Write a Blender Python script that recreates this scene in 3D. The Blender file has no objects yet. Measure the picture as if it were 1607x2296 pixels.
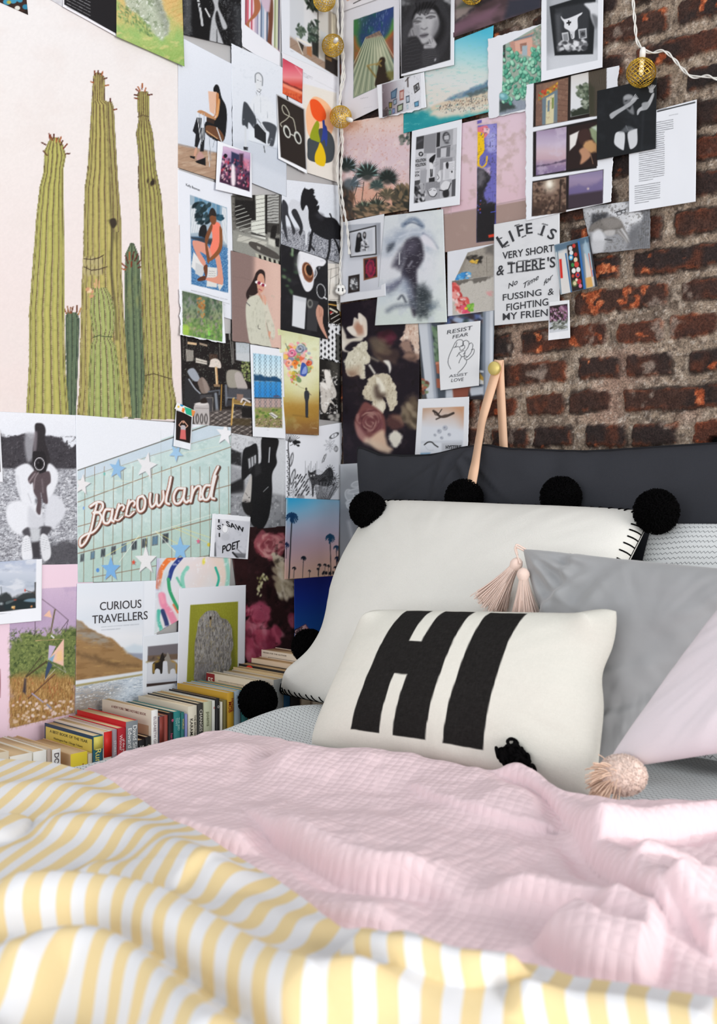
import bpy, bmesh, math, random
import numpy as np
from mathutils import Vector
SC = bpy.context.scene
COL = SC.collection
# ---------------------------------------------------------------- camera
CAM = np.array((1.948, -2.011, 1.05)); FPX = 2500.0; HZ = 1070.0
RT = np.array((.7295, .6840, 0.)); FW = np.array((-.6840, .7295, 0.))
cd = bpy.data.cameras.new('camera'); cam = bpy.data.objects.new('camera', cd); COL.objects.link(cam)
cd.sensor_fit = 'AUTO'; cd.sensor_width = 36.0; cd.lens = FPX/2296*36
cd.shift_y = (HZ-1148)/2296.0
cd.clip_start = .05
cam.location = CAM
cam.rotation_euler = (math.pi/2, 0, math.atan2(-FW[0], FW[1]))
cd.dof.use_dof = True; cd.dof.focus_distance = 2.25; cd.dof.aperture_fstop = 5.6
SC.camera = cam
# ---------------------------------------------------------------- light
w = bpy.data.worlds.new('daylight'); SC.world = w; w.use_nodes = True
bgn = w.node_tree.nodes['Background']
bgn.inputs[0].default_value = (.90, .95, 1.0, 1); bgn.inputs[1].default_value = .66
def area(name, loc, target, sx, sy, power, col):
    l = bpy.data.lights.new(name, 'AREA'); l.shape = 'RECTANGLE'; l.size = sx; l.size_y = sy; l.energy = power; l.color = col
    o = bpy.data.objects.new(name, l); COL.objects.link(o); o.location = loc
    o.rotation_euler = (Vector(target)-Vector(loc)).to_track_quat('-Z', 'Y').to_euler()
    return o
area('window_daylight', (6.6, -1.1, 1.8), (.2, -.6, 1.1), 3.2, 2.6, 235, (1., .985, .96))
area('far_window_daylight', (2.9, -7.0, 1.5), (.4, -.2, 1.1), 3.0, 2.4, 120, (.97, .985, 1.))  # added fill light behind the camera, lifts both walls against the bed
SC.view_settings.view_transform = 'Standard'; SC.view_settings.look = 'None'
SC.view_settings.gamma = 1; SC.view_settings.use_curve_mapping = False
SC.view_settings.exposure = 0.11
# ---------------------------------------------------------------- helpers
rng = np.random.default_rng(7)
def hexc(h):
    if not isinstance(h, str): return np.array(h, float)
    return np.array([int(h[i:i+2], 16)/255 for i in (0, 2, 4)])
def lin(c):
    c = np.asarray(c, float)
    return np.where(c <= .04045, c/12.92, ((np.clip(c, 0, 1)+.055)/1.055)**2.4)
def L4(h): return tuple(lin(hexc(h)))+(1.,)
def ray(px, py):
    px = np.asarray(px, float); py = np.asarray(py, float)
    r = (px-803.5)/FPX; d = (py-HZ)/FPX
    return np.stack([FW[0]+r*RT[0], FW[1]+r*RT[1], -d+0*r], -1)
def on_left(px, py, off=0.):
    d = ray(px, py); t = (off-CAM[0])/d[..., 0]; return CAM+d*t[..., None]
def on_right(px, py, off=0.):
    d = ray(px, py); t = (-off-CAM[1])/d[..., 1]; return CAM+d*t[..., None]
def on_z(px, py, z):
    d = ray(px, py); t = (z-CAM[2])/d[..., 2]; return CAM+d*t[..., None]
def on_y(px, py, y): return on_right(px, py, -y)
def on_x(px, py, x): return on_left(px, py, x)
_LAT = np.random.default_rng(3).random((256, 256))
def vnoise(x, y):
    xi = np.floor(x).astype(int); yi = np.floor(y).astype(int); fx = x-xi; fy = y-yi
    fx = fx*fx*(3-2*fx); fy = fy*fy*(3-2*fy)
    a = _LAT[xi % 256, yi % 256]; b = _LAT[(xi+1) % 256, yi % 256]; c = _LAT[xi % 256, (yi+1) % 256]; d = _LAT[(xi+1) % 256, (yi+1) % 256]
    return (a*(1-fx)+b*fx)*(1-fy)+(c*(1-fx)+d*fx)*fy
def noise(x, y, sc, seed=0, octv=3):
    v = 0; a = 1.; tot = 0
    for o in range(octv):
        v = v+a*(vnoise(x/sc+seed*17.3+o*5.1, y/sc+seed*9.7+o*3.3)*2-1); tot += a; a *= .55; sc = sc*.5
    return v/tot
def sdf_poly(px, py, pts):
    pts = np.asarray(pts, float).reshape(-1, 2); n = len(pts)
    d = np.full(px.shape, 1e18); s = np.zeros(px.shape, bool)
    for i in range(n):
        ax, ay = pts[i]; bx, by = pts[i-1]
        ex, ey = bx-ax, by-ay; wx, wy = px-ax, py-ay
        h = np.clip((wx*ex+wy*ey)/(ex*ex+ey*ey+1e-12), 0, 1)
        d = np.minimum(d, (wx-ex*h)**2+(wy-ey*h)**2)
        c = ((ay > py) != (by > py))
        if abs(by-ay) > 1e-9: s ^= c & (px < ex*(py-ay)/(by-ay)+ax)
    d = np.sqrt(d); return np.where(s, -d, d)
def dist_line(px, py, pts):
    pts = np.asarray(pts, float).reshape(-1, 2); d = np.full(px.shape, 1e18)
    for i in range(len(pts)-1):
        ax, ay = pts[i]; bx, by = pts[i+1]; ex, ey = bx-ax, by-ay; wx, wy = px-ax, py-ay
        h = np.clip((wx*ex+wy*ey)/(ex*ex+ey*ey+1e-12), 0, 1)
        d = np.minimum(d, (wx-ex*h)**2+(wy-ey*h)**2)
    return np.sqrt(d)
def sstep(a, b, x):
    t = np.clip((x-a)/(b-a), 0, 1); return t*t*(3-2*t)
def spline(pts, n=12):
    pts = np.asarray(pts, float); P = np.vstack([2*pts[0]-pts[1], pts, 2*pts[-1]-pts[-2]]); out = []
    for i in range(1, len(P)-2):
        t = np.linspace(0, 1, n, endpoint=False)[:, None]
        p0, p1, p2, p3 = P[i-1], P[i], P[i+1], P[i+2]
        out.append(.5*((2*p1)+(-p0+p2)*t+(2*p0-5*p1+4*p2-p3)*t*t+(-p0+3*p1-3*p2+p3)*t**3))
    out.append(P[-2:-1]); return np.vstack(out)
# mesh building -------------------------------------------------------------
def link(name, me, mats, parent=None, loc=None):
    o = bpy.data.objects.new(name, me); COL.objects.link(o)
    for m in (mats if isinstance(mats, (list, tuple)) else [mats]): me.materials.append(m)
    if parent is not None: o.parent = parent
    if loc is not None: o.location = loc
    return o
def mesh_np(name, V, F, col=None, smooth=True, uv=None, mi=None):
    """V (n,3); F list of (m,k) int arrays"""
    me = bpy.data.meshes.new(name); V = np.ascontiguousarray(V, np.float32)
    Fs = [np.asarray(f, np.int32) for f in (F if isinstance(F, list) else [F]) if len(f)]
    me.vertices.add(len(V)); me.vertices.foreach_set('co', V.ravel())
    nl = sum(f.size for f in Fs); nf = sum(len(f) for f in Fs)
    lv = np.concatenate([f.ravel() for f in Fs]); me.loops.add(nl); me.loops.foreach_set('vertex_index', lv)
    st = []; k = 0
    for f in Fs:
        st.append(k+np.arange(len(f))*f.shape[1]); k += f.size
    me.polygons.add(nf); me.polygons.foreach_set('loop_start', np.concatenate(st).astype(np.int32))
    if mi is not None: me.polygons.foreach_set('material_index', np.asarray(mi, np.int32))
    if smooth: me.polygons.foreach_set('use_smooth', np.ones(nf, bool))
    me.update(calc_edges=True)
    if col is not None:
        a = me.color_attributes.new('Col', 'FLOAT_COLOR', 'POINT')
        a.data.foreach_set('color', np.hstack([col, np.ones((len(col), 1))]).astype(np.float32).ravel())
    if uv is not None:
        u = me.uv_layers.new(name='UVMap'); u.data.foreach_set('uv', np.asarray(uv, np.float32)[lv].ravel())
    return me
def grid_faces(nu, nv, base=0, flip=False):
    i = np.arange(nu-1)[None, :]; j = np.arange(nv-1)[:, None]; a = base+j*nu+i
    q = np.stack([a, a+1, a+1+nu, a+nu], -1).reshape(-1, 4)
    return q[:, ::-1] if flip else q
class MB:
    """collects shapes for one mesh"""
    def __init__(s): s.V = []; s.F = []; s.n = 0; s.C = []
    def add(s, V, F, col=None):
        V = np.asarray(V, float)
        for f in (F if isinstance(F, list) else [F]): s.F.append(np.asarray(f, int)+s.n)
        s.V.append(V); s.n += len(V)
        s.C.append(np.tile(np.zeros(3) if col is None else lin(hexc(col)), (len(V), 1)))
    def box(s, lo, hi, col=None, bev=0):
        lo = np.array(lo, float); hi = np.array(hi, float)
        if bev <= 0:
            V = [(x, y, z) for z in (lo[2], hi[2]) for y in (lo[1], hi[1]) for x in (lo[0], hi[0])]
            s.add(V, np.array([(0, 2, 3, 1), (4, 5, 7, 6), (0, 1, 5, 4), (2, 6, 7, 3), (0, 4, 6, 2), (1, 3, 7, 5)]), col); return
        bm = bmesh.new(); bmesh.ops.create_cube(bm, size=1)
        for v in bm.verts: v.co = Vector([(lo[i]+hi[i])/2+v.co[i]*(hi[i]-lo[i]) for i in range(3)])
        bmesh.ops.bevel(bm, geom=bm.edges[:], offset=bev, segments=2, profile=.5, affect='EDGES')
        bm.verts.index_update(); s.bm(bm, col)
    def bm(s, bm, col=None):
        V = [tuple(v.co) for v in bm.verts]; by = {}
        for f in bm.faces: by.setdefault(len(f.verts), []).append([v.index for v in f.verts])
        s.add(V, [np.array(f) for f in by.values()], col); bm.free()
    def tube(s, path, r, k=6, col=None, cap=True):
        P = np.asarray(path, float); n = len(P); R = np.broadcast_to(np.asarray(r, float), (n,))
        T = np.gradient(P, axis=0); T /= np.linalg.norm(T, axis=1)[:, None]+1e-12
        ref = np.array((0, 0, 1.)) if abs(T[0][2]) < .9 else np.array((1., 0, 0))
        N = np.zeros_like(P); a = np.cross(T[0], ref); a /= np.linalg.norm(a)
        for i in range(n):
            a = a-T[i]*np.dot(a, T[i]); a /= np.linalg.norm(a)+1e-12; N[i] = a
        B = np.cross(T, N); th = np.arange(k)*2*math.pi/k
        V = P[:, None]+R[:, None, None]*(np.cos(th)[None, :, None]*N[:, None]+np.sin(th)[None, :, None]*B[:, None])
        V = V.reshape(-1, 3); i = np.arange(n-1)[:, None]*k; j = np.arange(k)[None, :]; j2 = (j+1) % k
        F = [np.stack([i+j, i+j2, i+k+j2, i+k+j], -1).reshape(-1, 4)]
        if cap: F += [np.arange(k)[::-1][None], (np.arange(k)+(n-1)*k)[None]]
        s.add(V, F, col)
    def lathe(s, prof, origin, axis, k=24, col=None):
        ax = np.array(axis, float); ax /= np.linalg.norm(ax); ref = np.array((0, 0, 1.)) if abs(ax[2]) < .9 else np.array((1., 0, 0))
        u = np.cross(ax, ref); u /= np.linalg.norm(u); v = np.cross(ax, u); th = np.arange(k)*2*math.pi/k
        V = [np.array(origin)+ax*h+r*(math.cos(t)*u+math.sin(t)*v) for r, h in prof for t in th]
        n = len(prof); i = np.arange(n-1)[:, None]*k; j = np.arange(k)[None, :]; j2 = (j+1) % k
        s.add(V, [np.stack([i+j, i+j2, i+k+j2, i+k+j], -1).reshape(-1, 4), np.arange(k)[::-1][None], (np.arange(k)+(n-1)*k)[None]], col)
    def build(s, name, mat, parent=None, smooth=True, loc=None, world=True):
        V = np.vstack(s.V)
        if parent is not None and world: V = V-np.array(parent.location)
        if loc is not None: V = V-np.array(loc)
        by = {}
        for f in s.F: by.setdefault(f.shape[1], []).append(f)
        me = mesh_np(name, V, [np.vstack(f) for f in by.values()], np.vstack(s.C), smooth)
        return link(name, me, mat, parent, loc)
def tag(o, label=None, cat=None, group=None, kind=None):
    if label: o['label'] = label
    if cat: o['category'] = cat
    if group: o['group'] = group
    if kind: o['kind'] = kind
    return o
def empty(name, loc, label, cat, group=None):
    o = bpy.data.objects.new(name, None); COL.objects.link(o); o.location = tuple(loc); o.empty_display_size = .05
    return tag(o, label, cat, group)
# materials -------------------------------------------------------------
class NT:
    def __init__(s, name, rough=.7, spec=.25):
        s.m = bpy.data.materials.new(name); s.m.use_nodes = True; s.t = s.m.node_tree; s.b = s.t.nodes['Principled BSDF']
        s.b.inputs['Roughness'].default_value = rough; s.b.inputs['Specular IOR Level'].default_value = spec
    def n(s, typ, **kw):
        nd = s.t.nodes.new('ShaderNode'+typ)
        for k, v in kw.items():
            if k.startswith('i_'): nd.inputs[int(k[2:])].default_value = v
            else: setattr(nd, k, v)
        return nd
    def l(s, a, b): s.t.links.new(a, b)
    def val(s, x, sock):
        if isinstance(x, (int, float)): sock.default_value = x
        else: s.l(x, sock)
    def math(s, op, a, b=0., c=0.):
        nd = s.n('Math', operation=op); s.val(a, nd.inputs[0]); s.val(b, nd.inputs[1]); s.val(c, nd.inputs[2]); return nd.outputs[0]
    def mix(s, fac, a, b, blend='MIX'):
        nd = s.n('Mix', data_type='RGBA', blend_type=blend); s.val(fac, nd.inputs[0])
        for x, i in ((a, 6), (b, 7)):
            if isinstance(x, tuple): nd.inputs[i].default_value = x
            else: s.l(x, nd.inputs[i])
        return nd.outputs[2]
    def noise(s, scale, vec=None, detail=3, rough=.55):
        nd = s.n('TexNoise'); nd.inputs['Scale'].default_value = scale; nd.inputs['Detail'].default_value = detail; nd.inputs['Roughness'].default_value = rough
        if vec is not None: s.l(vec, nd.inputs['Vector'])
        return nd.outputs[0]
    def bump(s, h, strength=.3, dist=.002, chain=None):
        nd = s.n('Bump'); nd.inputs['Strength'].default_value = strength; nd.inputs['Distance'].default_value = dist; s.l(h, nd.inputs['Height'])
        if chain is not None: s.l(chain, nd.inputs['Normal'])
        s.l(nd.outputs[0], s.b.inputs['Normal']); return nd.outputs[0]
    def color(s, c):
        if isinstance(c, str): s.b.inputs['Base Color'].default_value = L4(c)
        else: s.l(c, s.b.inputs['Base Color'])
    def obj(s): return s.n('TexCoord').outputs['Object']
    def uv(s): return s.n('TexCoord').outputs['UV']
    def sep(s, v):
        nd = s.n('SeparateXYZ'); s.l(v, nd.inputs[0]); return nd.outputs
def cloth(name, col, weave=900, bump=.25, var=.06, rough=.85, sheen=.0, attr=False, uvw=False):
    t = NT(name, rough, .15); co = t.uv() if uvw else t.obj(); nz = t.noise(6, co, 4); n2 = t.noise(weave, co, 2)
    if attr:
        a = t.n('VertexColor', layer_name='Col').outputs[0]
    else: a = L4(col)
    dark = t.mix(t.math('MULTIPLY', nz, var*2), a, (0, 0, 0, 1)); c = t.mix(t.math('MULTIPLY', n2, var*1.5), dark, (0, 0, 0, 1))
    t.color(c); t.bump(n2, bump, .0012)
    if sheen: t.b.inputs['Sheen Weight'].default_value = sheen
    return t.m
def plain(name, col, rough=.5, metal=0., spec=.3, nscale=40, var=.1):
    t = NT(name, rough, spec); t.b.inputs['Metallic'].default_value = metal
    t.color(t.mix(t.math('MULTIPLY', t.noise(nscale, t.obj()), var), L4(col), (0, 0, 0, 1))); return t.m
def attr_mat(name, rough=.5, spec=.25, nscale=300, bump=.05):
    t = NT(name, rough, spec); a = t.n('VertexColor', layer_name='Col').outputs[0]; t.color(a)
    t.bump(t.noise(nscale, t.obj()), bump, .0006); return t.m
# ================================================================ the room
def slab(name, lo, hi, mat):
    b = MB(); b.box(lo, hi); return tag(b.build(name, mat, smooth=False), kind='structure')
t = NT('boards', .5); co = t.obj(); nb = t.n('TexBrick'); nb.inputs['Scale'].default_value = 1.; nb.inputs['Color1'].default_value = L4('b08a62'); nb.inputs['Color2'].default_value = L4('9c7650'); nb.inputs['Mortar'].default_value = L4('4a3524')
nb.inputs['Mortar Size'].default_value = .004; nb.inputs['Brick Width'].default_value = 1.4; nb.inputs['Row Height'].default_value = .12; t.l(co, nb.inputs['Vector'])
t.color(t.mix(t.math('MULTIPLY', t.noise(30, co), .3), nb.outputs[0], L4('5a3d25'))); M_floor = t.m
slab('floor', (-.1, -3.6, -.06), (3.6, .1, 0), M_floor)
t = NT('white_plaster', .8); t.color(t.mix(t.math('MULTIPLY', t.noise(12, t.obj()), .06), L4('e6e5e6'), L4('c9c4bd'))); t.bump(t.noise(120, t.obj()), .1, .001); M_plaster = t.m
slab('wall_left', (-.12, -3.6, 0), (0, 0, 2.75), M_plaster)
b = MB(); b.box((0, -.25, 0), (.015, -3.6, .12)); tag(b.build('baseboard_left', M_plaster, smooth=False), kind='structure')
# the old brick wall: real relief, every brick and joint worked into one surface
def brick_wall():
    xs = np.concatenate([np.arange(-.12, 1.36, .0032), np.linspace(1.37, 3.6, 130)]); zs = np.concatenate([np.linspace(0, .84, 50), np.arange(.845, 2.30, .0032), np.linspace(2.31, 2.75, 40)])
    X, Z = np.meshgrid(xs, zs)
    wob = noise(X, Z, .25, 1, 2)*.006
    zz = Z+wob-.012*np.sin(X*2.1); P = .068; L = .24
    k = np.floor((zz-1.296)/P).astype(int); fz = (zz-1.296)/P-k
    odd = (k % 2); off = np.where(odd == 0, .55, .67)+((k*37 % 11)-5)*.004
    xx = X+noise(X, Z, .2, 4, 2)*.008
    n = np.floor((xx-off)/L).astype(int); fx = (xx-off)/L-n
    hid = ((k*7349+n*9151) % 997)/997.; hid2 = ((k*3571+n*5227) % 883)/883.
    hw = .045-.004*hid2; hl = .214-.012*hid
    split = (hid2 > .84)
    dx = np.where(split, np.abs(np.abs(fx-.5)*L-hl*.27)-hl*.23, np.abs(fx-.5)*L-hl/2); dz = np.abs(fz-.5)*P-hw/2
    r = .007
    d = np.minimum(np.maximum(dx+r, dz+r), 0)+np.sqrt(np.maximum(dx+r, 0)**2+np.maximum(dz+r, 0)**2)-r
    d = d+noise(X, Z, .03, 7, 4)*.0060+noise(X, Z, .010, 8, 3)*.0045
    inb = sstep(.003, -.003, d)
    big = noise(X, Z, .09, 11, 3); fine = noise(X, Z, .012, 12, 3); vf = noise(X, Z, .006, 13, 2)
    H = inb*(.007+.004*(hid-.5))+fine*.0022+vf*.0012+(1-inb)*noise(X, Z, .02, 14, 3)*.0042
    # colour: the bricks' own colours, chips and mortar smears
    def mixc(a, bb, f): return a*(1-f[..., None])+hexc(bb)*f[..., None]
    c = np.broadcast_to(hexc('4a322a'), X.shape+(3,)).copy()
    c = mixc(c, '352927', sstep(.45, .75, hid)); c = mixc(c, '5e3629', sstep(.35, .1, hid)*.9)
    c = mixc(c, '2c2524', sstep(.0, .5, big)*.8); c = mixc(c, '7a3e28', sstep(.15, .55, noise(X, Z, .06, 17, 3)-.12*hid)*.6)
    c = mixc(c, '3f2a24', sstep(.1, .5, fine)*.5)
    chip = sstep(.47, .60, noise(X, Z, .028, 19, 3)+.35*noise(X, Z, .2, 20, 1)); c = mixc(c, 'b95a34', chip*.9); c = mixc(c, 'e08a5c', chip*sstep(.1, .4, vf))
    smear = sstep(.38, .62, noise(X, Z, .04, 23, 4)+.5*noise(X, Z, .15, 24, 2)-.1); c = mixc(c, 'a39488', smear*.75)
    edge = sstep(-.010, 0, d)*sstep(.0, .5, noise(X, Z, .02, 29, 3)+.15); c = mixc(c, 'a8512f', edge*.55)
    m = np.broadcast_to(hexc('a4917f'), X.shape+(3,)).copy()
    m = mixc(m, '7d6d60', sstep(-.1, .5, noise(X, Z, .05, 31, 3))); m = mixc(m, 'c6b5a4', sstep(.1, .5, fine)*.8); m = mixc(m, '5b4d44', sstep(.2, .55, noise(X, Z, .011, 33, 3))*.8)
    m = mixc(m, 'b98f7e', sstep(.2, .6, noise(X, Z, .18, 35, 2))*.5); m = mixc(m, 'd9cfc4', sstep(.35, .6, vf)*.6)
    c = c*inb[..., None]+m*(1-inb[..., None])
    c = mixc(c, '2c2320', sstep(.0045, .001, np.abs(d-.002))*sstep(-.1, .4, noise(X, Z, .07, 37, 2))*.7)
    hole = np.hypot(X-.985, Z-1.118) < .011
    H = np.where(hole, -.02, H); c = np.where(hole[..., None], .04, c)
    V = np.stack([X, -(H-.008), Z], -1).reshape(-1, 3)
    me = mesh_np('wall_right', V, grid_faces(len(xs), len(zs)), lin(c.reshape(-1, 3)))
    t = NT('old_brick', .8, .3); a = t.n('VertexColor', layer_name='Col').outputs[0]; co = t.obj(); nz = t.noise(260, co, 6, .75); rp = t.n('ValToRGB'); rp.color_ramp.elements[0].position = .36; rp.color_ramp.elements[1].position = .66; t.l(nz, rp.inputs[0])
    t.color(t.mix(.62, a, rp.outputs[0], 'OVERLAY')); t.bump(nz, .8, .003)
    return tag(link('wall_right', me, t.m), kind='structure')
brick_wall()
# ================================================================ bed
M_base = cloth('bed_base_fabric', '8b8a88', 700); M_matt = cloth('mattress_ticking', 'e4e2de', 700)
M_wood = plain('ledge_wood', 'a98256', .5)
bed = empty('bed', (1.07, -1.05, 0), 'fabric covered bed frame under the mattress against the brick wall', 'bed')
b = MB(); b.box((.30, -2.0, .10), (1.84, -.10, .33), bev=.015); b.build('bed_frame', M_base, bed)
for x in (.36, 1.78):
    for y in (-1.92, -.18):
        b = MB(); b.lathe([(.03, 0), (.03, .1), (.026, .11)], (x, y, 0), (0, 0, 1), 16); b.build('leg', M_wood, bed)
b = MB(); b.box((.295, -2.0, .332), (1.845, -.10, .565), bev=.05)
tag(b.build('mattress', M_matt), 'thick white mattress lying on the bed frame under the sheet', 'mattress')
def zigzag(name, base, line, uvw=False, p=.0105, amp=.004, per=.009, wid=.065, wob=.0):
    t = NT(name, .85, .15); s = t.sep(t.uv() if uvw else t.obj()); co = t.uv() if uvw else t.obj()
    u = t.math('ADD', s[0], t.math('MULTIPLY', t.noise(9, co), .03)); v = t.math('ADD', s[1], t.math('MULTIPLY', t.noise(4, co), .02))
    tri = t.math('PINGPONG', u, per/2); tri = t.math('MULTIPLY', tri, amp/(per/2))
    fr = t.math('FRACT', t.math('DIVIDE', t.math('ADD', v, tri), p)); d = t.math('ABSOLUTE', t.math('SUBTRACT', fr, .5))
    on = t.math('LESS_THAN', d, wid); on = t.math('MULTIPLY', on, .85)
    t.color(t.mix(on, L4(base), L4(line))); t.bump(t.noise(700, co), .2, .001); return t.m
M_sheet = zigzag('zigzag_sheet', 'e6e9ea', '45484e')
M_case = zigzag('zigzag_pillowcase', 'e8eaea', '45484e', True)
def rounded_sheet():
    lo = np.array((.285, -2.02)); hi = np.array((1.855, -.09)); n = 150
    g = (np.linspace(0, 1, n)-.5)*2; e = np.sign(g)*(1-(1-np.abs(g))**1.6)
    X, Y = np.meshgrid((e+1)/2*(hi[0]-lo[0])+lo[0], (e+1)/2*(hi[1]-lo[1])+lo[1])
    d = np.minimum(np.minimum(X-lo[0], hi[0]-X), np.minimum(Y-lo[1], hi[1]-Y)); R = .07
    z = .572-R+np.sqrt(np.maximum(R*R-np.maximum(R-d, 0)**2, 0)); z = z-(d < .004)*.10
    px_near = np.exp(-(((X-.30)/.10)**2+((Y+.50)/.16)**2)); z = z+px_near*.028*(d > .004)
    z = z+.004*noise(X, Y, .12, 3, 3)
    V = np.stack([X, Y, z], -1).reshape(-1, 3); me = mesh_np('fitted_sheet', V, grid_faces(n, n))
    return tag(link('fitted_sheet', me, M_sheet), 'pale grey fitted sheet with thin dark zigzag lines stretched over the mattress', 'sheet')
rounded_sheet()
ZR = [.622]
def wline(pts, z=None):
    z = z or ZR[0]
    p = np.array(pts, float).reshape(-1, 2); return spline(on_z(p[:, 0], p[:, 1], z)[:, :2], 6)
def roll(X, Y, pts, h, rise, decay, z=None, taper=.12):
    """cloth rolled over itself: rises steeply from a crease, then sinks away on the far side"""
    L = wline(pts, z); best = np.full(X.shape, 1e9); sg = np.zeros(X.shape); tt = np.zeros(X.shape); n = len(L)-1
    for i in range(n):
        a = L[i]; e = L[i+1]-a; wx = X-a[0]; wy = Y-a[1]; hh = np.clip((wx*e[0]+wy*e[1])/(e@e+1e-12), 0, 1)
        dd = np.hypot(wx-e[0]*hh, wy-e[1]*hh); m = dd < best; best = np.where(m, dd, best)
        cs = np.sign(e[0]*(CAM[1]-a[1])-e[1]*(CAM[0]-a[0])); sg = np.where(m, -np.sign(e[0]*wy-e[1]*wx)*cs, sg); tt = np.where(m, (i+hh)/n, tt)
    d = best*sg; up = np.where(d > 0, np.sqrt(np.clip(1-(1-np.clip(d/rise, 0, 1))**2, 0, 1)), 0)*np.exp(-np.maximum(d-rise, 0)/decay)
    dip = -.22*np.exp(-((d+.012)/.016)**2); end = sstep(0, taper, tt)*sstep(1, 1-taper, tt)
    return h*(up+dip)*end
def ridge(X, Y, pts, h, wf, wb, z=None, taper=.15):
    """soft fold along a line; wf = width towards the camera side, wb = far side"""
    L = wline(pts, z); best = np.full(X.shape, 1e9); sg = np.zeros(X.shape); tt = np.zeros(X.shape); n = len(L)-1
    for i in range(n):
        a = L[i]; e = L[i+1]-a; wx = X-a[0]; wy = Y-a[1]; hh = np.clip((wx*e[0]+wy*e[1])/(e@e+1e-12), 0, 1)
        dd = np.hypot(wx-e[0]*hh, wy-e[1]*hh); m = dd < best; best = np.where(m, dd, best)
        sg = np.where(m, np.sign(e[0]*wy-e[1]*wx), sg); tt = np.where(m, (i+hh)/n, tt)
    # front side is where the camera lies
    a = L[n//2]; e = L[min(n//2+1, n)]-a; cs = np.sign(e[0]*(CAM[1]-a[1])-e[1]*(CAM[0]-a[0]))
    wdt = np.where(sg == cs, wf, wb)
    end = sstep(0, taper, tt)*sstep(1, 1-taper, tt) if taper > 0 else 1
    return h*np.exp(-(best/wdt)**2)*end
def cloth_field(name, top, bot, nu, nv, zf, hem, z0=.6, skirt=None):
    T = spline(np.array(top, float).reshape(-1, 2), 30); Bt = spline(np.array(bot, float).reshape(-1, 2), 30)
    def res(P, n):
        d = np.r_[0, np.cumsum(np.linalg.norm(np.diff(P, axis=0), axis=1))]; s = np.linspace(0, d[-1], n); return np.stack([np.interp(s, d, P[:, i]) for i in (0, 1)], -1)
    T = on_z(*res(T, nu).T, z0)[:, :2]; Bt = on_z(*res(Bt, nu).T, z0)[:, :2]
    v = np.linspace(0, 1, nv)**1.15; P = T[None]*(1-v[:, None, None])+Bt[None]*v[:, None, None]
    X, Y = P[..., 0], P[..., 1]
    edge = np.minimum(np.linalg.norm(P-T[None], axis=-1), np.linalg.norm(P-P[:, :1], axis=-1))
    Z = zf(X, Y)
    rh = np.sqrt(np.clip(1-(1-np.clip(edge/hem, 0, 1))**2, 0, 1))
    return X, Y, Z, rh, edge
# ---- pink quilt
def quilt_z(X, Y):
    z0 = .603; z = z0+0*X
    z = z+ridge(X, Y, (215, 1745, 330, 1700, 480, 1668, 620, 1675), .016, .09, .05)+ridge(X, Y, (560, 1690, 700, 1690, 900, 1705, 1050, 1735, 1150, 1775, 1230, 1850), .030, .10, .035)
    z = z+roll(X, Y, (1080, 1735, 1190, 1775, 1262, 1835, 1330, 1915, 1420, 2005, 1530, 2095), .030, .022, .16)
    z = z+roll(X, Y, (520, 1775, 600, 1845, 700, 1905, 800, 1945, 940, 1968, 1060, 2005), .036, .020, .14, taper=.3)
    z = z+roll(X, Y, (290, 1815, 400, 1852, 500, 1872, 600, 1880), .020, .02, .09, taper=.3)
    z = z+roll(X, Y, (1180, 2070, 1270, 2118, 1340, 2142, 1470, 2165), .042, .045, .05)
    z = z+roll(X, Y, (1325, 1908, 1440, 1880, 1530, 1860, 1620, 1842, 1780, 1820), .030, .022, .06)
    z = z+roll(X, Y, (1330, 1990, 1450, 1975, 1600, 1950), .012, .02, .06)
    z = z+roll(X, Y, (620, 1965, 740, 2025, 830, 2045, 960, 2055), .022, .022, .07, taper=.35)
    z = z+roll(X, Y, (1480, 2040, 1540, 2075, 1580, 2110, 1650, 2120), .026, .02, .05)
    z = z+roll(X, Y, (900, 1745, 1000, 1795, 1130, 1832, 1270, 1850), .009, .008, .035)
    z = z+ridge(X, Y, (960, 1990, 1100, 1990, 1205, 1998, 1300, 2018, 1400, 2042, 1500, 2095, 1620, 2180), .034, .020, .05, taper=.3)
    z = z+ridge(X, Y, (1400, 1960, 1520, 1985, 1640, 2040, 1760, 2100), .022, .05, .05)
    z = z-np.clip(.30-X, 0, .2)*1.2+.007*noise(X, Y, .12, 5, 3)+.0034*noise(X+Y*.4, Y, .035, 6, 2)
    return z
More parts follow.
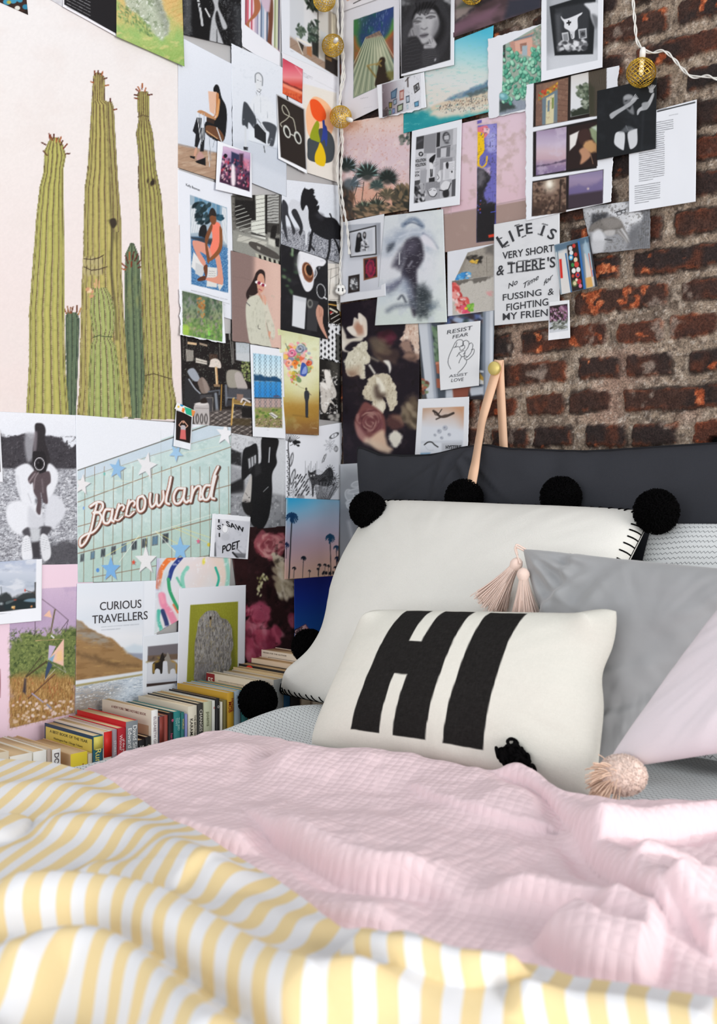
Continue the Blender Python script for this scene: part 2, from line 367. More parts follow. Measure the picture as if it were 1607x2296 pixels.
def quilt():
    top = (120, 1745, 180, 1708, 300, 1664, 400, 1636, 480, 1618, 560, 1630, 700, 1654, 850, 1680, 1000, 1700, 1110, 1720, 1190, 1757, 1245, 1808, 1300, 1812, 1400, 1808, 1500, 1802, 1607, 1796, 1850, 1785, 2050, 1780)
    bot = (40, 1800, 130, 1870, 250, 1950, 400, 2050, 560, 2130, 700, 2190, 800, 2225, 950, 2275, 1080, 2300, 1180, 2305, 1300, 2310, 1400, 2320, 1500, 2330, 1700, 2350, 2100, 2400, 2500, 2440)
    X, Y, Z, rh, edge = cloth_field('q', top, bot, 420, 300, quilt_z, .022, .612)
    q = sstep(0, .01, edge); n = X.shape[1], X.shape[0]
    top_ = np.stack([X, Y, .574+(Z-.574)*rh], -1)
    # the stitched relief: two sets of short rows that meet along long seams
    t = NT('pink_quilt', .8, .2); co = t.obj(); s = t.sep(co)
    wx = t.math('ADD', s[0], t.math('MULTIPLY', t.noise(7, co), .02)); wy = t.math('ADD', s[1], t.math('MULTIPLY', t.noise(6, co), .02))
    def rows(cx, cy, p): return t.math('PINGPONG', t.math('ADD', t.math('MULTIPLY', wx, cx), t.math('MULTIPLY', wy, cy)), p)
    p = .0062
    a = t.math('DIVIDE', rows(.95, .31, p), p); bb = t.math('DIVIDE', rows(-.25, .97, p), p)
    pill = t.math('POWER', t.math('MULTIPLY', a, bb), .5)
    seam = t.math('MINIMUM', t.math('DIVIDE', rows(.72, -.70, .11), .006), t.math('DIVIDE', rows(.80, .60, .11), .006)); seam = t.math('MINIMUM', seam, 1.)
    h = t.math('MULTIPLY', pill, seam); h = t.math('ADD', h, t.math('MULTIPLY', t.noise(60, co), .5))
    t.color(t.mix(t.math('MULTIPLY', t.noise(8, co), .10), L4('f6dde1'), L4('edc4cb'))); t.bump(h, .45, .0026)
    me = mesh_np('quilt', top_.reshape(-1, 3), grid_faces(*n, flip=True)); m = bpy.data.objects
    o = link('pink_quilt', me, t.m); md = o.modifiers.new('thick', 'SOLIDIFY'); md.thickness = .004; md.offset = -1
    return tag(o, 'rumpled pale pink quilt with stitched squares folded back across the bed', 'quilt')
quilt()
# ---- yellow striped blanket
def blanket_z(X, Y):
    ZR[0] = .655; z0 = .632; z = z0+0*X
    z = z+ridge(X, Y, (-150, 1760, 20, 1742, 140, 1742, 260, 1790), .014, .05, .04)
    z = z+roll(X, Y, (-150, 1850, 0, 1838, 60, 1815, 75, 1790), .012, .03, .05)
    z = z+ridge(X, Y, (60, 1830, 200, 1820, 330, 1850, 430, 1920, 560, 1990), .016, .035, .05)
    z = z+roll(X, Y, (-150, 2035, 100, 2028, 220, 2040, 320, 2085, 430, 2150, 560, 2240, 700, 2330), .036, .040, .055)
    z = z+ridge(X, Y, (300, 1880, 420, 1935, 540, 2000, 640, 2040, 760, 2070), .009, .03, .04)
    z = z+roll(X, Y, (150, 1925, 240, 1940, 330, 1965, 400, 1985), .010, .03, .05)
    z = z+ridge(X, Y, (-100, 2200, 40, 2150, 130, 2118, 220, 2120, 300, 2165, 380, 2240, 460, 2330, 560, 2420), .032, .034, .045)
    z = z-ridge(X, Y, (60, 2260, 150, 2215, 200, 2230, 230, 2300), .018, .03, .03)
    z = z+roll(X, Y, (720, 2130, 840, 2160, 950, 2182, 1050, 2200, 1130, 2188, 1200, 2155), .022, .020, .06)
    z = z+ridge(X, Y, (600, 2225, 760, 2205, 900, 2195, 1010, 2205, 1150, 2212, 1300, 2230), .022, .030, .04, taper=.3)
    z = z+roll(X, Y, (1130, 2240, 1300, 2245, 1450, 2262, 1620, 2295), .018, .02, .06)
    z = z0+(z-z0)*1.15
    z = z+.005*noise(X, Y, .10, 9, 2); ZR[0] = .622
    q = quilt_z(X, Y)+.010; k = .006; return np.maximum(z, q)+k*np.exp(-np.abs(z-q)/k)*.5
def blanket():
    top = (-320, 1700, -120, 1684, 0, 1680, 100, 1684, 190, 1702, 300, 1752, 450, 1846, 560, 1905, 640, 1958, 700, 2000, 760, 2048, 830, 2044, 920, 2070, 1000, 2105, 1060, 2128, 1150, 2128, 1220, 2140, 1290, 2164, 1450, 2182, 1607, 2196, 1800, 2215, 2100, 2240)
    bot = (-800, 2500, -560, 2700, -400, 2800, -200, 2850, 0, 2880, 300, 2900, 600, 2900, 900, 2900, 1300, 2900, 1700, 2850, 2100, 2800, 2500, 2700)
    X, Y, Z, rh, edge = cloth_field('b', top, bot, 420, 300, blanket_z, .016, .645)
    top_ = np.stack([X, Y, .598+(Z-.598)*rh], -1)
    t = NT('yellow_stripes', .85, .15); co = t.obj(); s = t.sep(co); nz = t.noise(5, co, 2)
    u = t.math('ADD', t.math('ADD', t.math('MULTIPLY', s[0], .885), t.math('MULTIPLY', s[1], .465)), t.math('MULTIPLY', s[2], .28))
    u = t.math('ADD', u, t.math('MULTIPLY', nz, .02))
    fr = t.math('PINGPONG', u, .0152); on = t.math('DIVIDE', t.math('SUBTRACT', fr, .0073), .0006); on = t.n('Clamp').outputs[0] if False else t.math('MINIMUM', t.math('MAXIMUM', on, 0.), 1.)
    t.color(t.mix(on, L4('e9e8ea'), t.mix(t.math('MULTIPLY', t.noise(400, co), .4), L4('edd39c'), L4('f2e0b8')))); t.bump(t.noise(500, co), .2, .001)
    me = mesh_np('blanket', top_.reshape(-1, 3), grid_faces(X.shape[1], X.shape[0], flip=True))
    o = link('striped_blanket', me, t.m); md = o.modifiers.new('thick', 'SOLIDIFY'); md.thickness = .003; md.offset = -1
    return tag(o, 'soft white blanket with yellow stripes bunched over the foot of the bed', 'blanket')
blanket()
# ================================================================ cushions
def cushion_cover(corners, T, n=(90, 70), inset=(.05, .05), pw=.42, seed=1, wr=.004, colf=None, back=.35, ear=0., bias=None, warp=None, ears=(), gath=(), folds=(), rnd=.02):
    TL, TR, BR, BL = [np.array(c, float) for c in corners]
    def param(m): g = np.linspace(-1, 1, m); return np.sign(g)*(1-(1-np.abs(g))**1.5)
    S, Tt = np.meshgrid(param(n[0]), param(n[1])); nn = np.cross(TR-TL, BL-TL); nn /= np.linalg.norm(nn)
    if nn@(CAM-TL) < 0: nn = -nn
    def surf(side):
        rc = 1-rnd*(np.abs(S)*np.abs(Tt))**5
        s = S*rc*(1-inset[0]*(1-Tt**2)*np.abs(S)**2); t = Tt*rc*(1-inset[1]*(1-S**2)*np.abs(Tt)**2); u = (s+1)/2; v = (t+1)/2
        P = ((1-u)*(1-v))[..., None]*BL+(u*(1-v))[..., None]*BR+((1-u)*v)[..., None]*TL+(u*v)[..., None]*TR
        bl = ((1-S**2)*(1-Tt**2)); hgt = np.clip(bl, 0, 1)**pw
        if bias is not None: hgt = hgt*(1+bias[0]*S+bias[1]*Tt)
        rad = np.sqrt(S**2+Tt**2); ang = np.arctan2(Tt, S)
        edge = np.clip(bl*3, 0, 1)*(1-np.clip(bl, 0, 1)**.5)
        W = wr*(noise(ang*4, rad*.9, 1., seed+side*3, 3)*1.6*edge+noise(S*2, Tt*2, 1., seed+5, 3)*np.clip(bl*2, 0, 1)*.6)
        for eu, ev, ea, es in ears: hgt = hgt+ea*np.exp(-((u-eu)**2+((v-ev)*.7)**2)/es**2)*np.clip(bl*14, 0, 1)
        for gu, gv, ga, gn, gr_ in gath:
            r = np.hypot(u-gu, v-gv); an = np.arctan2(np.abs(v-gv), np.abs(u-gu)); W = W+ga*np.sin(an*gn+2.5*noise(r*3, an, 1., seed, 2))*np.exp(-((r-gr_)/(gr_*.75))**2)*np.clip(bl*6, 0, 1)
        for fu, fv, fa, fl, fw, fr_ in folds:   # single creases: centre, depth, length, width, angle
            c_, s_ = math.cos(math.radians(fr_)), math.sin(math.radians(fr_)); a_ = (u-fu)*c_+(v-fv)*s_; b_ = -(u-fu)*s_+(v-fv)*c_
            W = W+fa*np.exp(-(a_/fl)**2)*(np.exp(-(b_/fw)**2)-.8*np.exp(-((b_-fw*1.6)/fw)**2))
        k = 1. if side == 0 else -back
        P = P+nn*(k*T/2*hgt+W*(1 if side == 0 else -1))[..., None]
        return P if warp is None else warp(P, u, v)
    A = surf(0); B = surf(1); nu, nv = n
    V = np.vstack([A.reshape(-1, 3), B.reshape(-1, 3)]); flip = np.dot(np.cross(A[0, 1]-A[0, 0], A[1, 0]-A[0, 0]), nn) < 0
    F = [grid_faces(nu, nv, 0, flip), grid_faces(nu, nv, nu*nv, not flip)]
    U, Vv = (S+1)/2, (Tt+1)/2
    col = None
    if colf is not None:
        c = colf(U, Vv).reshape(-1, 3); col = lin(np.vstack([c, np.broadcast_to(hexc(colf.back), c.shape)]))
    szu = np.linalg.norm(TR-TL); szv = np.linalg.norm(TL-BL)
    uv = np.stack([U*szu, Vv*szv], -1).reshape(-1, 2); uv = np.vstack([uv, uv])
    rim = np.vstack([A[0, :], A[1:, -1], A[-1, ::-1][1:], A[::-1, 0][1:]])
    return V, F, col, uv, rim, A, nn
def cushion(name, label, cat, corners, T, mat, group=None, **k):
    base = np.mean(corners, axis=0); base = np.array((base[0], base[1], min(c[2] for c in corners)))
    root = empty(name, base, label, cat, group)
    V, F, col, uv, rim, A, nn = cushion_cover(corners, T, **k)
    me = mesh_np('cover', V-base, F, col, True, uv); bm = bmesh.new(); bm.from_mesh(me); bmesh.ops.remove_doubles(bm, verts=bm.verts[:], dist=1e-5); bm.to_mesh(me); bm.free()
    link('cover', me, mat, root)
    return root, rim, A, nn
# charcoal cushion hung along the wall
M_char = cloth('charcoal_linen', '3f4046', 800, .3, .12)
M_charp = cloth('charcoal_piping', '26262a', 800)
zt = 1.094
def char_warp(P, u, v):
    x = P[..., 0]; pr = np.interp(x, [.10, .15, .20, .27, .36, .44, .50, .58, .70, .85, 1.02, 1.2, 1.6], [.014, .004, -.012, -.018, -.016, -.004, .003, -.008, -.014, -.014, -.006, .0, .006])
    P = P.copy(); P[..., 2] += (pr+.003*noise(x, x*0, .06, 2, 2))*v**2; P[..., 0] += .018*np.clip(1-v, 0, .25)*4*(u < .5)*(1-u*2); return P
ch, rim, A, nn = cushion('headboard_cushion', 'long charcoal grey cushion hanging on the brick wall from leather straps', 'cushion',
    [(.118, -.075, zt+.022), (1.62, -.075, zt+.022), (1.60, -.10, .60), (.135, -.10, .60)], .13, M_char, n=(200, 80), inset=(.022, .0), pw=.33, seed=3, wr=.010, warp=char_warp, folds=[(.22, .9, .008, .12, .007, 75), (.245, .86, .008, .14, .008, 100), (.27, .9, .006, .12, .006, 115), (.10, .8, .006, .2, .01, 60), (.19, .85, .005, .15, .008, 85), (.42, .8, .004, .2, .02, 90)])
b = MB(); b.tube(spline(rim[::4], 3), .0045, 6); b.build('piping', M_charp, ch)
# cream cushion with pompoms
M_cream = cloth('cream_wool', 'f2efe8', 500, .45, .05); M_black = NT('black_yarn', .95, .05); M_black.color('0b0a0b'); M_black.bump(M_black.noise(400, M_black.obj()), .8, .003); M_black = M_black.m
cc = [(.296, -.185, 1.000), (.972, -.19, .990), (.93, -.50, .60), on_x(618, 1556, .172)]
def cream_warp(P, u, v):
    P = P.copy(); k = np.exp(-((v-.30)/.20)**2)*(1-u)**3; P[..., 0] += .085*k; P[..., 1] -= .03*k; return P
cr, rim, A, nn = cushion('pompom_cushion', 'large cream wool cushion with black pompoms leaning on the charcoal cushion', 'cushion', cc, .20, M_cream, n=(120, 100), inset=(.03, .03), pw=.36, seed=8, wr=.006, warp=cream_warp, ears=[(.04, .05, .25, .07)])
def stitches(A, nn, edge, i0, i1, step, parent, ln=.026):
    b = MB(); nv, nu = A.shape[:2]
    def at(i, j): return A[-1-j, i] if edge == 'top' else A[i, -1-j] if edge == 'right' else A[i, j] if edge == 'left' else A[j, i]
    for i in np.arange(i0, i1, step).astype(int):
        j = 2
        while j < 30 and np.linalg.norm(at(i, j)-at(i, 0)) < ln: j += 1
        b.tube(np.array([at(i, k) for k in range(j+1)])+nn*.0014, .0016, 5)
    line = np.array([at(i, 0) for i in range(i0, i1)])+nn*.001
    b.tube(line, .0012, 4)
    return b.build('whip_stitching', M_black, parent)
stitches(A, nn, 'top', 4, 116, 3.6, cr); stitches(A, nn, 'right', 3, 97, 3., cr); stitches(A, nn, 'left', 3, 97, 3., cr); stitches(A, nn, 'bottom', 4, 116, 3.6, cr)
def pompom_mesh(name, R, n=2600, core=.86, seed=1, col=None):
    g = np.random.default_rng(seed); b = MB(); bm = bmesh.new(); bmesh.ops.create_icosphere(bm, subdivisions=4, radius=R*core)
    for v in bm.verts:
        c = v.co.normalized(); v.co = v.co*(1+.06*float(noise(np.array(c.x*3+c.z), np.array(c.y*3-c.z*2), .5, seed, 2)))
    b.bm(bm, col)
    d = g.normal(size=(n, 3)); d /= np.linalg.norm(d, axis=1)[:, None]; tip = d+g.normal(size=(n, 3))*.12; tip /= np.linalg.norm(tip, axis=1)[:, None]
    ln = R*(.97+.07*g.random(n)); ref = g.normal(size=(n, 3)); u = np.cross(d, ref); u /= np.linalg.norm(u, axis=1)[:, None]; v = np.cross(d, u)
    w = R*.035
    base = d*R*core*.97; V = np.concatenate([base+u*w, base-u*w*.5+v*w*.87, base-u*w*.5-v*w*.87, tip*ln[:, None]+u*w*.6, tip*ln[:, None]-u*w*.5+v*w*.5, tip*ln[:, None]-v*w*.6])
    i = np.arange(n); F4 = np.concatenate([np.stack([i+a*n, i+c*n, i+c*n+3*n, i+a*n+3*n], -1) for a, c in ((0, 1), (1, 2), (2, 0))]); F3 = np.stack([i+3*n, i+4*n, i+5*n], -1)
    b.add(V, [F4, F3], col)
    by = {}
    for f in b.F: by.setdefault(f.shape[1], []).append(f)
    return mesh_np(name, np.vstack(b.V), [np.vstack(f) for f in by.values()], np.vstack(b.C), True)
PM = pompom_mesh('pompom', .0395); PM.materials.append(M_black)
def pom(parent, p, sc=1., rot=0.):
    o = bpy.data.objects.new('pompom', PM); COL.objects.link(o); o.parent = parent
    o.location = tuple(np.array(p)-np.array(parent.location)); o.scale = (sc,)*3; o.rotation_euler = (rot, rot*2, rot*.7); return o
for px, py, y, r in ((825, 1144, -.262, .3), (1040, 1117, -.172, 1.1), (1257, 1114, -.172, 2.2), (1471, 1147, -.215, 3.1)):
    pom(cr, on_y(px, py, y), 1.02, r)
pom(cr, on_x(578, 1571, .245), 1.02, 4.); pom(cr, on_x(692, 1449, .225), .95, 5.); pom(cr, (1.0, -.5, .62), 1., 6.)
# zigzag pillow
cushion('pillow', 'pale grey pillow in a zigzag lined pillowcase behind the velvet cushion', 'pillow',
    [(.945, -.165, .968), (1.64, -.165, .985), (1.64, -.33, .59), (.93, -.31, .59)], .12, M_case, n=(90, 60), inset=(.02, .03), seed=14, wr=.006)
# grey velvet cushion with tassels
t = NT('grey_velvet', .7, .15); co = t.obj(); t.color(t.mix(t.math('MULTIPLY', t.noise(14, co, 4), .35), L4('a9aaac'), L4('8b8784'))); t.b.inputs['Sheen Weight'].default_value = .4; t.bump(t.noise(25, co, 3), .2, .004); M_velvet = t.m
vc = [on_y(1166, 1226, -.40), (1.335, -.375, .905), on_y(1670, 1630, -.36), on_y(1318, 1760, -.50)]
vr, vrim, VA, vn = cushion('velvet_cushion', 'soft grey velvet cushion with peach tassels beside the black lettered cushion', 'cushion', vc, .12, M_velvet, n=(110, 100), inset=(.028, .028), pw=.40, seed=21, wr=.014, ears=[(.05, .95, .22, .07)], gath=[(0, 1, .007, 15, .17)], folds=[(.08, .72, .008, .22, .022, 38), (.10, .52, .007, .2, .025, 25), (.14, .36, .008, .2, .02, 12), (.08, .2, .008, .25, .022, 5), (.3, .78, .006, .2, .03, 55), (.2, .9, .006, .12, .02, 70), (.45, .3, -.004, .3, .05, 20)])
M_peach = cloth('peach_yarn', 'fde2d4', 500, .3, .06)
def tassel(parent, top, direc, L=.085, seed=1, nst=260, spread=.36):
    g = np.random.default_rng(seed); d = np.array(direc, float); d /= np.linalg.norm(d); u = np.cross(d, (0.3, .5, .8)); u /= np.linalg.norm(u); v = np.cross(d, u); top = np.array(top, float)
    b = MB(); b.lathe([(.0005, 0), (.007, .003), (.0105, .009), (.011, .014), (.0085, .020), (.0075, .023)], top, d, 20)
    nb = b.build('tassel_head', M_peach, parent)
    b = MB()
    for i in range(nst):
        a = g.random()*6.283; r = math.sqrt(g.random()); e = (math.cos(a)*u+math.sin(a)*v); l = L*(.86+.16*g.random())
        s = np.linspace(0, 1, 6); rad = .007*r+spread*L*r*s**1.15*(.6+.12*g.random()); w = g.normal(size=3)*.0025
        P = top+d*(.020+(l)*s)[:, None]+e*rad[:, None]+w*(s**2)[:, None]
        b.tube(P, np.linspace(.0012, .0007, 6), 3, cap=False)
    b.build('tassel_skirt', M_peach, nb, world=False).location = (0, 0, 0)
    return nb
def fix_skirt(nb, parent):  # the skirt was modelled in world space: bring it into its parent's space
    for c in nb.children:
        c.data.transform(__import__('mathutils').Matrix.Translation(-Vector(parent.location)))
for top, dr, L, sp, sd in (((1166, 1252, -.425), (-.42, -.16, -.66), .082, .46, 3), ((1172, 1272, -.445), (.10, -.06, -1), .098, .38, 5)):
    nb = tassel(vr, on_y(*top), dr, L, sd, 430, sp); fix_skirt(nb, vr)
b = MB(); p0 = np.array(vc[0]); b.tube(spline([p0+(.012, 0, -.004), p0+(.0, -.012, .004), on_y(1160, 1245, -.415)], 8), .0016, 5); b.tube(spline([p0+(.012, 0, -.008), p0+(.003, -.02, .0), on_y(1166, 1264, -.435)], 8), .0016, 5); b.build('tassel_cord', M_peach, vr)
# HI cushion
def hi_col(U, V):
    U = U-(.036+.030*V); X = U*6.; Y = V*3.
    wb = noise(X, Y, .25, 3, 2)*.012
    def rect(x0, x1, y0, y1): return np.maximum(np.maximum(x0-U, U-x1)*6, np.maximum(y0-V, V-y1)*3)
    d = np.minimum.reduce([rect(.166, .282, .112, .965), rect(.335, .455, .112, .965), rect(.27, .35, .48, .70), rect(.515, .648, .112, .96)])+wb
    a = sstep(.010, -.010, d)[..., None]
    wv = (noise(X, Y*8, .05, 5, 2)*.03+noise(X*8, Y, .05, 6, 2)*.03)[..., None]
    return np.clip(hexc('f2efe4')*(1-a)+hexc('232120')*a+wv*(.4+.6*a)*.8, 0, 1)
def hi_warp(P, u, v):
    P = P.copy(); k = .013*np.exp(-((v-.66)/.13)**2)*np.clip((u-.6)/.4, 0, 1)**2; P[..., 0] -= k; P[..., 2] += .010*np.exp(-((u-.96)/.06)**2)*np.clip((v-.8)/.2, 0, 1); return P
hi_col.back = 'e9e6da'
M_hi = cloth('lettered_linen', 'e9e6da', 700, .35, .05, attr=True)
hc = [on_y(822, 1366, -.52), on_y(1394, 1376, -.51), on_y(1338, 1795, -.615), on_y(688, 1672, -.65)]
hr, hrim, HA, hn = cushion('lettered_cushion', 'cream lumbar cushion with large black letters HI leaning at the front of the pile', 'cushion', hc, .13, M_hi, n=(420, 240), inset=(.030, .045), pw=.40, seed=33, wr=.0035, colf=hi_col, warp=hi_warp, ears=[(.95, .92, .34, .07), (.05, .93, .2, .06)], rnd=.035)
g = np.random.default_rng(5); b = MB()
ctr = on_y(1150, 1698, -.655)
for i in range(95):
    p = ctr+g.normal(size=3)*np.array((.011, .005, .0065)); d = g.normal(size=3); d /= np.linalg.norm(d); e = np.cross(d, g.normal(size=3)); e /= np.linalg.norm(e); s = np.linspace(0, 6.283, 14)
    b.tube(p+.0075*(np.cos(s)[:, None]*d+np.sin(s)[:, None]*e), .0028, 6)
b.build('yarn_tuft', M_black, hr)
# pink cushion on the right
M_pinkc = cloth('pale_pink_cotton', 'ede4e9', 700, .2, .04)
a0 = on_y(1345, 1732, -.61); e1 = on_y(1607, 1388, -.53)-a0; e2 = on_y(1620, 1690, -.62)-a0
pc = [a0+e1*1.75, a0+e1*1.75+e2*2.1, a0+e2*2.1, a0]
pr, prim, PA, pn = cushion('pink_cushion', 'plain pale pink cushion with a fluffy peach tassel at its lower corner', 'cushion', pc, .11, M_pinkc, n=(110, 100), inset=(.0, .012), pw=.42, seed=41, wr=.008)
pm = pompom_mesh('peach_pompom', .0345, 2600, .95, 9); pm.materials.append(cloth('pale_peach_yarn', 'fde6d9', 500, .2, .03))
o = bpy.data.objects.new('tassel', pm); COL.objects.link(o); o.parent = pr; o.location = tuple(on_y(1395, 1738, -.645)-np.array(pr.location)); o.scale = (1.0, .9, .82)
b = MB(); g = np.random.default_rng(4); c0 = on_y(1392, 1740, -.655)
for i in range(150):
    s = np.linspace(0, 1, 6); e = np.array((-.9, -.5, -.25))+g.normal(size=3)*np.array((.5, .4, .45)); e /= np.linalg.norm(e)
    b.tube(c0+e*(.018+.026*s)[:, None]+np.array((0, 0, -.008))*(s**2)[:, None]+g.normal(size=3)*.003*s[:, None], .0009, 3, cap=False)
b.build('tassel_threads', cloth('peach_threads', 'fcdcc4', 500), pr)
# ================================================================ leather strap and brass knob
t = NT('tan_leather', .5, .35); t.color(t.mix(t.math('MULTIPLY', t.noise(60, t.obj()), .25), L4('ecc2a2'), L4('d9a785'))); M_lea = t.m
M_brass = plain('brass', 'e3cd7c', .45, .35, .5, 20, .08)
def ribbon(b, path, wdt, nrm, th=.0028):
    P = np.array(path, float); T = np.gradient(P, axis=0); T /= np.linalg.norm(T, axis=1)[:, None]; N = np.broadcast_to(np.array(nrm, float), P.shape); S = np.cross(T, N); S /= np.linalg.norm(S, axis=1)[:, None]; N = np.cross(S, T)
    V = np.stack([P-S*wdt/2, P+S*wdt/2, P+S*wdt/2+N*th, P-S*wdt/2+N*th], 1).reshape(-1, 3); n = len(P); i = np.arange(n-1)[:, None]*4; j = np.arange(4)[None]; j2 = (j+1) % 4
    b.add(V, [np.stack([i+j, i+j2, i+4+j2, i+4+j], -1).reshape(-1, 4), np.array([[3, 2, 1, 0]]), np.array([[0, 1, 2, 3]])+4*(n-1)])
kp = on_right(1108, 826, .030)+np.array((0, .030, 0))
st = empty('leather_strap', kp, 'tan leather strap looped over a brass knob holding up the charcoal cushion', 'strap')
b = MB(); ribbon(b, spline([on_right(1121, 808, .012), on_right(1122, 850, .012), on_right(1126, 930, .010), on_right(1130, 1010, .008), on_right(1133, 1100, .006)], 8), .021, (0, -1, 0)); b.build('back_strap', M_lea, st, smooth=False)
b = MB(); ribbon(b, spline([on_right(1119, 808, .016), on_right(1108, 850, .022), on_right(1085, 930, .05), on_right(1075, 985, .10), on_right(1066, 1040, .150), on_right(1059, 1078, .162), on_right(1050, 1130, .168)], 8), .023, (0, -1, 0)); b.build('front_strap', M_lea, st, smooth=False)
b = MB(); b.lathe([(.005, 0), (.005, .022), (.0135, .024), (.0150, .027), (.0150, .033), (.0138, .0352), (.0005, .0355)], kp+np.array((.0, 0, 0)), (0, -1, 0), 40); b.build('knob', M_brass, st)
# ================================================================ string lights
t = NT('gold_wire', .3, .5); t.b.inputs['Metallic'].default_value = .9; t.color('e3bd4c'); M_gold = t.m
M_white = plain('white_plastic', 'eceae6', .4); M_wire = plain('white_wire', 'e9e6e0', .45)
t = NT('bulb', .25, .5); t.color('f4e6c0'); t.b.inputs['Emission Color'].default_value = (1, .8, .45, 1); t.b.inputs['Emission Strength'].default_value = .35; M_bulb = t.m
def ball_meshes(R=.0265):
    b = MB(); n = 15; s = np.linspace(.10, math.pi-.10, 40)
    for k in range(n):
        for sg in (1, -1):
            ph = k*2*math.pi/n+sg*1.25*(s-.1)
            b.tube(np.stack([R*np.sin(s)*np.cos(ph), R*np.sin(s)*np.sin(ph), -R*np.cos(s)], -1), .00075, 4, cap=False)
    th = np.linspace(0, 2*math.pi, 25)
    for z, r in ((.994, .105), (-.994, .105)): b.tube(np.stack([R*r*1.1*np.cos(th), R*r*1.1*np.sin(th), R*z+0*th], -1), .0012, 5, cap=False)
    def me(b, name, mat):
        by = {}
        for f in b.F: by.setdefault(f.shape[1], []).append(f)
        m = mesh_np(name, np.vstack(b.V), [np.vstack(f) for f in by.values()]); m.materials.append(mat); return m
    sh = me(b, 'mesh_shade', M_gold)
    b = MB(); b.lathe([(.0055, R*.92), (.0058, R+.012), (.0045, R+.017), (.003, R+.019)], (0, 0, 0), (0, 0, 1), 16); so = me(b, 'socket', M_white)
    b = MB(); b.lathe([(.0005, -.006), (.004, -.003), (.005, .004), (.0042, .013), (.0045, R)], (0, 0, 0), (0, 0, 1), 14); bu = me(b, 'bulb', M_bulb)
    return sh, so, bu
BALL = ball_meshes()
def ball(parent, p, tilt=(0, 0, 0), sc=1.):
    a = bpy.data.objects.new('ball_shade', BALL[0]); COL.objects.link(a); a.parent = parent; a.location = tuple(np.array(p)-np.array(parent.location)); a.rotation_euler = tilt; a.scale = (sc,)*3
    for nm, me in (('socket', BALL[1]), ('bulb', BALL[2])):
        o = bpy.data.objects.new(nm, me); COL.objects.link(o); o.parent = a
def twisted(b, path, r=.0016, off=.0018, turns=55):
    P = spline(path, 24); n = len(P)*2; s = np.linspace(0, len(P)-1, n); P = np.stack([np.interp(s, np.arange(len(P)), P[:, i]) for i in range(3)], -1)
    T = np.gradient(P, axis=0); T /= np.linalg.norm(T, axis=1)[:, None]+1e-9; u = np.cross(T, (.577, -.577, .577)); u /= np.linalg.norm(u, axis=1)[:, None]+1e-9; v = np.cross(T, u)
    d = np.r_[0, np.cumsum(np.linalg.norm(np.diff(P, axis=0), axis=1))]; ph = d*turns*2.2
    for k in (0, math.pi): b.tube(P+off*(np.cos(ph+k)[:, None]*u+np.sin(ph+k)[:, None]*v), r, 5)
def cor(px, py, o=.02):  # a point hanging close to the corner
    return on_left(px, py, o) if px < 762 else on_right(px, py, o)
s1 = empty('string_lights', cor(762, 640), 'string of gold mesh ball lights with twisted white wire hanging down the corner', 'string lights', None)
b = MB(); twisted(b, [cor(x, y, .028) for x, y in ((764, -60), (768, 20), (766, 90), (770, 130), (764, 200), (761, 255), (768, 310), (764, 390), (768, 450), (778, 510), (783, 570))])
twisted(b, [cor(x, y, .022) for x, y in ((758, -60), (757, 40), (764, 110), (772, 170), (763, 220), (764, 300), (756, 370), (760, 430), (766, 490), (765, 560), (762, 600), (763, 640))], .0014)
b.build('wire', M_wire, s1)
for px, py, r in ((727, 0, .3), (746, 102, 1.), (763, 262, 2.)): ball(s1, cor(px, py, .036) if px != 763 else on_right(763.5, 262, .045), (r*.6+1.0, r*.4, r), 1.0)
b = MB(); c0 = cor(763.5, 651, .02); d = CAM-c0; d[2] = 0; d /= np.linalg.norm(d); sd = np.cross(d, (0, 0, 1.))
bm = bmesh.new(); 
for dx, dz, r in ((-.007, -.003, .0065), (.007, -.003, .0065), (-.004, .006, .0065), (.004, .006, .0065), (0, -.005, .008), (0, 0, .009)):
    b.lathe([(r, 0), (r, .006), (r*.8, .0085), (.0003, .009)], c0+sd*dx+np.array((0, 0, dz)), d, 16)
b.build('plug', M_white, s1)
b = MB()
for dx in (-.0052, .0052): b.box(c0+sd*dx+d*.0095+np.array((-.001, -.001, -.004)), c0+sd*dx+d*.0105+np.array((.001, .001, .004)))
b.build('plug_slots', plain('slot_dark', '3a3a3c'), s1)
s2 = empty('string_lights', on_right(1437, 110, .03), 'twisted white wire with one gold mesh ball light hanging in front of the bare bricks', 'string lights')
b = MB(); twisted(b, [on_right(x, y, o) for x, y, o in ((1415, -80, .03), (1419, 0, .03), (1423, 50, .03), (1428, 92, .03), (1444, 112, .032), (1462, 118, .03), (1487, 114, .03), (1508, 130, .03), (1530, 155, .03), (1552, 172, .03), (1585, 171, .03), (1615, 178, .03), (1700, 185, .03), (1900, 120, .03), (2200, -60, .03), (2500, -330, .03))], .0017, .0019)
b.build('wire', M_wire, s2); ball(s2, on_right(1437, 163, .034), (.05, .12, 0), 1.06)
s3 = empty('string_lights', on_right(1062, -60, .03), 'gold mesh ball light peeping in at the top of the picture above the beach print', 'string lights')
ball(s3, on_right(1058, -18, .03), (.5, .9, .4)); b = MB(); twisted(b, [on_right(x, y, .03) for x, y in ((1062, -64), (1150, -110), (1300, -130), (1410, -90))]); b.build('wire', M_wire, s3)
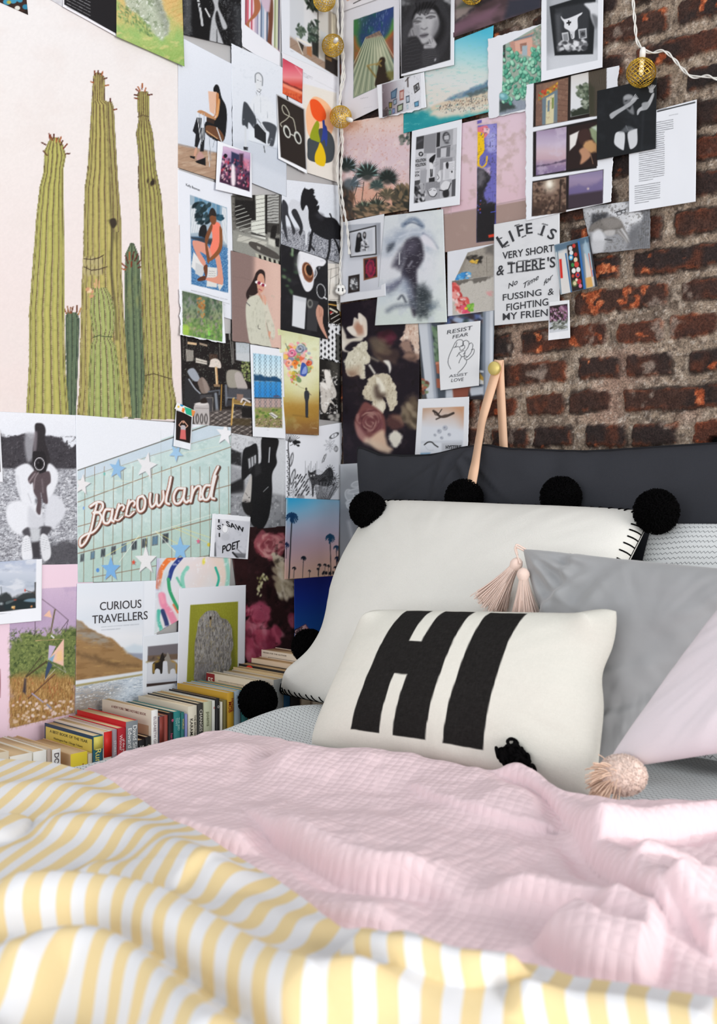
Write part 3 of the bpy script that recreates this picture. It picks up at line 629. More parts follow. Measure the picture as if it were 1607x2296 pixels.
# ================================================================ books on the ledge
lg = empty('book_ledge', (.125, -1.0, 0), 'low wooden ledge between the left wall and the bed under the books', 'ledge')
b = MB(); b.box((.018, -1.9, .375), (.262, -.02, .398), bev=.003); b.build('ledge_top', M_wood, lg)
for y in (-1.8, -.95, -.12): 
    b = MB(); b.box((.03, y-.012, 0), (.245, y+.012, .375), bev=.002); b.build('ledge_support', M_wood, lg)
_TX = {}
def text_mesh(s, bold=0.):
    k = (s, bold)
    if k not in _TX:
        cu = bpy.data.curves.new('t', 'FONT'); cu.body = s; cu.offset = bold; cu.resolution_u = 3; ob = bpy.data.objects.new('t', cu)
        me = bpy.data.meshes.new_from_object(ob); bpy.data.objects.remove(ob); bpy.data.curves.remove(cu)
        V = np.array([v.co[:2] for v in me.vertices]).reshape(-1, 2)
        me.calc_loop_triangles(); F = np.array([t.vertices[:] for t in me.loop_triangles]).reshape(-1, 3); bpy.data.meshes.remove(me)
        if len(V): V = V-np.array((V[:, 0].min(), 0))
        _TX[k] = (V, F)
    return _TX[k]
M_book = attr_mat('book_cover', .45, .35, 200, .05)
t = NT('book_pages', .85, .1); co = t.obj(); wv = t.n('TexWave', bands_direction='Y'); wv.inputs['Scale'].default_value = 260; wv.inputs['Distortion'].default_value = .6; t.l(co, wv.inputs['Vector'])
a = t.n('VertexColor', layer_name='Col').outputs[0]; t.color(t.mix(t.math('MULTIPLY', wv.outputs[0], .3), a, L4('a8865c'))); M_page = t.m
XS = .196; ZL = .398
def put_text(b, s, o, ex, ey, col, bold=0., fitw=None, h=None):
    V, F = text_mesh(s, bold)
    if not len(V): return
    sc = (h or .01)/.73; sx = sc if fitw is None else fitw/max(V[:, 0].max(), 1e-6)
    b.add(np.array(o)+V[:, :1]*sx*np.array(ex)+V[:, 1:]*sc*np.array(ey), F, col)
def book(label, x0, x1, py, cover, spine, depth=.135, pages='e2c49c', title=None, tcol='f2f0ea', front=None, lean=.0, th=.0018, zt=None, xs=XS, band=None):
    y0 = on_x(x0, py, xs)[1]; p1 = on_x(x1, py, xs); y1 = p1[1]; zt = zt or on_x((x0+x1)/2, py, xs)[2]
    depth *= 1.1; T = y1-y0-.0006; y0 += .0003; xl = xs-depth; z0 = ZL
    root = empty('book', (xs-depth/2, (y0+y1)/2, z0), label, 'book', 'books standing on the ledge beside the bed')
    b = MB(); b.box((xl, y0, z0), (xs, y0+th, zt), cover, .0004); b.box((xl, y0+T-th, z0), (xs, y0+T, zt), cover, .0004)
    n = 7; th_ = np.linspace(-1, 1, n); bul = .0022*(1-th_**2); V = []
    for z in (z0, zt):
        for k in range(n): V.append((xs+bul[k], y0+T*(th_[k]+1)/2, z))
        for k in range(n): V.append((xs-.0015, y0+T*(th_[k]+1)/2, z))
    i = np.arange(n-1)
    b.add(V, [np.stack([i, i+1, i+1+2*n, i+2*n], -1), np.stack([i+2*n, i+1+2*n, i+1+3*n, i+3*n], -1), np.stack([i+n, i+1+n, i+1, i], -1)], spine)
    if band:
        zb0, zb1, cb = band; b.box((xs+.0012, y0+.0006, z0+(zt-z0)*zb0), (xs+.0026, y0+T-.0006, z0+(zt-z0)*zb1), cb)
    if title:
        for q, (s, hh, z1) in enumerate(title):   # spine writing runs from the top downwards
            put_text(b, s, (xs+.0030, y0+T*hh[0], zt-z1), (0, 0, -1), (0, 1, 0), tcol, .012, None, T*hh[1])
    if front:
        for it in front:
            if it[0] == 'r': _, u0, u1, v0, v1, c = it; b.add([(xl+depth*u, y0-.0004, zt-v) for u, v in ((u0, v0), (u1, v0), (u1, v1), (u0, v1))], np.array([[3, 2, 1, 0]]), c)
            elif it[0] == 'c': _, u, v, r, c = it; aa = np.linspace(0, 2*math.pi, 20, endpoint=False); b.add([(xl+depth*u+r*math.cos(q), y0-.0006, zt-v+r*math.sin(q)) for q in aa], np.arange(20)[None], c)
            else: _, s, u0, u1, v, h, c = it; put_text(b, s, (xl+depth*u0, y0-.0008, zt-v), (1, 0, 0), (0, 0, 1), c, .01, depth*(u1-u0), h)
    b.build('book_cover', M_book, root, smooth=False)
    b = MB(); b.box((xl+.002, y0+th*.9, z0+.0015), (xs-.001, y0+T-th*.9, zt-.0012), pages); b.build('pages', M_page, root, smooth=False)
    if lean: root.rotation_euler = (lean, 0, 0)
    return root
G = 'book'
book('thick pale paperback at the far left edge of the row', -95, 20, 1695, 'e5d6bd', 'ded0b8')
book('thick worn paperback with a white spine just right of the leftmost thick paperback', 22, 72, 1692, 'ece2cc', 'efeae0', title=[('NOVEL', (.2, .5), .03)], tcol='b9b2a4')
book('white spined paperback with faint green lettering left of the DON spine', 74, 104, 1684, 'eee9dc', 'f0eee8', title=[('C L', (.25, .5), .02)], tcol='8fb0a0')
book('slim beige and grey paperback left of the DON spine', 105, 115, 1680, 'cdbfae', 'b7a598')
book('paperback with DON in black on its white spine', 116, 136, 1680, 'd8b98e', 'efece8', title=[('DON', (.2, .55), .006)], tcol='3a2d35')
book('beige paperback with a bright yellow spine near the blanket', 158, 196, 1688, 'dcb78b', 'f2d83a', title=[('TURNING', (.3, .45), .02)], tcol='b5763c', front=[('r', .8, .98, .002, .05, 'e0bd92')])
book('cream edged thin paperback tucked between the yellow and teal spines', 197, 207, 1690, 'd9c7a4', 'd8ccb4')
book('hardback with a yellow and navy cover and Run on its teal spine', 208, 230, 1649, '25405a', '1f6070', .15, 'e6cfa9',
     [('Run', (.18, .62), .024)], 'e9e07c', [('r', .03, .985, .006, .062, 'e5cf62'), ('t', 'A BEST BOOK OF THE YEAR', .12, .9, .015, .0055, '5b5333'), ('t', 'Washington Post  Chicago Tribune', .2, .8, .026, .004, '6d6440'), ('t', 'Kansas City Star', .35, .7, .035, .004, '6d6440')], band=(.86, .99, 'e3d465'))
book('paperback with a red and white spine right of the teal Run hardback', 231, 250, 1640, 'e0d2c4', 'eadfd6', .15, 'e3c9a2', [('FAMILY', (.25, .45), .055)], 'd8483c', band=(.74, 1., 'd8251f'))
book('thin mauve grey spined paperback before the big red book', 251, 262, 1636, 'c3b2b0', '9c8f98', .148, title=[('STORIES', (.2, .5), .02)], tcol='e0dade')
book('red covered paperback with a deep red spine', 263, 281, 1632, 'c4121f', 'b3222f', .15, 'e6cda4', [('Winner', (.15, .4), .012), ('of the prize', (.55, .3), .02)], 'f0cfd0')
book('grey spined thick paperback with bold white lettering behind the red book', 282, 309, 1617, 'bf1a22', '868c90', .15, 'e3c79c', [('David Simon and', (.52, .34), .008), ('Edward Burns', (.1, .34), .012)], 'eff0f0')
book('short black paperback with tall white letters S H on its spine', 310, 325, 1659, '2b2523', '1b1a1c', .12, title=[('S H', (.15, .6), .010)], tcol='d9d5cc')
book('short black paperback with cream lettering left of the white spine', 326, 338, 1652, '2a2422', '201d1d', .12, title=[('Good', (.2, .5), .014)], tcol='d8cbb5')
book('white spined paperback with a cream cover reading notable book', 339, 354, 1592, 'd9cdbb', 'efedea', .15, 'e2c59a', [('ELIZABETH GILBERT', (.25, .4), .012)], 'a08f98', [('t', 'A NEW YORK TIMES NOTABLE BOOK', .2, .9, .012, .005, '8a5e5a'), ('r', .55, .95, .03, .09, 'c9ab8c')])
book('blue and brick red spined paperback right of the white spine', 355, 366, 1606, '7e4a40', '33617a', .14, 'efe2c8', band=(.72, 1., '8e3f36'))
book('brick red spined paperback left of the black and teal spines', 367, 376, 1604, '8e4f40', '99473d', .14, 'd9b98e')
book('black spined paperback with a small pink star', 377, 388, 1598, '2b2525', '1e1c1f', .14, 'd0ad80', [('*', (.1, .9), .012), ('hero', (.3, .5), .04)], 'd05a80')
book('teal spined paperback with pale writing', 389, 404, 1595, '2f7f7c', '2b7f7e', .14, 'e9dcc6', [('THE RED', (.5, .3), .012), ('TENT', (.15, .3), .012)], '9fcac4')
book('dark teal paperback with gold writing', 405, 413, 1597, '2b6e70', '2c7370', .135, 'e0c8a0', [('WORLD', (.2, .5), .012)], 'd3c27e')
book('thin lavender blue spined paperback', 414, 420, 1601, '8d92c4', '8f93c8', .13)
book('thick cream paperback lettered KARA on its spine', 421, 441, 1583, 'ded2bd', 'e2dac6', .15, 'ecdcc0', [('THE BROTHERS', (.62, .22), .018), ('KARAMAZOV', (.15, .34), .024)], '4a453d')
book('dark brown spined paperback with white lettering CHANGES', 442, 455, 1577, '33302c', '3b3a36', .15, 'ecd9b6', [('CHANGES', (.25, .5), .012)], 'e6e0d2')
book('old sage green paperback with a mottled spine', 456, 474, 1573, 'c9c3a4', 'c5c7a9', .15, 'e5bd87', [('poems', (.3, .4), .02)], '7f8264')
book('thin white paperback with a small red badge on its spine', 475, 482, 1571, 'd8d6cc', 'd9d8d0', .14, title=[('o', (.2, .8), .012)], tcol='b8454a')
book('narrow black spined paperback with a tiny white circle', 483, 492, 1566, '1f1d1e', '222022', .14, 'caa377', [('O', (.25, .5), .014)], 'e3e0da')
book('thin white spined paperback beside the olive spine', 493, 499, 1574, 'ded7c7', 'e3dccb', .13)
book('olive brown spined paperback left of the yellow spine', 500, 508, 1570, '8a7a44', '7f7342', .13, 'd3ad7b')
book('mustard yellow paperback with big red letters on its spine', 509, 524, 1553, 'c69a32', 'd9a833', .15, 'e9d2a8', [('HOUSE', (.5, .36), .012), ('MOB', (.08, .44), .018)], 'a1302a')
book('light blue grey spined paperback left of the black pompom', 525, 539, 1549, '9fb3c0', 'aebfcb', .145, 'e8cda0', [('32', (.25, .4), .008)], '546a7c')
book('teal paperback half hidden by the black pompom', 541, 556, 1546, '3c7a78', '3f7f80', .14, 'e2bd88')
book('tan paperback behind the black pompom', 557, 574, 1548, 'd6b07e', 'c9a878', .14, 'e2bd88')
book('tall cream paperback with a dark red panel lettered ES on its cover', 575, 592, 1527, 'ddcfb8', 'd8cdb8', .15, 'e7d5b4', None, 'f2f0ea', [('r', .0, .17, .001, .06, '8a2027'), ('t', 'ES', .04, .14, .022, .013, 'e8dccb'), ('t', 'extraordinary and moving novel', .25, .75, .014, .003, '9a8c78'), ('t', 'one of the most memorable stories of the year', .25, .9, .022, .003, '9a8c78')])
book('tan paperback with a steel blue spine beside the cream cushion', 594, 612, 1538, 'cfa777', '6f7f8e', .14, 'e3bf8c')
book('pale paperback with a grey spine next to the cream cushion', 613, 634, 1523, 'd4ccbf', 'a9a8a4', .15, 'e5c89c')
book('paperback with a deep blue spine beside the cream cushion', 635, 650, 1514, 'd0b58a', '2e5f86', .15, 'e4c293')
book('black covered paperback with a red and yellow badge', 651, 672, 1506, '26211f', '2c2624', .155, 'ddb585', None, 'f2f0ea', [('c', .22, .016, .016, 'd7372c'), ('c', .22, .016, .012, 'e8b23b'), ('c', .22, .016, .009, 'c92c26'), ('r', .5, .95, .006, .03, '4b4540')])
book('pale pink covered paperback low between the two far books', 676, 696, 1492, 'e2c6a8', 'c9b59a', .15, 'dcb383')
book('cream covered paperback with thin ruled lines standing last in the row', 702, 735, 1472, 'ead9c4', 'dcccb6', .155, 'd9b78c', None, 'f2f0ea', [('t', 'PRAISE FOR THE AUTHOR', .04, .5, .007, .003, '6b6055'), ('r', .14, .95, .014, .0148, '8b8175'), ('r', .14, .146, .014, .05, '8b8175'), ('t', 'T', .86, .93, .022, .009, '3a332e'), ('t', 'THE STORY', .18, .85, .036, .006, '4a423b')])
# ================================================================ paper things taped to the walls
t = NT('printed_paper', .55, .2); a = t.n('VertexColor', layer_name='Col').outputs[0]; t.color(a); t.bump(t.noise(220, t.obj()), .05, .0006); M_print = t.m
GP = 'prints and pages taped to the walls'
class P:
    """a printed sheet: traced in the photograph's pixels, laid on the plane of its wall at its real size"""
    def __init__(s, name, label, wall, z, quad, layer, base='e6e8ee', cell=1.7, torn='', curl=0., cat='print', rough=2.2):
        s.name, s.label, s.wall, s.cat, s.layer = name, label, wall, cat, layer; s.Z = z
        q = s.T(quad); TL, TR, BR, BL = q
        L = np.linalg.norm; nu = max(3, int(max(L(TR-TL), L(BR-BL))/cell)+1); nv = max(3, int(max(L(TL-BL), L(TR-BR))/cell)+1)
        u, v = np.meshgrid(np.linspace(0, 1, nu), np.linspace(0, 1, nv)); s.nu, s.nv = nu, nv
        Q = ((1-u)*(1-v))[..., None]*TL+(u*(1-v))[..., None]*TR+(u*v)[..., None]*BR+((1-u)*v)[..., None]*BL
        seed = abs(hash(label.encode())) % 97 if False else sum(map(ord, label)) % 97; s.seed = seed
        for e in torn:
            k, (d, f) = {'t': (u, ((0, 1), 1-v)), 'b': (u, ((0, 1), v)), 'l': (v, ((1, 0), 1-u)), 'r': (v, ((1, 0), u))}[e]
            ln = (nu if e in 'tb' else nv)*cell
            dsp = (noise(k*ln, k*0+3, 26., seed, 4)+.5*noise(k*ln, k*0+9, 6., seed+1, 2))*rough; Q = Q+(dsp*np.clip(f*1.0-.6, 0, 1)/.4)[..., None]*np.array(d)
        s.X, s.Y, s.u, s.v = Q[..., 0], Q[..., 1], u, v
        s.lift = curl*(np.clip(v-.55, 0, 1)/.45)**2*(.6+.8*np.abs(u-.5))+.0004*(1+noise(u*3, v*3, 1., seed, 2))
        s.c = np.broadcast_to(hexc(base), s.X.shape+(3,)).copy(); s.m = None; s.txt = []; s.q = q
    def T(s, p):
        p = np.asarray(p, float).reshape(-1, 2)
        return p*s.Z[2]+np.array(s.Z[:2])
    def put(s, w, col):
        if s.m is not None: w = w*s.m
        col = hexc(col) if isinstance(col, str) else col
        s.c += (col-s.c)*w[..., None]
        return s
    def clip(s, pts=None, soft=1.):
        s.m = None if pts is None else sstep(soft, -soft, sdf_poly(s.X, s.Y, s.T(pts))); return s
    def f(s, col, a=1.): return s.put(np.full(s.X.shape, a), col)
    def _reg(s, pts, pad):
        lo = pts.min(0)-pad; hi = pts.max(0)+pad; m = (s.X >= lo[0])&(s.X <= hi[0])&(s.Y >= lo[1])&(s.Y <= hi[1])
        return np.nonzero(m)
    def _put(s, idx, w, col):
        if s.m is not None: w = w*s.m[idx]
        col = hexc(col) if isinstance(col, str) else col
        s.c[idx] += (col-s.c[idx])*w[:, None]
    def p(s, pts, col, soft=.9, a=1., rag=0., rs=8.):
        pts = s.T(pts); idx = s._reg(pts, soft*2+rag+1)
        if len(idx[0]):
            x, y = s.X[idx], s.Y[idx]; d = sdf_poly(x, y, pts)
            if rag: d = d+noise(x, y, rs, s.seed, 3)*rag
            s._put(idx, sstep(soft, -soft, d)*a, col)
        return s
    def sp(s, pts, col, soft=.9, a=1., rag=0., rs=8.):   # smooth closed outline
        q = np.asarray(pts, float).reshape(-1, 2); n = len(q); w = np.vstack([q[-2:], q, q[:3]]); sm = spline(w, 5)[10:10+5*n]
        return s.p(sm, col, soft, a, rag, rs)
    def e(s, cx, cy, rx, ry, col, rot=0., soft=.9, a=1., rag=0., rs=8.):
        (cx, cy), = s.T((cx, cy)); rx *= s.Z[2]; ry *= s.Z[2]; R = max(rx, ry)+soft*2+rag; idx = s._reg(np.array([[cx-R, cy-R], [cx+R, cy+R]]), 0)
        if len(idx[0]):
            x, y = s.X[idx]-cx, s.Y[idx]-cy; r = math.radians(rot); xx = x*math.cos(r)+y*math.sin(r); yy = -x*math.sin(r)+y*math.cos(r)
            k = np.hypot(xx/rx, yy/ry); d = (k-1)*min(rx, ry)
            if rag: d = d+noise(x+cx, y+cy, rs, s.seed, 3)*rag
            s._put(idx, sstep(soft, -soft, d)*a, col)
        return s
    def l(s, pts, w, col, soft=.7, a=1., curve=False):
        pts = s.T(spline(np.asarray(pts, float).reshape(-1, 2), 6) if curve else pts); w = w*s.Z[2]/2; idx = s._reg(pts, w+soft*2)
        if len(idx[0]):
            d = dist_line(s.X[idx], s.Y[idx], pts)-w; s._put(idx, sstep(soft, -soft, d)*a*min(1., (w+.35)/.7), col)
        return s
    def g(s, p0, p1, cols, a=1.):
        p0, p1 = s.T(np.r_[p0, p1]); d = p1-p0; tt = np.clip(((s.X-p0[0])*d[0]+(s.Y-p0[1])*d[1])/(d@d), 0, 1)
        C = np.array([hexc(c) for c in cols]); k = np.linspace(0, 1, len(cols)); col = np.stack([np.interp(tt, k, C[:, i]) for i in range(3)], -1)
        return s.put(np.full(s.X.shape, a), col)
    def tx(s, sc, lo, hi, cols, a=1., seed=0, st=(1., 1.), octv=4):   # noise texture: colour laid where the noise lies between lo and hi
        nz = noise(s.X/st[0], s.Y/st[1], sc*s.Z[2], s.seed+seed, octv)
        return s.put(sstep(lo, hi, nz)*a, cols)
    def gr(s, amp, sc=3., seed=0, st=(1., 1.)):   # the print's grain
        nz = noise(s.X/st[0], s.Y/st[1], sc*s.Z[2], s.seed+seed+50, 3)*amp
        s.c += (nz if s.m is None else nz*s.m)[..., None]; return s
    def b(s, pts, cols, n, r0, r1, asp=1., rot=0., seed=1, soft=.9, a=1., jit=25):   # many small dabs inside an outline
        g = np.random.default_rng(seed); q = np.asarray(pts, float).reshape(-1, 2); lo, hi = q.min(0), q.max(0); k = 0
        while k < n:
            x, y = lo+g.random(2)*(hi-lo)
            if sdf_poly(np.array([x]), np.array([y]), q)[0] > 0: k += .2; continue
            r = r0+(r1-r0)*g.random(); s.e(x, y, r*asp, r, cols[g.integers(len(cols))], rot+g.normal()*jit, soft, a); k += 1
        return s
    def h(s, pts, n, w, col, ang, a=1., wob=0., gap=0.):   # evenly ruled lines clipped to an outline
        q = s.T(pts); r = math.radians(ang); d = s.X*math.cos(r)+s.Y*math.sin(r); qd = q[:, 0]*math.cos(r)+q[:, 1]*math.sin(r)
        if wob: d = d+noise(s.X, s.Y, 14., s.seed, 2)*wob
        per = (qd.max()-qd.min())/n; dd = np.abs((d-qd.min())/per-np.floor((d-qd.min())/per)-.5)*per; m = sstep(.8, -.8, sdf_poly(s.X, s.Y, q))
        if gap: m = m*(noise(s.X, s.Y, 5., s.seed+4, 2) > -gap)
        return s.put(sstep(w*s.Z[2]/2+.6, w*s.Z[2]/2-.6, dd)*m*a*min(1., (w*s.Z[2]+.5)/1.4), col)
    def text(s, st, x, y, w, h, slope, col, bold=0., shear=0., lay=1, up=(0, -1)):
        s.txt.append((st, s.T((x, y))[0], w and w*s.Z[2], h*s.Z[2], slope, col, bold, shear, lay, up)); return s
    def para(s, x, y, w, n, dy, slope, col, hh=.5, seed=0, ind=True):   # lines of small print
        g = np.random.default_rng(seed+5)
        for i in range(n):
            xx = x; yy = y+i*dy; end = x+w*(1 if i < n-1 else .5)
            while xx < end-2:
                ww = min((2+5*g.random())*abs(dy)*.45, end-xx); s.l((xx, yy+(xx-x)*slope, xx+ww, yy+(xx+ww-x)*slope), abs(dy)*hh, col, .5, .55+.25*g.random()); xx += ww+abs(dy)*.38
        return s
    def plane(s, x, y, off): return (on_left if s.wall == 'L' else on_right)(x, y, off)
    def done(s):
        off = (.0012 if s.wall == 'L' else .0075)+s.layer*.0011; V = s.plane(s.X, s.Y, off+s.lift).reshape(-1, 3); F = [grid_faces(s.nu, s.nv, 0, True)]; C = lin(np.clip(s.c, 0, 1).reshape(-1, 3))
        # the sheet's cut edge
        ids = np.arange(s.nu*s.nv).reshape(s.nv, s.nu); rim = np.concatenate([ids[0, :], ids[1:, -1], ids[-1, ::-1][1:], ids[::-1, 0][1:-1]]); nb = len(V); m = len(rim)
        ax = 0 if s.wall == 'L' else 1; bk = V[rim].copy(); bk[:, ax] += -.0006 if s.wall == 'L' else .0006
        i = np.arange(m); j = (i+1) % m; F.append(np.stack([rim[i], rim[j], nb+j, nb+i], -1)); V = np.vstack([V, bk]); C = np.vstack([C, C[rim]*.97]); n = len(V)
        tri = []
        for st, o, w, h, sl, col, bold, shear, lay, up in s.txt:
            Vt, Ft = text_mesh(st, bold)
            if not len(Vt): continue
            sy = h/.73; sx = sy if not w else w/Vt[:, 0].max(); px = o[0]+Vt[:, 0]*sx+Vt[:, 1]*sy*(shear+up[0]); py = o[1]+Vt[:, 0]*sx*sl+Vt[:, 1]*sy*up[1]
            u_ = np.interp(px, [min(s.q[:, 0]), max(s.q[:, 0])], [0, 1]); v_ = np.interp(py, [min(s.q[:, 1]), max(s.q[:, 1])], [0, 1])
            ii = np.clip((v_*(s.nv-1)).round().astype(int), 0, s.nv-1); jj = np.clip((u_*(s.nu-1)).round().astype(int), 0, s.nu-1)
            W = s.plane(px, py, off+s.lift[ii, jj]+.0013*lay); V = np.vstack([V, W]); tri.append(Ft+n); n += len(W); C = np.vstack([C, np.tile(lin(hexc(col)), (len(W), 1))])
        if tri: F.append(np.vstack(tri))
        base = V[:s.nu*s.nv].mean(0); me = mesh_np(s.name, V-base, F, C, True); o = link(s.name, me, M_print, None, tuple(base))
        return tag(o, s.label, s.cat, GP)
PX = (0, 0, 1); Z1 = (0, 0, .26136); Z2 = (390, 0, .24269); Z3 = (740, 0, .24269); Z4 = (1080, 0, .32794); Z5 = (0, 480, .26136); Z6 = (390, 380, .24269); Z7 = (740, 260, .24269); Z8 = (980, 440, .39017)
Z9 = (390, 700, .24269); Z10 = (740, 650, .24891); Z11 = (0, 900, .26136); Z12 = (380, 920, .29869); Z13 = (0, 1240, .26136); Z14 = (320, 1230, .28625)
# ---------------------------------------------------------------- left wall, top band
c = P('poster', 'large poster of tall green cacti on a pale blush background', 'L', PX, (-150, -140, 397, -20, 408, 946, -160, 916), 1, 'e9e3e2', 2.0, cat='poster')
c.g((200, 0), (200, 930), ['e9e5e5', 'e8e1df', 'e6dad8', 'e4d6d3']); c.tx(60, -.2, .6, 'e3d9d6', .4)
def cactus(L, R, n, dark, light, mid, line='5a4134', hl='cfbd92', tips=None, crenel=0):
    L = np.array(L, float).reshape(-1, 2); R = np.array(R, float).reshape(-1, 2)   # (y, x) from the top down
    lo = max(L[0, 0], R[0, 0]); hi = min(L[-1, 0], R[-1, 0]); xl = np.interp(c.Y, L[:, 0], L[:, 1]); xr = np.interp(c.Y, R[:, 0], R[:, 1])
    wob = noise(c.X*0+n, c.Y, 28., n, 2)*1.2; f = (c.X-xl)/np.maximum(xr-xl, .1); w = np.maximum(xr-xl, .1)
    m = sstep(-.8, .8, (c.X-xl+.6*noise(c.X*0, c.Y, 5., 3, 2)))*sstep(-.8, .8, xr-c.X)*sstep(-.8, .8, c.Y-lo)*(c.Y <= hi+.5)
    th = np.arcsin(np.clip(2*f-1, -1, 1)); ph = (th/math.pi+.5)*n+wob*.06; fr = ph-np.floor(ph)
    c.m = m; c.f(mid); c.put(sstep(.15, .5, fr)*sstep(1., .62, fr), light); c.put(sstep(.8, 1., fr)*.75, dark); c.put(sstep(.25, .0, fr)*.35, hl)
    c.put(np.clip(np.abs(f-.5)*2, 0, 1)**4*.45, dark); c.tx(7, .1, .6, dark, .25, 2, (1, 1)); c.tx(50, .1, .5, 'a9a35c', .35, 5, (.6, 2))
    dl = np.minimum(fr, 1-fr)*w/n; brk = .65+.35*(noise(c.X, c.Y, 4., 9, 2) > -.2); c.put(sstep(1.25, .35, dl)*.85*brk, line)
    dh = np.abs(fr-.10)*w/n; c.put(sstep(1.4, .3, dh)*.55*sstep(300, 700, c.Y), hl)
    st = np.abs((c.Y/4.2)-np.floor(c.Y/4.2)-.5); c.put(sstep(.2, .05, st)*sstep(.3, .06, fr)*.6*sstep(500, 700, c.Y), line)
    c.m = None
def tips(pts, cols=('7a3b26', 'a5603a', '5b3026'), ln=9):
    g = np.random.default_rng(len(pts))
    for x, y, a in pts:
        r = math.radians(a); l = ln*(.8+.5*g.random()); c.l((x, y, x+l*math.sin(r), y-l*math.cos(r)), 3.2, cols[g.integers(len(cols))])
cactus((665, 290, 690, 282, 800, 279, 935, 268), (665, 312, 720, 322, 800, 330, 940, 340), 4, '3d4a3c', '6f7d5e', '56634b', '3a3f38', '7f8a68')
cactus((545, 292, 570, 281, 640, 279, 720, 280, 938, 288), (545, 300, 575, 312, 640, 316, 720, 320, 938, 326), 4, '36443a', '71815f', '4f5f4a', '2f3630', '8b9a72')
tips([(287, 590, -20), (284, 600, -50), (290, 582, 0), (297, 582, 10), (302, 585, 25), (308, 592, 40), (310, 600, 70), (281, 605, -70), (294, 598, 5)], ln=14)
cactus((700, 150, 715, 146, 760, 147, 934, 151), (700, 172, 715, 178, 760, 177, 934, 170), 4, '33423c', '64755c', '4a5b4b', '2d352f', '87946c')
tips([(149, 703, -25), (153, 700, -8), (157, 702, 5), (160, 702, 15), (172, 700, 3), (176, 705, 20)], ('b98a5c', '8a5a3a', '6b3f2a'), 13)
cactus((163, 212, 172, 209, 200, 207, 300, 201, 380, 196, 420, 190, 520, 187, 570, 187, 640, 183, 760, 180, 870, 178, 935, 172), (163, 226, 172, 234, 225, 236, 235, 251, 300, 258, 400, 264, 500, 272, 600, 272, 700, 277, 800, 284, 940, 296), 9, '6f6a42', 'bcb06a', '9d9656')
c.p((236, 228, 251, 228, 258, 300, 262, 400, 270, 500, 262, 560, 246, 500, 240, 320), '6f6645', 3, .45, 2)
cactus((228, 239, 240, 238, 300, 240, 420, 248, 520, 250), (228, 250, 240, 255, 300, 258, 420, 265, 520, 271), 3, '6a6240', 'a79d62', '8b8350')
c.l((246, 495, 252, 520, 249, 600, 258, 690, 262, 760), 6, '3f392b', 3, .55, True); c.sp((247, 492, 258, 490, 262, 502, 254, 512, 248, 505), '3a3128', 2)
for y, hh in ((585, 14), (606, 14)): 
    for x in range(190, 232, 9): c.e(x, y+(x % 2)*4, 5, hh*.75, 'b3a877', 0, 1.5); c.e(x+4, y, 1.2, hh*.7, '4b3a2f', 0, .8)
c.l((188, 580, 205, 582, 222, 578, 232, 572), 2, '3f3028'); c.l((188, 598, 205, 606, 222, 604, 240, 598), 2, '3f3028')
tips([(213, 166, -10), (220, 165, 3), (228, 169, 15), (233, 177, 70), (236, 192, 80), (209, 185, -70), (247, 228, 0), (255, 246, 80)], ln=7)
cactus((645, 208, 665, 203, 700, 201, 740, 207, 760, 211, 775, 203, 830, 199, 940, 196), (645, 238, 665, 250, 700, 258, 740, 256, 760, 249, 775, 259, 830, 267, 945, 274), 7, '66723f', 'a9b06c', '8a9a5c', '4d3a30', 'd6c79a')
c.l((208, 757, 222, 752, 236, 755, 252, 756), 1.8, '3d4a33')
c.b((190, 645, 208, 650, 210, 664, 203, 668), ['d8b78c', 'c79670', 'e2c8a0'], 8, 3, 6, .8, 30, 5); tips([(214, 645, -15), (222, 645, 2), (217, 640, -5)], ('d2a67e', 'b9815c'), 12)
cactus((205, 310, 215, 308, 245, 308, 265, 311, 300, 305, 350, 310, 420, 310, 480, 313, 600, 316, 700, 318, 790, 322, 850, 325, 940, 315), (205, 331, 215, 334, 265, 334, 300, 343, 380, 350, 440, 362, 500, 366, 600, 374, 700, 380, 800, 384, 860, 387, 900, 395, 945, 396), 8, '5f5f3a', 'b0a963', '8f8b4f')
c.e(342, 409, 5, 8, '2a211c', 20, 2, .95, 2, 4); c.e(331, 406, 2, 5, '3a2f26', 0, 1.5); c.l((309, 262, 320, 258, 333, 262), 2, '5a4a35'); c.l((325, 842, 345, 838, 368, 845, 385, 850), 2.2, '50452f')
tips([(311, 205, -50), (309, 214, -80), (314, 203, -30), (318, 200, 0), (319, 196, 0), (325, 204, 12), (333, 213, 80), (309, 222, -70)], ln=8)
cactus((308, 116, 318, 108, 340, 99, 385, 98, 418, 89, 480, 82, 624, 71, 702, 65, 820, 65, 940, 58), (308, 132, 324, 141, 348, 148, 379, 142, 480, 143, 571, 144, 689, 144, 820, 146, 940, 155), 7, '75753f', 'bbb467', '9a9c55')
tips([(112, 312, -10), (117, 314, -20), (120, 310, 5), (126, 318, 8), (134, 318, 15), (136, 325, 25), (142, 333, 40), (147, 345, 85), (103, 325, -60), (105, 348, -40)], ln=10)
c.gr(.015, 4); c.done()

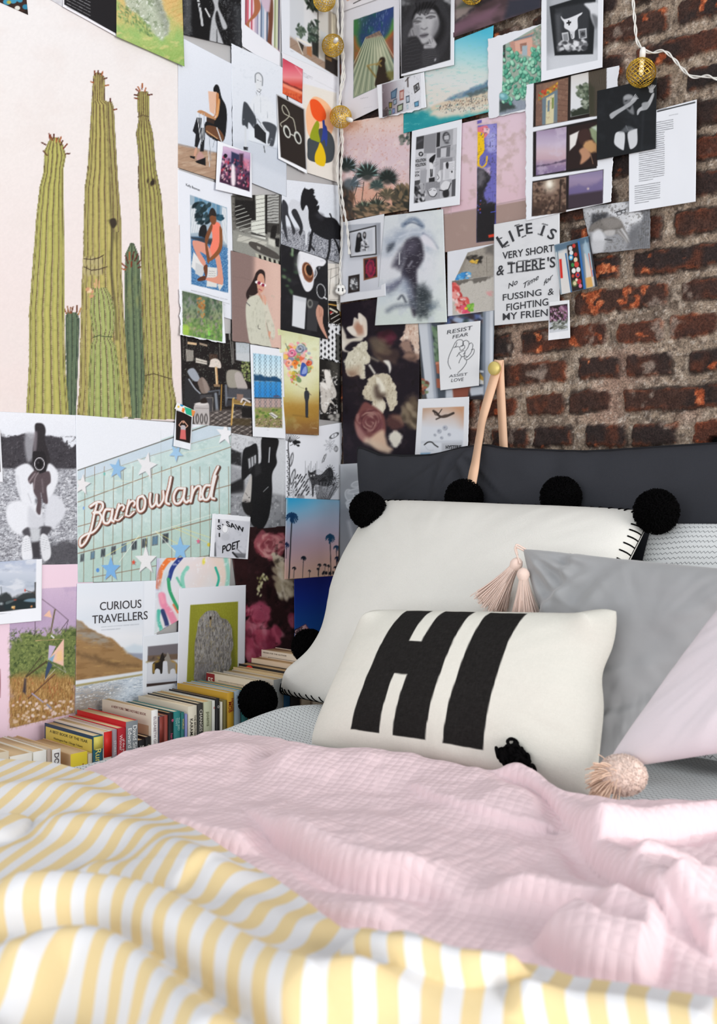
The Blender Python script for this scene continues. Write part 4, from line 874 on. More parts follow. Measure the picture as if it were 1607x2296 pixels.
c = P('print', 'dark print with blue and yellow dabs cut off at the top left corner', 'L', PX, (-60, -60, 57, -25, 63, 33, -60, -22), 2, '38231c'); c.tx(18, 0, .5, '1d1513', .8); c.b((-5, -8, 60, -10, 60, 25, 20, 8), ['3f8fb0', '2f7f9f'], 5, 4, 7, 1.3); c.e(39, 18, 6, 5, 'd9d7d0'); c.e(20, 5, 5, 4, 'a9a24a'); c.done()
c = P('page', 'strip of pale grey speckled paper between two dark prints at the top', 'L', PX, (104, -40, 146, -36, 143, 17, 104, -6), 2, 'd0cfd4', cat='page'); c.tx(4, .0, .6, 'b3b2bb', .5); c.done()
c = P('page', 'black page of small white text with a white border at the top left', 'L', PX, (142, -70, 262, -60, 262, 82, 141, 15), 3, 'eceaf0', cat='page', curl=.002); c.p((144, -70, 262, -60, 261, 76, 144, 10), '1d1b1e')
for i in range(11): c.para(150, -44+i*7.4, 104, 1, 6.5, .52, 'a8a8ac', .22, i)
c.done()
c = P('print', 'print of a lichen covered boulder on green and golden grass', 'L', Z1, (1000, -260, 1556, -260, 1582, 570, 1000, 312), 4, 'b3c07a', curl=.006)
c.g((1280, -100), (1300, 520), ['d9b676', 'ccb878', 'a9bd72', '8fae5e']); c.tx(90, -.1, .5, '8fb56a', .7, 1); c.tx(40, .1, .6, 'd8c88a', .6, 2, (2, 1)); c.p((1330, -200, 1600, -200, 1600, 250, 1430, 90), 'd9b173', 30, .8); c.h((1390, -60, 1600, -60, 1600, 260, 1450, 120), 9, 8, 'b98c4e', 65, .35, 3)
c.sp((1040, -200, 1330, -200, 1400, 60, 1450, 200, 1440, 290, 1380, 340, 1300, 260, 1190, 130, 1090, 60), 'b4bcaa', 6, .95, 4, 8); c.clip((1040, -200, 1330, -200, 1400, 60, 1450, 200, 1440, 290, 1380, 340, 1300, 260, 1190, 130, 1090, 60), 3); c.tx(30, 0, .45, '7f8d70', .75, 3); c.tx(18, .1, .5, 'e2e6dd', .8, 4); c.p((1300, -150, 1400, 60, 1450, 200, 1430, 300, 1400, 200, 1330, 30), '747a70', 12, .6); c.clip()
c.b((1010, 20, 1100, 60, 1280, 200, 1340, 330, 1200, 280, 1020, 150), ['5f7f4f', '7fa060', '4c6a45', '98b87a'], 160, 3, 7, 2.6, 60, 7, 1.5, .55); c.gr(.05, 9); c.done()
c = P('print', 'black and white print of a person in a long black skirt with a pale sash', 'L', Z2, (75, -160, 610, -120, 628, 445, 90, 318), 3, '1c1c1e', torn='r')
q = c; c.p((75, -160, 610, -120, 628, 640, 90, 318), '17171a'); c.p((75, -160, 200, -150, 180, 160, 150, 350, 80, 320), '4b4d50', 8, .9, 8, 14); c.tx(14, 0, .5, '86888a', .35, 3); c.p((160, 0, 330, -40, 480, 60, 540, 580, 200, 400, 160, 230), '131315', 4); c.p((560, 60, 630, 60, 630, 450, 580, 420), '53565a', 14, .6)
c.l((220, -20, 245, 110, 262, 232), 22, 'b9bbbe'); c.l((215, 20, 250, 30, 235, 60, 262, 70), 9, '1a1a1c'); c.l((290, 80, 330, 155), 14, 'c9cacc'); c.l((330, 120, 290, 100), 10, 'aaa')if False else None
c.sp((340, -60, 420, -60, 410, 60, 490, 240, 450, 260, 400, 100, 385, 200, 465, 440, 410, 460, 395, 270, 385, 480, 328, 440, 345, 200, 375, 70), 'b4b6ba', 2); c.clip((328, -60, 500, -60, 500, 480, 328, 480)); c.tx(5, .1, .6, '8f9296', .5, 5); c.clip(); c.gr(.03); c.done()
c = P('page', 'white page with a photo of bare legs before striped curtains', 'L', Z2, (622, -150, 990, -120, 978, 650, 622, 420), 2, 'e6e7ee', cat='page')
c.clip((655, -160, 985, -140, 976, 478, 655, 225)); c.f('d8d3da')
for i, k in enumerate(['8e3440', 'c64a5c', 'e3dadf', 'b8475a', 'e9c9d4', 'b9a8bd', '8f8aa5', 'cfd3dc', '5c6f8c', '9fb2c9', 'd8d6e0', '4e6079', 'c9a7b5', '7f4a5c', 'e2e2dc', '8e9a6a', 'c9d0a8', '4e4a5a']): x = 660+i*18; c.l((x+6, -160, x, 520), 15, k, 1.2)
c.p((655, 250, 700, 285, 980, 470, 976, 540, 655, 330), 'd7a8b4', 4, .6); c.sp((735, -60, 780, -20, 800, 70, 760, 150, 700, 205, 700, 260, 715, 315, 690, 300, 665, 225, 730, 130, 740, 60), 'a86848', 1.5); c.sp((860, -20, 910, -20, 915, 180, 900, 400, 918, 460, 880, 440, 862, 395, 875, 200), '6e4434', 1.5); c.p((780, -60, 900, -60, 880, 110, 850, 110, 810, 40), 'c9b3c4', 3); c.l((668, 275, 720, 325), 7, 'c0405c'); c.l((862, 400, 905, 465, 975, 480), 7, 'b03a52'); c.clip(); c.done()
c = P('page', 'white page with a photo of a room corner with a palm, bench and open door', 'L', Z2, (985, -150, 1535, -120, 1535, 900, 1000, 620), 1, 'dfe2ea', cat='page')
c.clip((1070, -150, 1512, -150, 1512, 712, 1070, 440)); c.f('d3d4d8'); c.p((1060, -160, 1200, -160, 1200, 420, 1060, 330), 'c9ccd2', 3); c.p((1060, 330, 1520, 620, 1520, 760, 1060, 450), '9d8676', 4); c.h((1060, 330, 1520, 620, 1520, 760, 1060, 450), 9, 5, '7b6657', 62, .5); c.p((1320, -160, 1520, -160, 1520, 640, 1320, 530), 'c6c3be', 2); c.p((1425, 90, 1520, 150, 1520, 600, 1425, 420), '8f8578', 2); c.p((1455, 120, 1490, 140, 1490, 600, 1455, 560), 'd9cfb8', 2); c.p((1325, 30, 1335, 30, 1335, 540, 1325, 530), '55504c', 1)
c.b((1200, -150, 1330, -150, 1320, 90, 1210, 90), ['2c3830', '46544a', '1d2622'], 60, 6, 14, 2.4, 70, 3, 1.5); c.b((1130, 220, 1210, 260, 1210, 360, 1140, 320), ['3b4a3f', '5c6b5c'], 34, 6, 12, 1.8, 60, 4, 1.5); c.b((1240, 200, 1330, 180, 1330, 420, 1240, 380), ['3f5044', '5a665a', '2b342e'], 60, 5, 12, 2.2, 60, 8, 1.5); c.p((1270, 380, 1330, 400, 1330, 530, 1280, 500), '2a2c2b', 2)
c.p((1120, 340, 1270, 410, 1272, 430, 1125, 360), 'e3ddd4'); c.p((1150, 380, 1200, 420, 1185, 490), '39342f'); c.p((1225, 430, 1272, 430, 1272, 530, 1228, 500), 'a5714c', 1.5); c.l((1125, 345, 1190, 500), 8, 'cfc7bb'); c.p((1395, 490, 1512, 560, 1512, 712, 1395, 640), '2b2523', 2); c.p((1400, 515, 1455, 540, 1455, 570, 1400, 545), '8a6a45', 2); c.p((1350, 280, 1410, 310, 1420, 460, 1350, 430), 'bfc2c4', 2); c.clip(); c.para(1075, 465, 36, 2, 9, .5, '9a9ba3', .3); c.done()
# ---------------------------------------------------------------- left wall, second band
c = P('print', 'print of a person in black hidden behind a stack of plywood chairs', 'L', Z2, (40, 330, 536, 590, 536, 1710, 38, 1548), 2, 'd5dae4', torn='r', rough=1.5)
c.g((280, 480), (290, 1500), ['dfe3ec', 'd6dbe5', 'cbd1dc']); c.p((30, 1325, 536, 1440, 536, 1800, 30, 1560), 'a98b74', 1.5); c.clip((30, 1325, 536, 1440, 536, 1800, 30, 1560)); c.h((30, 1300, 536, 1440, 536, 1760, 30, 1550), 12, 5, '7c6250', 74, .5, 2); c.tx(30, 0, .6, 'c9b29c', .5, 2, (3, 1)); c.clip(); c.p((30, 1325, 400, 1405, 400, 1418, 30, 1340), '8d96a3', 2, .5)
c.sp((362, 830, 385, 782, 415, 800, 440, 900, 480, 985, 488, 1120, 450, 1310, 300, 1240, 290, 1130, 395, 1080, 385, 900), '17171a'); c.p((210, 1085, 255, 1090, 245, 1280, 215, 1370, 190, 1350, 200, 1240, 172, 1210), '1a1b1f'); c.p((250, 1180, 292, 1180, 275, 1400, 240, 1400), '1c1d22')
c.p((315, 842, 395, 850, 375, 1062, 330, 1030), 'dcb49c'); c.sp((392, 870, 415, 880, 405, 1000, 378, 1080, 350, 1075, 380, 1050), 'b97b4c'); c.sp((408, 925, 424, 930, 410, 1060, 380, 1100, 388, 1070), 'd59a63'); c.sp((215, 1030, 260, 1020, 375, 1085, 380, 1110, 350, 1100, 240, 1050), 'b9875f'); c.p((300, 1080, 375, 1105, 370, 1150, 300, 1120), '3a2b24'); c.sp((300, 1160, 400, 1180, 460, 1260, 440, 1310, 380, 1270, 300, 1230), '6a4630'); 
for i in range(4): c.l((212+i*22, 1040+i*4, 250+i*10, 1330-i*20), 6, ['dfe2e6', 'aab0b8'][i % 2], .6); c.l((298+i*26, 1240+i*14, 330+i*10, 1540-i*60), 5, ['cdd2d9', '8d949e'][i % 2], .6)
c.l((395, 1180, 440, 1310), 8, 'd9dde2'); c.l((300, 1210, 400, 1280), 8, 'c99f72'); c.sp((195, 1370, 215, 1370, 200, 1440, 180, 1450), 'c99a82'); c.p((145, 1440, 195, 1445, 190, 1470, 150, 1455), '141417'); c.sp((235, 1400, 270, 1430, 275, 1470, 230, 1490, 205, 1460), 'b9908a'); c.p((195, 1490, 290, 1455, 292, 1530, 210, 1505), '141416'); c.gr(.015); c.done()
c = P('page', 'pale grey page with a seated man in black trousers holding a dark clutch', 'L', Z2, (528, 398, 1040, 640, 1040, 1818, 548, 1622), 3, 'd6dbe4', cat='page', torn='lt', rough=1.4)
c.g((780, 450), (800, 1500), ['e2e6ee', 'd9dee7', 'ced4de']); c.p((545, 1330, 700, 1300, 1040, 1390, 1040, 1640, 700, 1480), 'c4cbd6', 8, .8); c.p((690, 1200, 1000, 1130, 1000, 1360, 690, 1300), 'dde3ea', 6); c.l((690, 1300, 960, 1380), 6, 'a4acb8', 1, .7)
c.sp((752, 690, 785, 675, 815, 720, 812, 800, 795, 850, 765, 835, 750, 760), 'dcdfe4', 1.5); c.l((752, 760, 752, 690, 785, 675, 816, 715, 816, 790), 9, '6d7178', 1.2, .9, True); c.l((765, 835, 790, 855, 805, 830), 5, '55595f'); c.l((768, 740, 780, 742), 4, '5b5f66'); c.l((795, 748, 806, 752), 4, '5b5f66'); c.l((780, 822, 798, 826), 3, '70747a'); c.l((758, 850, 780, 920, 800, 860), 5, '8b9098')
c.sp((700, 960, 760, 880, 860, 900, 930, 1000, 940, 1140, 840, 1120, 760, 1060, 700, 1000), 'dde1e7', 4); c.l((735, 960, 740, 1040, 760, 1100), 4, 'aeb4bc'); c.l((860, 1030, 865, 1090), 4, '9fa5ae'); c.l((798, 900, 800, 1040), 3, 'b6bbc2')
c.sp((640, 960, 665, 945, 700, 990, 760, 1100, 745, 1190, 690, 1130, 680, 1190, 655, 1160, 628, 1140), '3d4148', 1.5); c.sp((815, 1130, 880, 1130, 945, 1170, 940, 1240, 915, 1350, 865, 1320, 880, 1230, 850, 1200), '43474e', 1.5); c.p((740, 1165, 770, 1140, 850, 1230, 850, 1330, 745, 1270), '24262a'); c.l((760, 1085, 800, 1130, 850, 1215), 14, 'd5d9df'); c.l((770, 1100, 800, 1140), 5, '5d6269'); c.l((795, 1150, 840, 1205), 4, '777c83')
c.l((660, 1180, 660, 1350), 20, 'cfd4da'); c.p((640, 1355, 685, 1360, 680, 1390, 645, 1385), '23252a'); c.l((880, 1330, 830, 1370), 12, 'c9ced5'); c.l((830, 1350, 840, 1410), 8, '34373c'); c.tx(30, .2, .7, 'c9cfd9', .4); c.gr(.012); c.done()
c = P('page', 'cream page with abstract rounded shapes in orange, green, blue and yellow', 'L', Z2, (995, 480, 1530, 720, 1525, 1690, 1150, 1570), 2, 'e3e3ea', cat='page')
c.p((1190, 770, 1500, 860, 1525, 1690, 1190, 1590), 'e3ddd5', 2); c.sp((1225, 1000, 1280, 900, 1350, 905, 1430, 970, 1478, 1080, 1470, 1190, 1420, 1280, 1300, 1290, 1240, 1240, 1220, 1120), 'f1b98f'); c.sp((1255, 940, 1290, 915, 1340, 940, 1390, 1010, 1405, 1070, 1390, 1110, 1330, 1120, 1275, 1060), 'e9541f')
c.sp((1235, 1290, 1280, 1260, 1340, 1190, 1400, 1195, 1460, 1250, 1485, 1350, 1470, 1470, 1420, 1505, 1330, 1505, 1240, 1470, 1232, 1380), '40474c'); c.sp((1255, 1270, 1280, 1180, 1320, 1115, 1342, 1150, 1335, 1220, 1350, 1310, 1300, 1300), '8f9a1e'); c.sp((1370, 1115, 1388, 1110, 1395, 1150, 1412, 1180, 1418, 1250, 1410, 1345, 1400, 1345, 1390, 1290, 1360, 1310, 1372, 1220, 1372, 1150), '2c3f8f'); c.sp((1350, 1315, 1385, 1380, 1402, 1460, 1390, 1530, 1350, 1532, 1305, 1500, 1302, 1430, 1330, 1360), 'e0ba12'); c.para(1195, 672, 90, 3, 14, .55, '9a9aa2', .3); c.l((1300, 740, 1500, 840), 3, 'c2c2c8', 1, .7); c.gr(.012); c.done()
c = P('print', 'small red and pink sunset photo print beside the goggles print', 'L', Z2, (1006, 536, 1190, 640, 1184, 956, 1004, 862), 4, 'd2596a'); c.g((1100, 580), (1085, 920), ['c84a5e', 'dd6a7a', 'e58a8e', 'cf4a42', 'd8663e', 'c9482a']); c.p((1004, 750, 1190, 830, 1190, 850, 1004, 775), '6f2a26', 2, .8, 3); c.p((1004, 765, 1190, 850, 1190, 875, 1004, 800), 'f09a7a', 2, .8); c.b((1010, 830, 1185, 880, 1185, 940, 1010, 860), ['a8321f', 'e0764a', 'b8452a'], 40, 5, 10, .6, 0, 3, 2, .7); c.l((1120, 610, 1180, 690), 9, 'eea6ae', 2, .7); c.done()
c = P('print', 'black print of white swimming goggles with a looping cord', 'L', Z2, (948, 868, 1205, 1005, 1230, 1605, 965, 1465), 5, 'eef0f4', curl=.004); c.p((954, 880, 1198, 1010, 1222, 1568, 985, 1450), '29221f'); c.p((954, 880, 1198, 1010, 1210, 1250, 970, 1180), '322a27', 30, .5)
c.l((995, 1170, 985, 1140, 1040, 1100, 1065, 1060, 1040, 1000, 1010, 970, 998, 1000, 1020, 1050, 1075, 1080, 1105, 1110, 1125, 1205), 8, 'c2bfae', .8, .9, True)
for x, y in ((1043, 1216), (1143, 1272)): c.e(x, y, 30, 62, 'dfe0d8', -18); c.e(x, y, 22, 50, 'aab3ae', -18); c.e(x+2, y+4, 19, 44, '221d1b', -18)
c.l((1070, 1235, 1110, 1255), 8, 'd5d5cc'); c.done()
c = P('print', 'instant photo of a crowd at a party in pink and violet light', 'L', Z2, (405, 1300, 715, 1415, 722, 1828, 386, 1750), 6, 'e9ebf1', curl=.004)
c.clip((455, 1350, 705, 1412, 698, 1770, 420, 1680)); c.f('8d6a90'); c.g((560, 1360), (540, 1760), ['d3b6cf', 'a98ab0', '6b4a6b', '4b2b45', '2f1c2e']); c.p((530, 1400, 605, 1430, 600, 1560, 525, 1530), '2f3352', 2); c.p((605, 1420, 640, 1420, 640, 1600, 605, 1590), '3a2538', 3); c.b((440, 1440, 700, 1500, 690, 1740, 425, 1660), ['e6a9b5', '1c1524', 'd0738c', '2a2036', 'eac9d0', '6f3a55', 'c23a54', '15121c'], 130, 5, 15, .6, 0, 6, 1.6, .9); c.p((645, 1460, 700, 1480, 695, 1580, 640, 1550), 'd98aa0', 4, .7); c.sp((530, 1530, 560, 1540, 565, 1700, 530, 1700), 'ecdfe6', 3); c.e(475, 1440, 18, 20, '1a1420'); c.b((430, 1470, 520, 1480, 520, 1600, 430, 1600), ['b23348', 'e7c3c8', '221a2a'], 20, 8, 14, .6, 0, 9, 1.5); c.e(690, 1380, 30, 22, '8a5a80', 0, 3); c.clip(); c.para(520, 1765, 70, 1, 8, .2, 'b9b9c2', .3); c.done()
# ---------------------------------------------------------------- left wall, third band
c = P('page', 'white page with a painting of a crouching figure in a coral top', 'L', Z6, (35, 0, 540, 175, 545, 1390, 50, 1245), 1, 'e1e4ec', cat='page')
c.text('Kelly Beeman', 112, 150, 128, 24, .40, '4a4c52', 0, 0); c.clip((147, 235, 486, 352, 500, 1140, 160, 1060)); c.f('7f93a8'); c.p((147, 235, 486, 352, 486, 700, 147, 620), '9fb0bd', 2)
for i in range(8): c.p((190+i*40, 240+i*14, 224+i*40, 252+i*14, 224+i*40, 400+i*14, 190+i*40, 388+i*14), ['6b93ad', '5c86a3'][i % 2], 1)
c.p((150, 330, 245, 350, 245, 580, 155, 590), 'd5dbe0', 2); c.h((150, 340, 245, 350, 245, 580, 155, 590), 6, 6, 'a4aeb8', 8, .6); c.p((440, 340, 490, 360, 495, 700, 440, 640), 'd8dde2', 2); c.h((440, 340, 490, 360, 495, 700, 440, 640), 5, 5, 'a7b0ba', 5, .6); c.b((175, 260, 340, 330, 340, 480, 250, 560, 180, 330), ['1f3034', '2d444c', '16262c'], 40, 8, 18, 2.2, -40, 3, 1.2); c.b((400, 420, 450, 440, 450, 470, 400, 460), ['2a5468', '1f3f50'], 10, 10, 18, 1.6, 0, 3); c.sp((240, 540, 270, 510, 300, 530, 300, 640, 230, 620), '1c1d20')
c.p((160, 620, 250, 620, 500, 730, 500, 1140, 160, 1060), '4f80ad', 2); c.clip((160, 640, 500, 730, 500, 1140, 160, 1060)); c.tx(7, -.1, .3, '2f5f92', .8, 4); c.tx(5, .15, .5, '8db2d2', .8, 6); c.clip((147, 235, 486, 352, 500, 1140, 160, 1060)); c.p((150, 620, 380, 640, 350, 700, 160, 640), '2b2a2c', 3, .8)
c.p((180, 760, 290, 900, 250, 990, 160, 900), 'dcdcdc', 1); c.p((200, 860, 290, 900, 260, 1000, 195, 960), 'c6c8ca', 1); c.p((310, 900, 400, 910, 395, 1090, 300, 1080), 'd8d7d4', 1); c.para(322, 940, 60, 5, 20, .05, '9a9a9c', .3); c.p((400, 1060, 460, 1060, 420, 1120), 'd5d4d0', 1)
c.sp((345, 500, 400, 485, 430, 520, 425, 600, 420, 720, 360, 805, 330, 740, 355, 640), 'ee8069'); c.sp((170, 680, 190, 655, 300, 690, 350, 790, 330, 810, 240, 760, 290, 850, 285, 900, 240, 850, 195, 760), 'd79480'); c.sp((380, 800, 420, 790, 450, 960, 452, 1055, 420, 1060, 290, 1020, 290, 1000, 400, 980), 'd8957f'); c.sp((345, 500, 355, 540, 320, 640, 310, 700, 330, 830, 310, 860, 285, 670, 300, 590), '7a4a2e'); c.sp((420, 530, 445, 560, 445, 720, 400, 800, 330, 850, 305, 850, 330, 820, 400, 740, 420, 660), '86522f'); c.sp((290, 880, 310, 890, 305, 980, 290, 985, 272, 910), '6c3d26'); c.sp((215, 1015, 250, 990, 290, 985, 290, 1020, 230, 1032), '5b3423')
c.sp((330, 440, 355, 420, 385, 430, 390, 480, 370, 510, 340, 490), '7a4a2f'); c.sp((320, 430, 335, 370, 360, 355, 385, 390, 390, 430, 350, 425), '2a2422'); c.clip(); c.para(160, 1115, 330, 2, 22, .27, '9d9fa6', .3, 2); c.para(440, 1225, 70, 2, 20, .27, 'b0b2b8', .3, 3); c.gr(.01); c.done()
c = P('print', 'print of an autumn wood with torn white edges below the painting page', 'L', Z6, (50, 1102, 455, 1222, 478, 1612, 64, 1530), 6, 'e8ebf1', torn='bl', curl=.005, rough=3.5)
c.clip((76, 1120, 446, 1215, 446, 1592, 82, 1525)); c.f('6f8560'); c.g((260, 1150), (260, 1580), ['5a6b55', '7a8c72', '8a936f', '6f8f4f', '6f9a48']); c.tx(30, 0, .5, '51624a', .8, 1, (.5, 1.6)); c.b((80, 1130, 440, 1220, 440, 1390, 80, 1360), ['8c8a8c', '7a6f70', '4d5f48', '93a07c', '3d5340'], 90, 8, 22, .5, 0, 4, 2, .7); c.b((215, 1190, 275, 1190, 290, 1370, 220, 1350), ['b5743a', 'c98a48', '9a6236'], 34, 6, 13, .7, 0, 5, 2, .8); c.b((85, 1370, 440, 1400, 440, 1590, 100, 1530), ['7fae4f', '8b9a6c', '5d7f45', 'a79a80', '4f6f40', '9d8f90'], 150, 6, 15, .7, 0, 6, 2, .75); c.sp((80, 1440, 140, 1450, 130, 1530, 80, 1525), '9fc04f', 4); c.b((300, 1440, 350, 1440, 350, 1560, 300, 1560), ['7fd04f', '92d860'], 12, 6, 12, .7, 0, 8, 2, .8); c.p((290, 1190, 330, 1200, 325, 1380, 295, 1370), '2f4a35', 5, .7, 5); c.gr(.05, 6); c.clip(); c.done()
c = P('print', 'black and white print of striped panels above a dark surfboard shape', 'L', Z6, (528, 240, 985, 230, 975, 892, 545, 750), 2, '8d8d87')
c.f('7d7c76'); c.p((528, 120, 990, 230, 985, 600, 560, 520), '3b3936', 2); c.p((528, 250, 560, 260, 575, 560, 540, 560), '6d6a64', 2); c.p((730, 130, 745, 135, 745, 470, 730, 460), '1c1a18', 1); c.tx(20, .1, .5, '2b2926', .5)
c.p((750, 145, 845, 190, 843, 640, 712, 580, 712, 462, 757, 470), 'd6d8cf', 1); c.h((750, 145, 845, 190, 843, 640, 712, 580, 712, 462, 757, 470), 13, 5, '4a4844', 80, .8); c.p((712, 575, 845, 615, 845, 648, 712, 620), 'e0e1d9', 1); c.p((712, 600, 845, 628, 845, 615, 712, 575), '201e1c', 1, .8); c.p((845, 195, 970, 230, 968, 500, 848, 490), 'a9aaa6', 1); c.h((855, 200, 970, 235, 960, 510, 850, 490), 12, 9, '4a4846', 83, .9, 2); c.p((838, 190, 862, 200, 862, 600, 840, 590), '1f1d1b', 1); c.p((565, 280, 750, 290, 750, 470, 620, 480, 560, 430), '1d1b1a', 2); c.h((560, 330, 640, 330, 800, 600, 580, 560), 9, 7, 'b9bab3', 72, .9)
c.p((540, 555, 700, 600, 970, 690, 975, 900, 545, 760), '8f8f88', 3); c.p((600, 600, 860, 670, 850, 720, 580, 660), 'bdbcb2', 1.5); c.h((600, 600, 860, 670, 850, 720, 580, 660), 4, 4, '6d6b66', 72, .8); c.sp((690, 690, 710, 665, 800, 690, 930, 760, 972, 800, 960, 830, 860, 800, 740, 740), '4b4743'); c.p((765, 705, 800, 720, 795, 745, 770, 730), '9a978e', 1); c.sp((900, 540, 930, 515, 950, 530, 930, 650, 890, 660), '1e1c1a'); c.p((870, 630, 940, 650, 930, 720, 870, 690), 'c9c9bf', 3); c.p((930, 630, 975, 640, 970, 720, 940, 710), '1b1a19', 1); c.p((750, 770, 975, 850, 975, 890, 760, 812), 'b9b8a8', 1)
for i in range(5): c.p((782+i*45, 785+i*15, 804+i*45, 793+i*15, 808+i*45, 830+i*15, 786+i*45, 822+i*15), '201e1c', 1)
c.gr(.04); c.done()
c = P('print', 'black and white print of a black horse trotting across dry grass', 'L', Z6, (1000, 90, 1535, 150, 1535, 868, 988, 690), 2, 'dde1ea')
c.g((1250, 100), (1260, 560), ['dee2ea', 'd9dee7']); c.p((995, 520, 1130, 540, 1535, 640, 1535, 880, 985, 700), '9a9ca4', 4); c.clip((985, 530, 1535, 620, 1535, 880, 985, 700)); c.tx(6, -.1, .35, '4c4e56', .8, 2, (1, 1.4)); c.tx(4, .1, .5, 'd3d5db', .9, 3); c.clip()
c.sp((1005, 280, 1050, 330, 1060, 420, 1120, 560, 1100, 600, 1070, 480, 1030, 430, 1050, 650, 1040, 650, 1000, 520, 985, 400), '33343a', 1.2); c.sp((1060, 340, 1075, 290, 1105, 275, 1170, 310, 1240, 390, 1260, 500, 1230, 600, 1180, 520, 1150, 400, 1090, 390), 'cfd2d9', 1.5); c.sp((1085, 400, 1130, 370, 1190, 520, 1170, 610, 1150, 580, 1160, 540), '2c2d32'); c.l((1225, 560, 1220, 690), 18, 'd3d6dc')
c.sp((1168, 330, 1175, 240, 1200, 175, 1225, 180, 1270, 200, 1300, 290, 1340, 400, 1400, 440, 1480, 450, 1530, 520, 1540, 640, 1470, 640, 1420, 650, 1330, 610, 1270, 560, 1245, 470, 1240, 370, 1220, 330, 1190, 382), '1a1a1e'); c.b((1220, 170, 1270, 180, 1335, 360, 1320, 390, 1270, 260), ['1a1a1e'], 26, 8, 14, 2, -50, 3); c.p((1200, 180, 1208, 165, 1220, 190), '1a1a1e')
c.l((1280, 560, 1262, 660, 1248, 750), 24, '1c1c20', .8, 1, True); c.l((1262, 600, 1260, 690, 1295, 745), 17, '202024', .8, 1, True); c.l((1440, 640, 1435, 740, 1415, 825), 22, '1a1a1e', .8, 1, True); c.l((1480, 640, 1510, 700, 1528, 770), 18, '1f1f23', .8, 1, True); c.l((1440, 410, 1470, 470, 1535, 530), 14, '1b1b1f', 1, 1, True); c.sp((1330, 400, 1380, 420, 1370, 470, 1310, 430), '3a3a40', 5, .7); c.gr(.03); c.done()
c = P('print', 'print of a woman in white sunglasses and a pale jacket against a brown wall', 'L', Z6, (528, 745, 985, 880, 990, 1655, 540, 1580), 4, 'c9a99c', torn='tb', curl=.003)
c.p((500, 720, 760, 800, 730, 1650, 500, 1600), '86706b', 6); c.p((745, 780, 1000, 870, 1000, 1660, 735, 1660), 'd0ada0', 10); c.p((880, 850, 1000, 890, 1000, 1660, 900, 1660), 'dcbcae', 20, .7); c.l((540, 985, 700, 1020), 4, '75605c', 1, .7); c.l((540, 1255, 700, 1290), 4, '75605c', 1, .6)
c.sp((760, 950, 800, 922, 838, 950, 840, 1040, 820, 1100, 760, 1150, 690, 1200, 668, 1180, 670, 1130, 710, 1060, 740, 1000), '2a1d1c', 1.2); c.sp((775, 985, 800, 960, 828, 985, 838, 1060, 825, 1120, 800, 1140, 775, 1110, 765, 1050), 'cf9a83'); c.l((762, 1040, 840, 1070), 24, 'f0eeee', .7); c.e(785, 1048, 16, 15, '8e2a44', 20); c.e(822, 1068, 15, 15, '8e2a44', 20); c.l((785, 1105, 808, 1118), 10, 'b0545a'); c.sp((770, 1110, 800, 1150, 830, 1220, 820, 1260, 790, 1180), 'c58f79', 2)
c.sp((690, 1190, 760, 1160, 800, 1190, 840, 1290, 850, 1440, 880, 1560, 890, 1660, 720, 1620, 680, 1500, 662, 1290), 'c9c8b8', 1.5); c.sp((820, 1180, 850, 1210, 880, 1300, 930, 1460, 925, 1560, 880, 1520, 850, 1420), 'cfcbbb', 1.5); c.clip((662, 1160, 930, 1160, 930, 1660, 662, 1660)); c.tx(26, .1, .6, 'a9a898', .5, 2, (.6, 1.5)); c.clip(); c.sp((820, 1160, 850, 1180, 850, 1250, 830, 1230), 'd6a48f', 1.5); c.l((775, 1440, 780, 1470, 795, 1475), 5, '4d4a46'); c.l((855, 1420, 885, 1560), 6, '8b8878', 1.5); c.p((872, 1490, 895, 1500, 885, 1560, 870, 1530), 'cf9a80', 1.5); c.l((670, 1230, 700, 1260), 7, '4a4a52'); c.gr(.02); c.done()
c = P('print', 'overhead print of a coffee cup on a white napkin on a black cloth', 'L', Z6, (984, 690, 1420, 835, 1425, 1570, 985, 1480), 4, '1b1a1d', curl=.002)
c.tx(60, 0, .6, '28272b', .7); c.b((990, 770, 1130, 730, 1140, 1120, 1000, 1160), ['4f6a4a', '6d8a63', '38503a'], 9, 8, 17, 1.5, 50, 4, 3, .8); c.sp((1085, 720, 1105, 740, 1095, 800, 1085, 770), '8faa88', 2, .8); c.sp((1150, 770, 1200, 760, 1390, 830, 1380, 890, 1310, 910, 1280, 1090, 1218, 1125, 1165, 1010, 1135, 880), 'e3e3e8', 1.5); c.sp((1120, 820, 1150, 790, 1140, 900, 1155, 960, 1115, 900), '5b5d5c', 6, .7); c.clip((1150, 770, 1400, 830, 1218, 1125, 1135, 880)); c.tx(20, .2, .5, 'b9bac4', .6); c.clip()
c.e(1235, 950, 50, 96, '8d5a40', -14); c.e(1238, 945, 44, 84, '5b3322', -14); c.e(1242, 938, 36, 66, 'c58e68', -14); c.e(1248, 932, 28, 52, '1e120e', -14); c.e(1236, 1000, 30, 26, '7a4a33', 0, 3, .7); c.l((1305, 905, 1318, 960, 1295, 1010), 8, 'd9dadf', 1, 1, True); c.e(1358, 1125, 42, 70, 'd6d7da', -10); c.e(1358, 1125, 36, 63, '1c1b1e', -10); c.l((1385, 1180, 1408, 1195), 12, 'd6d7da')
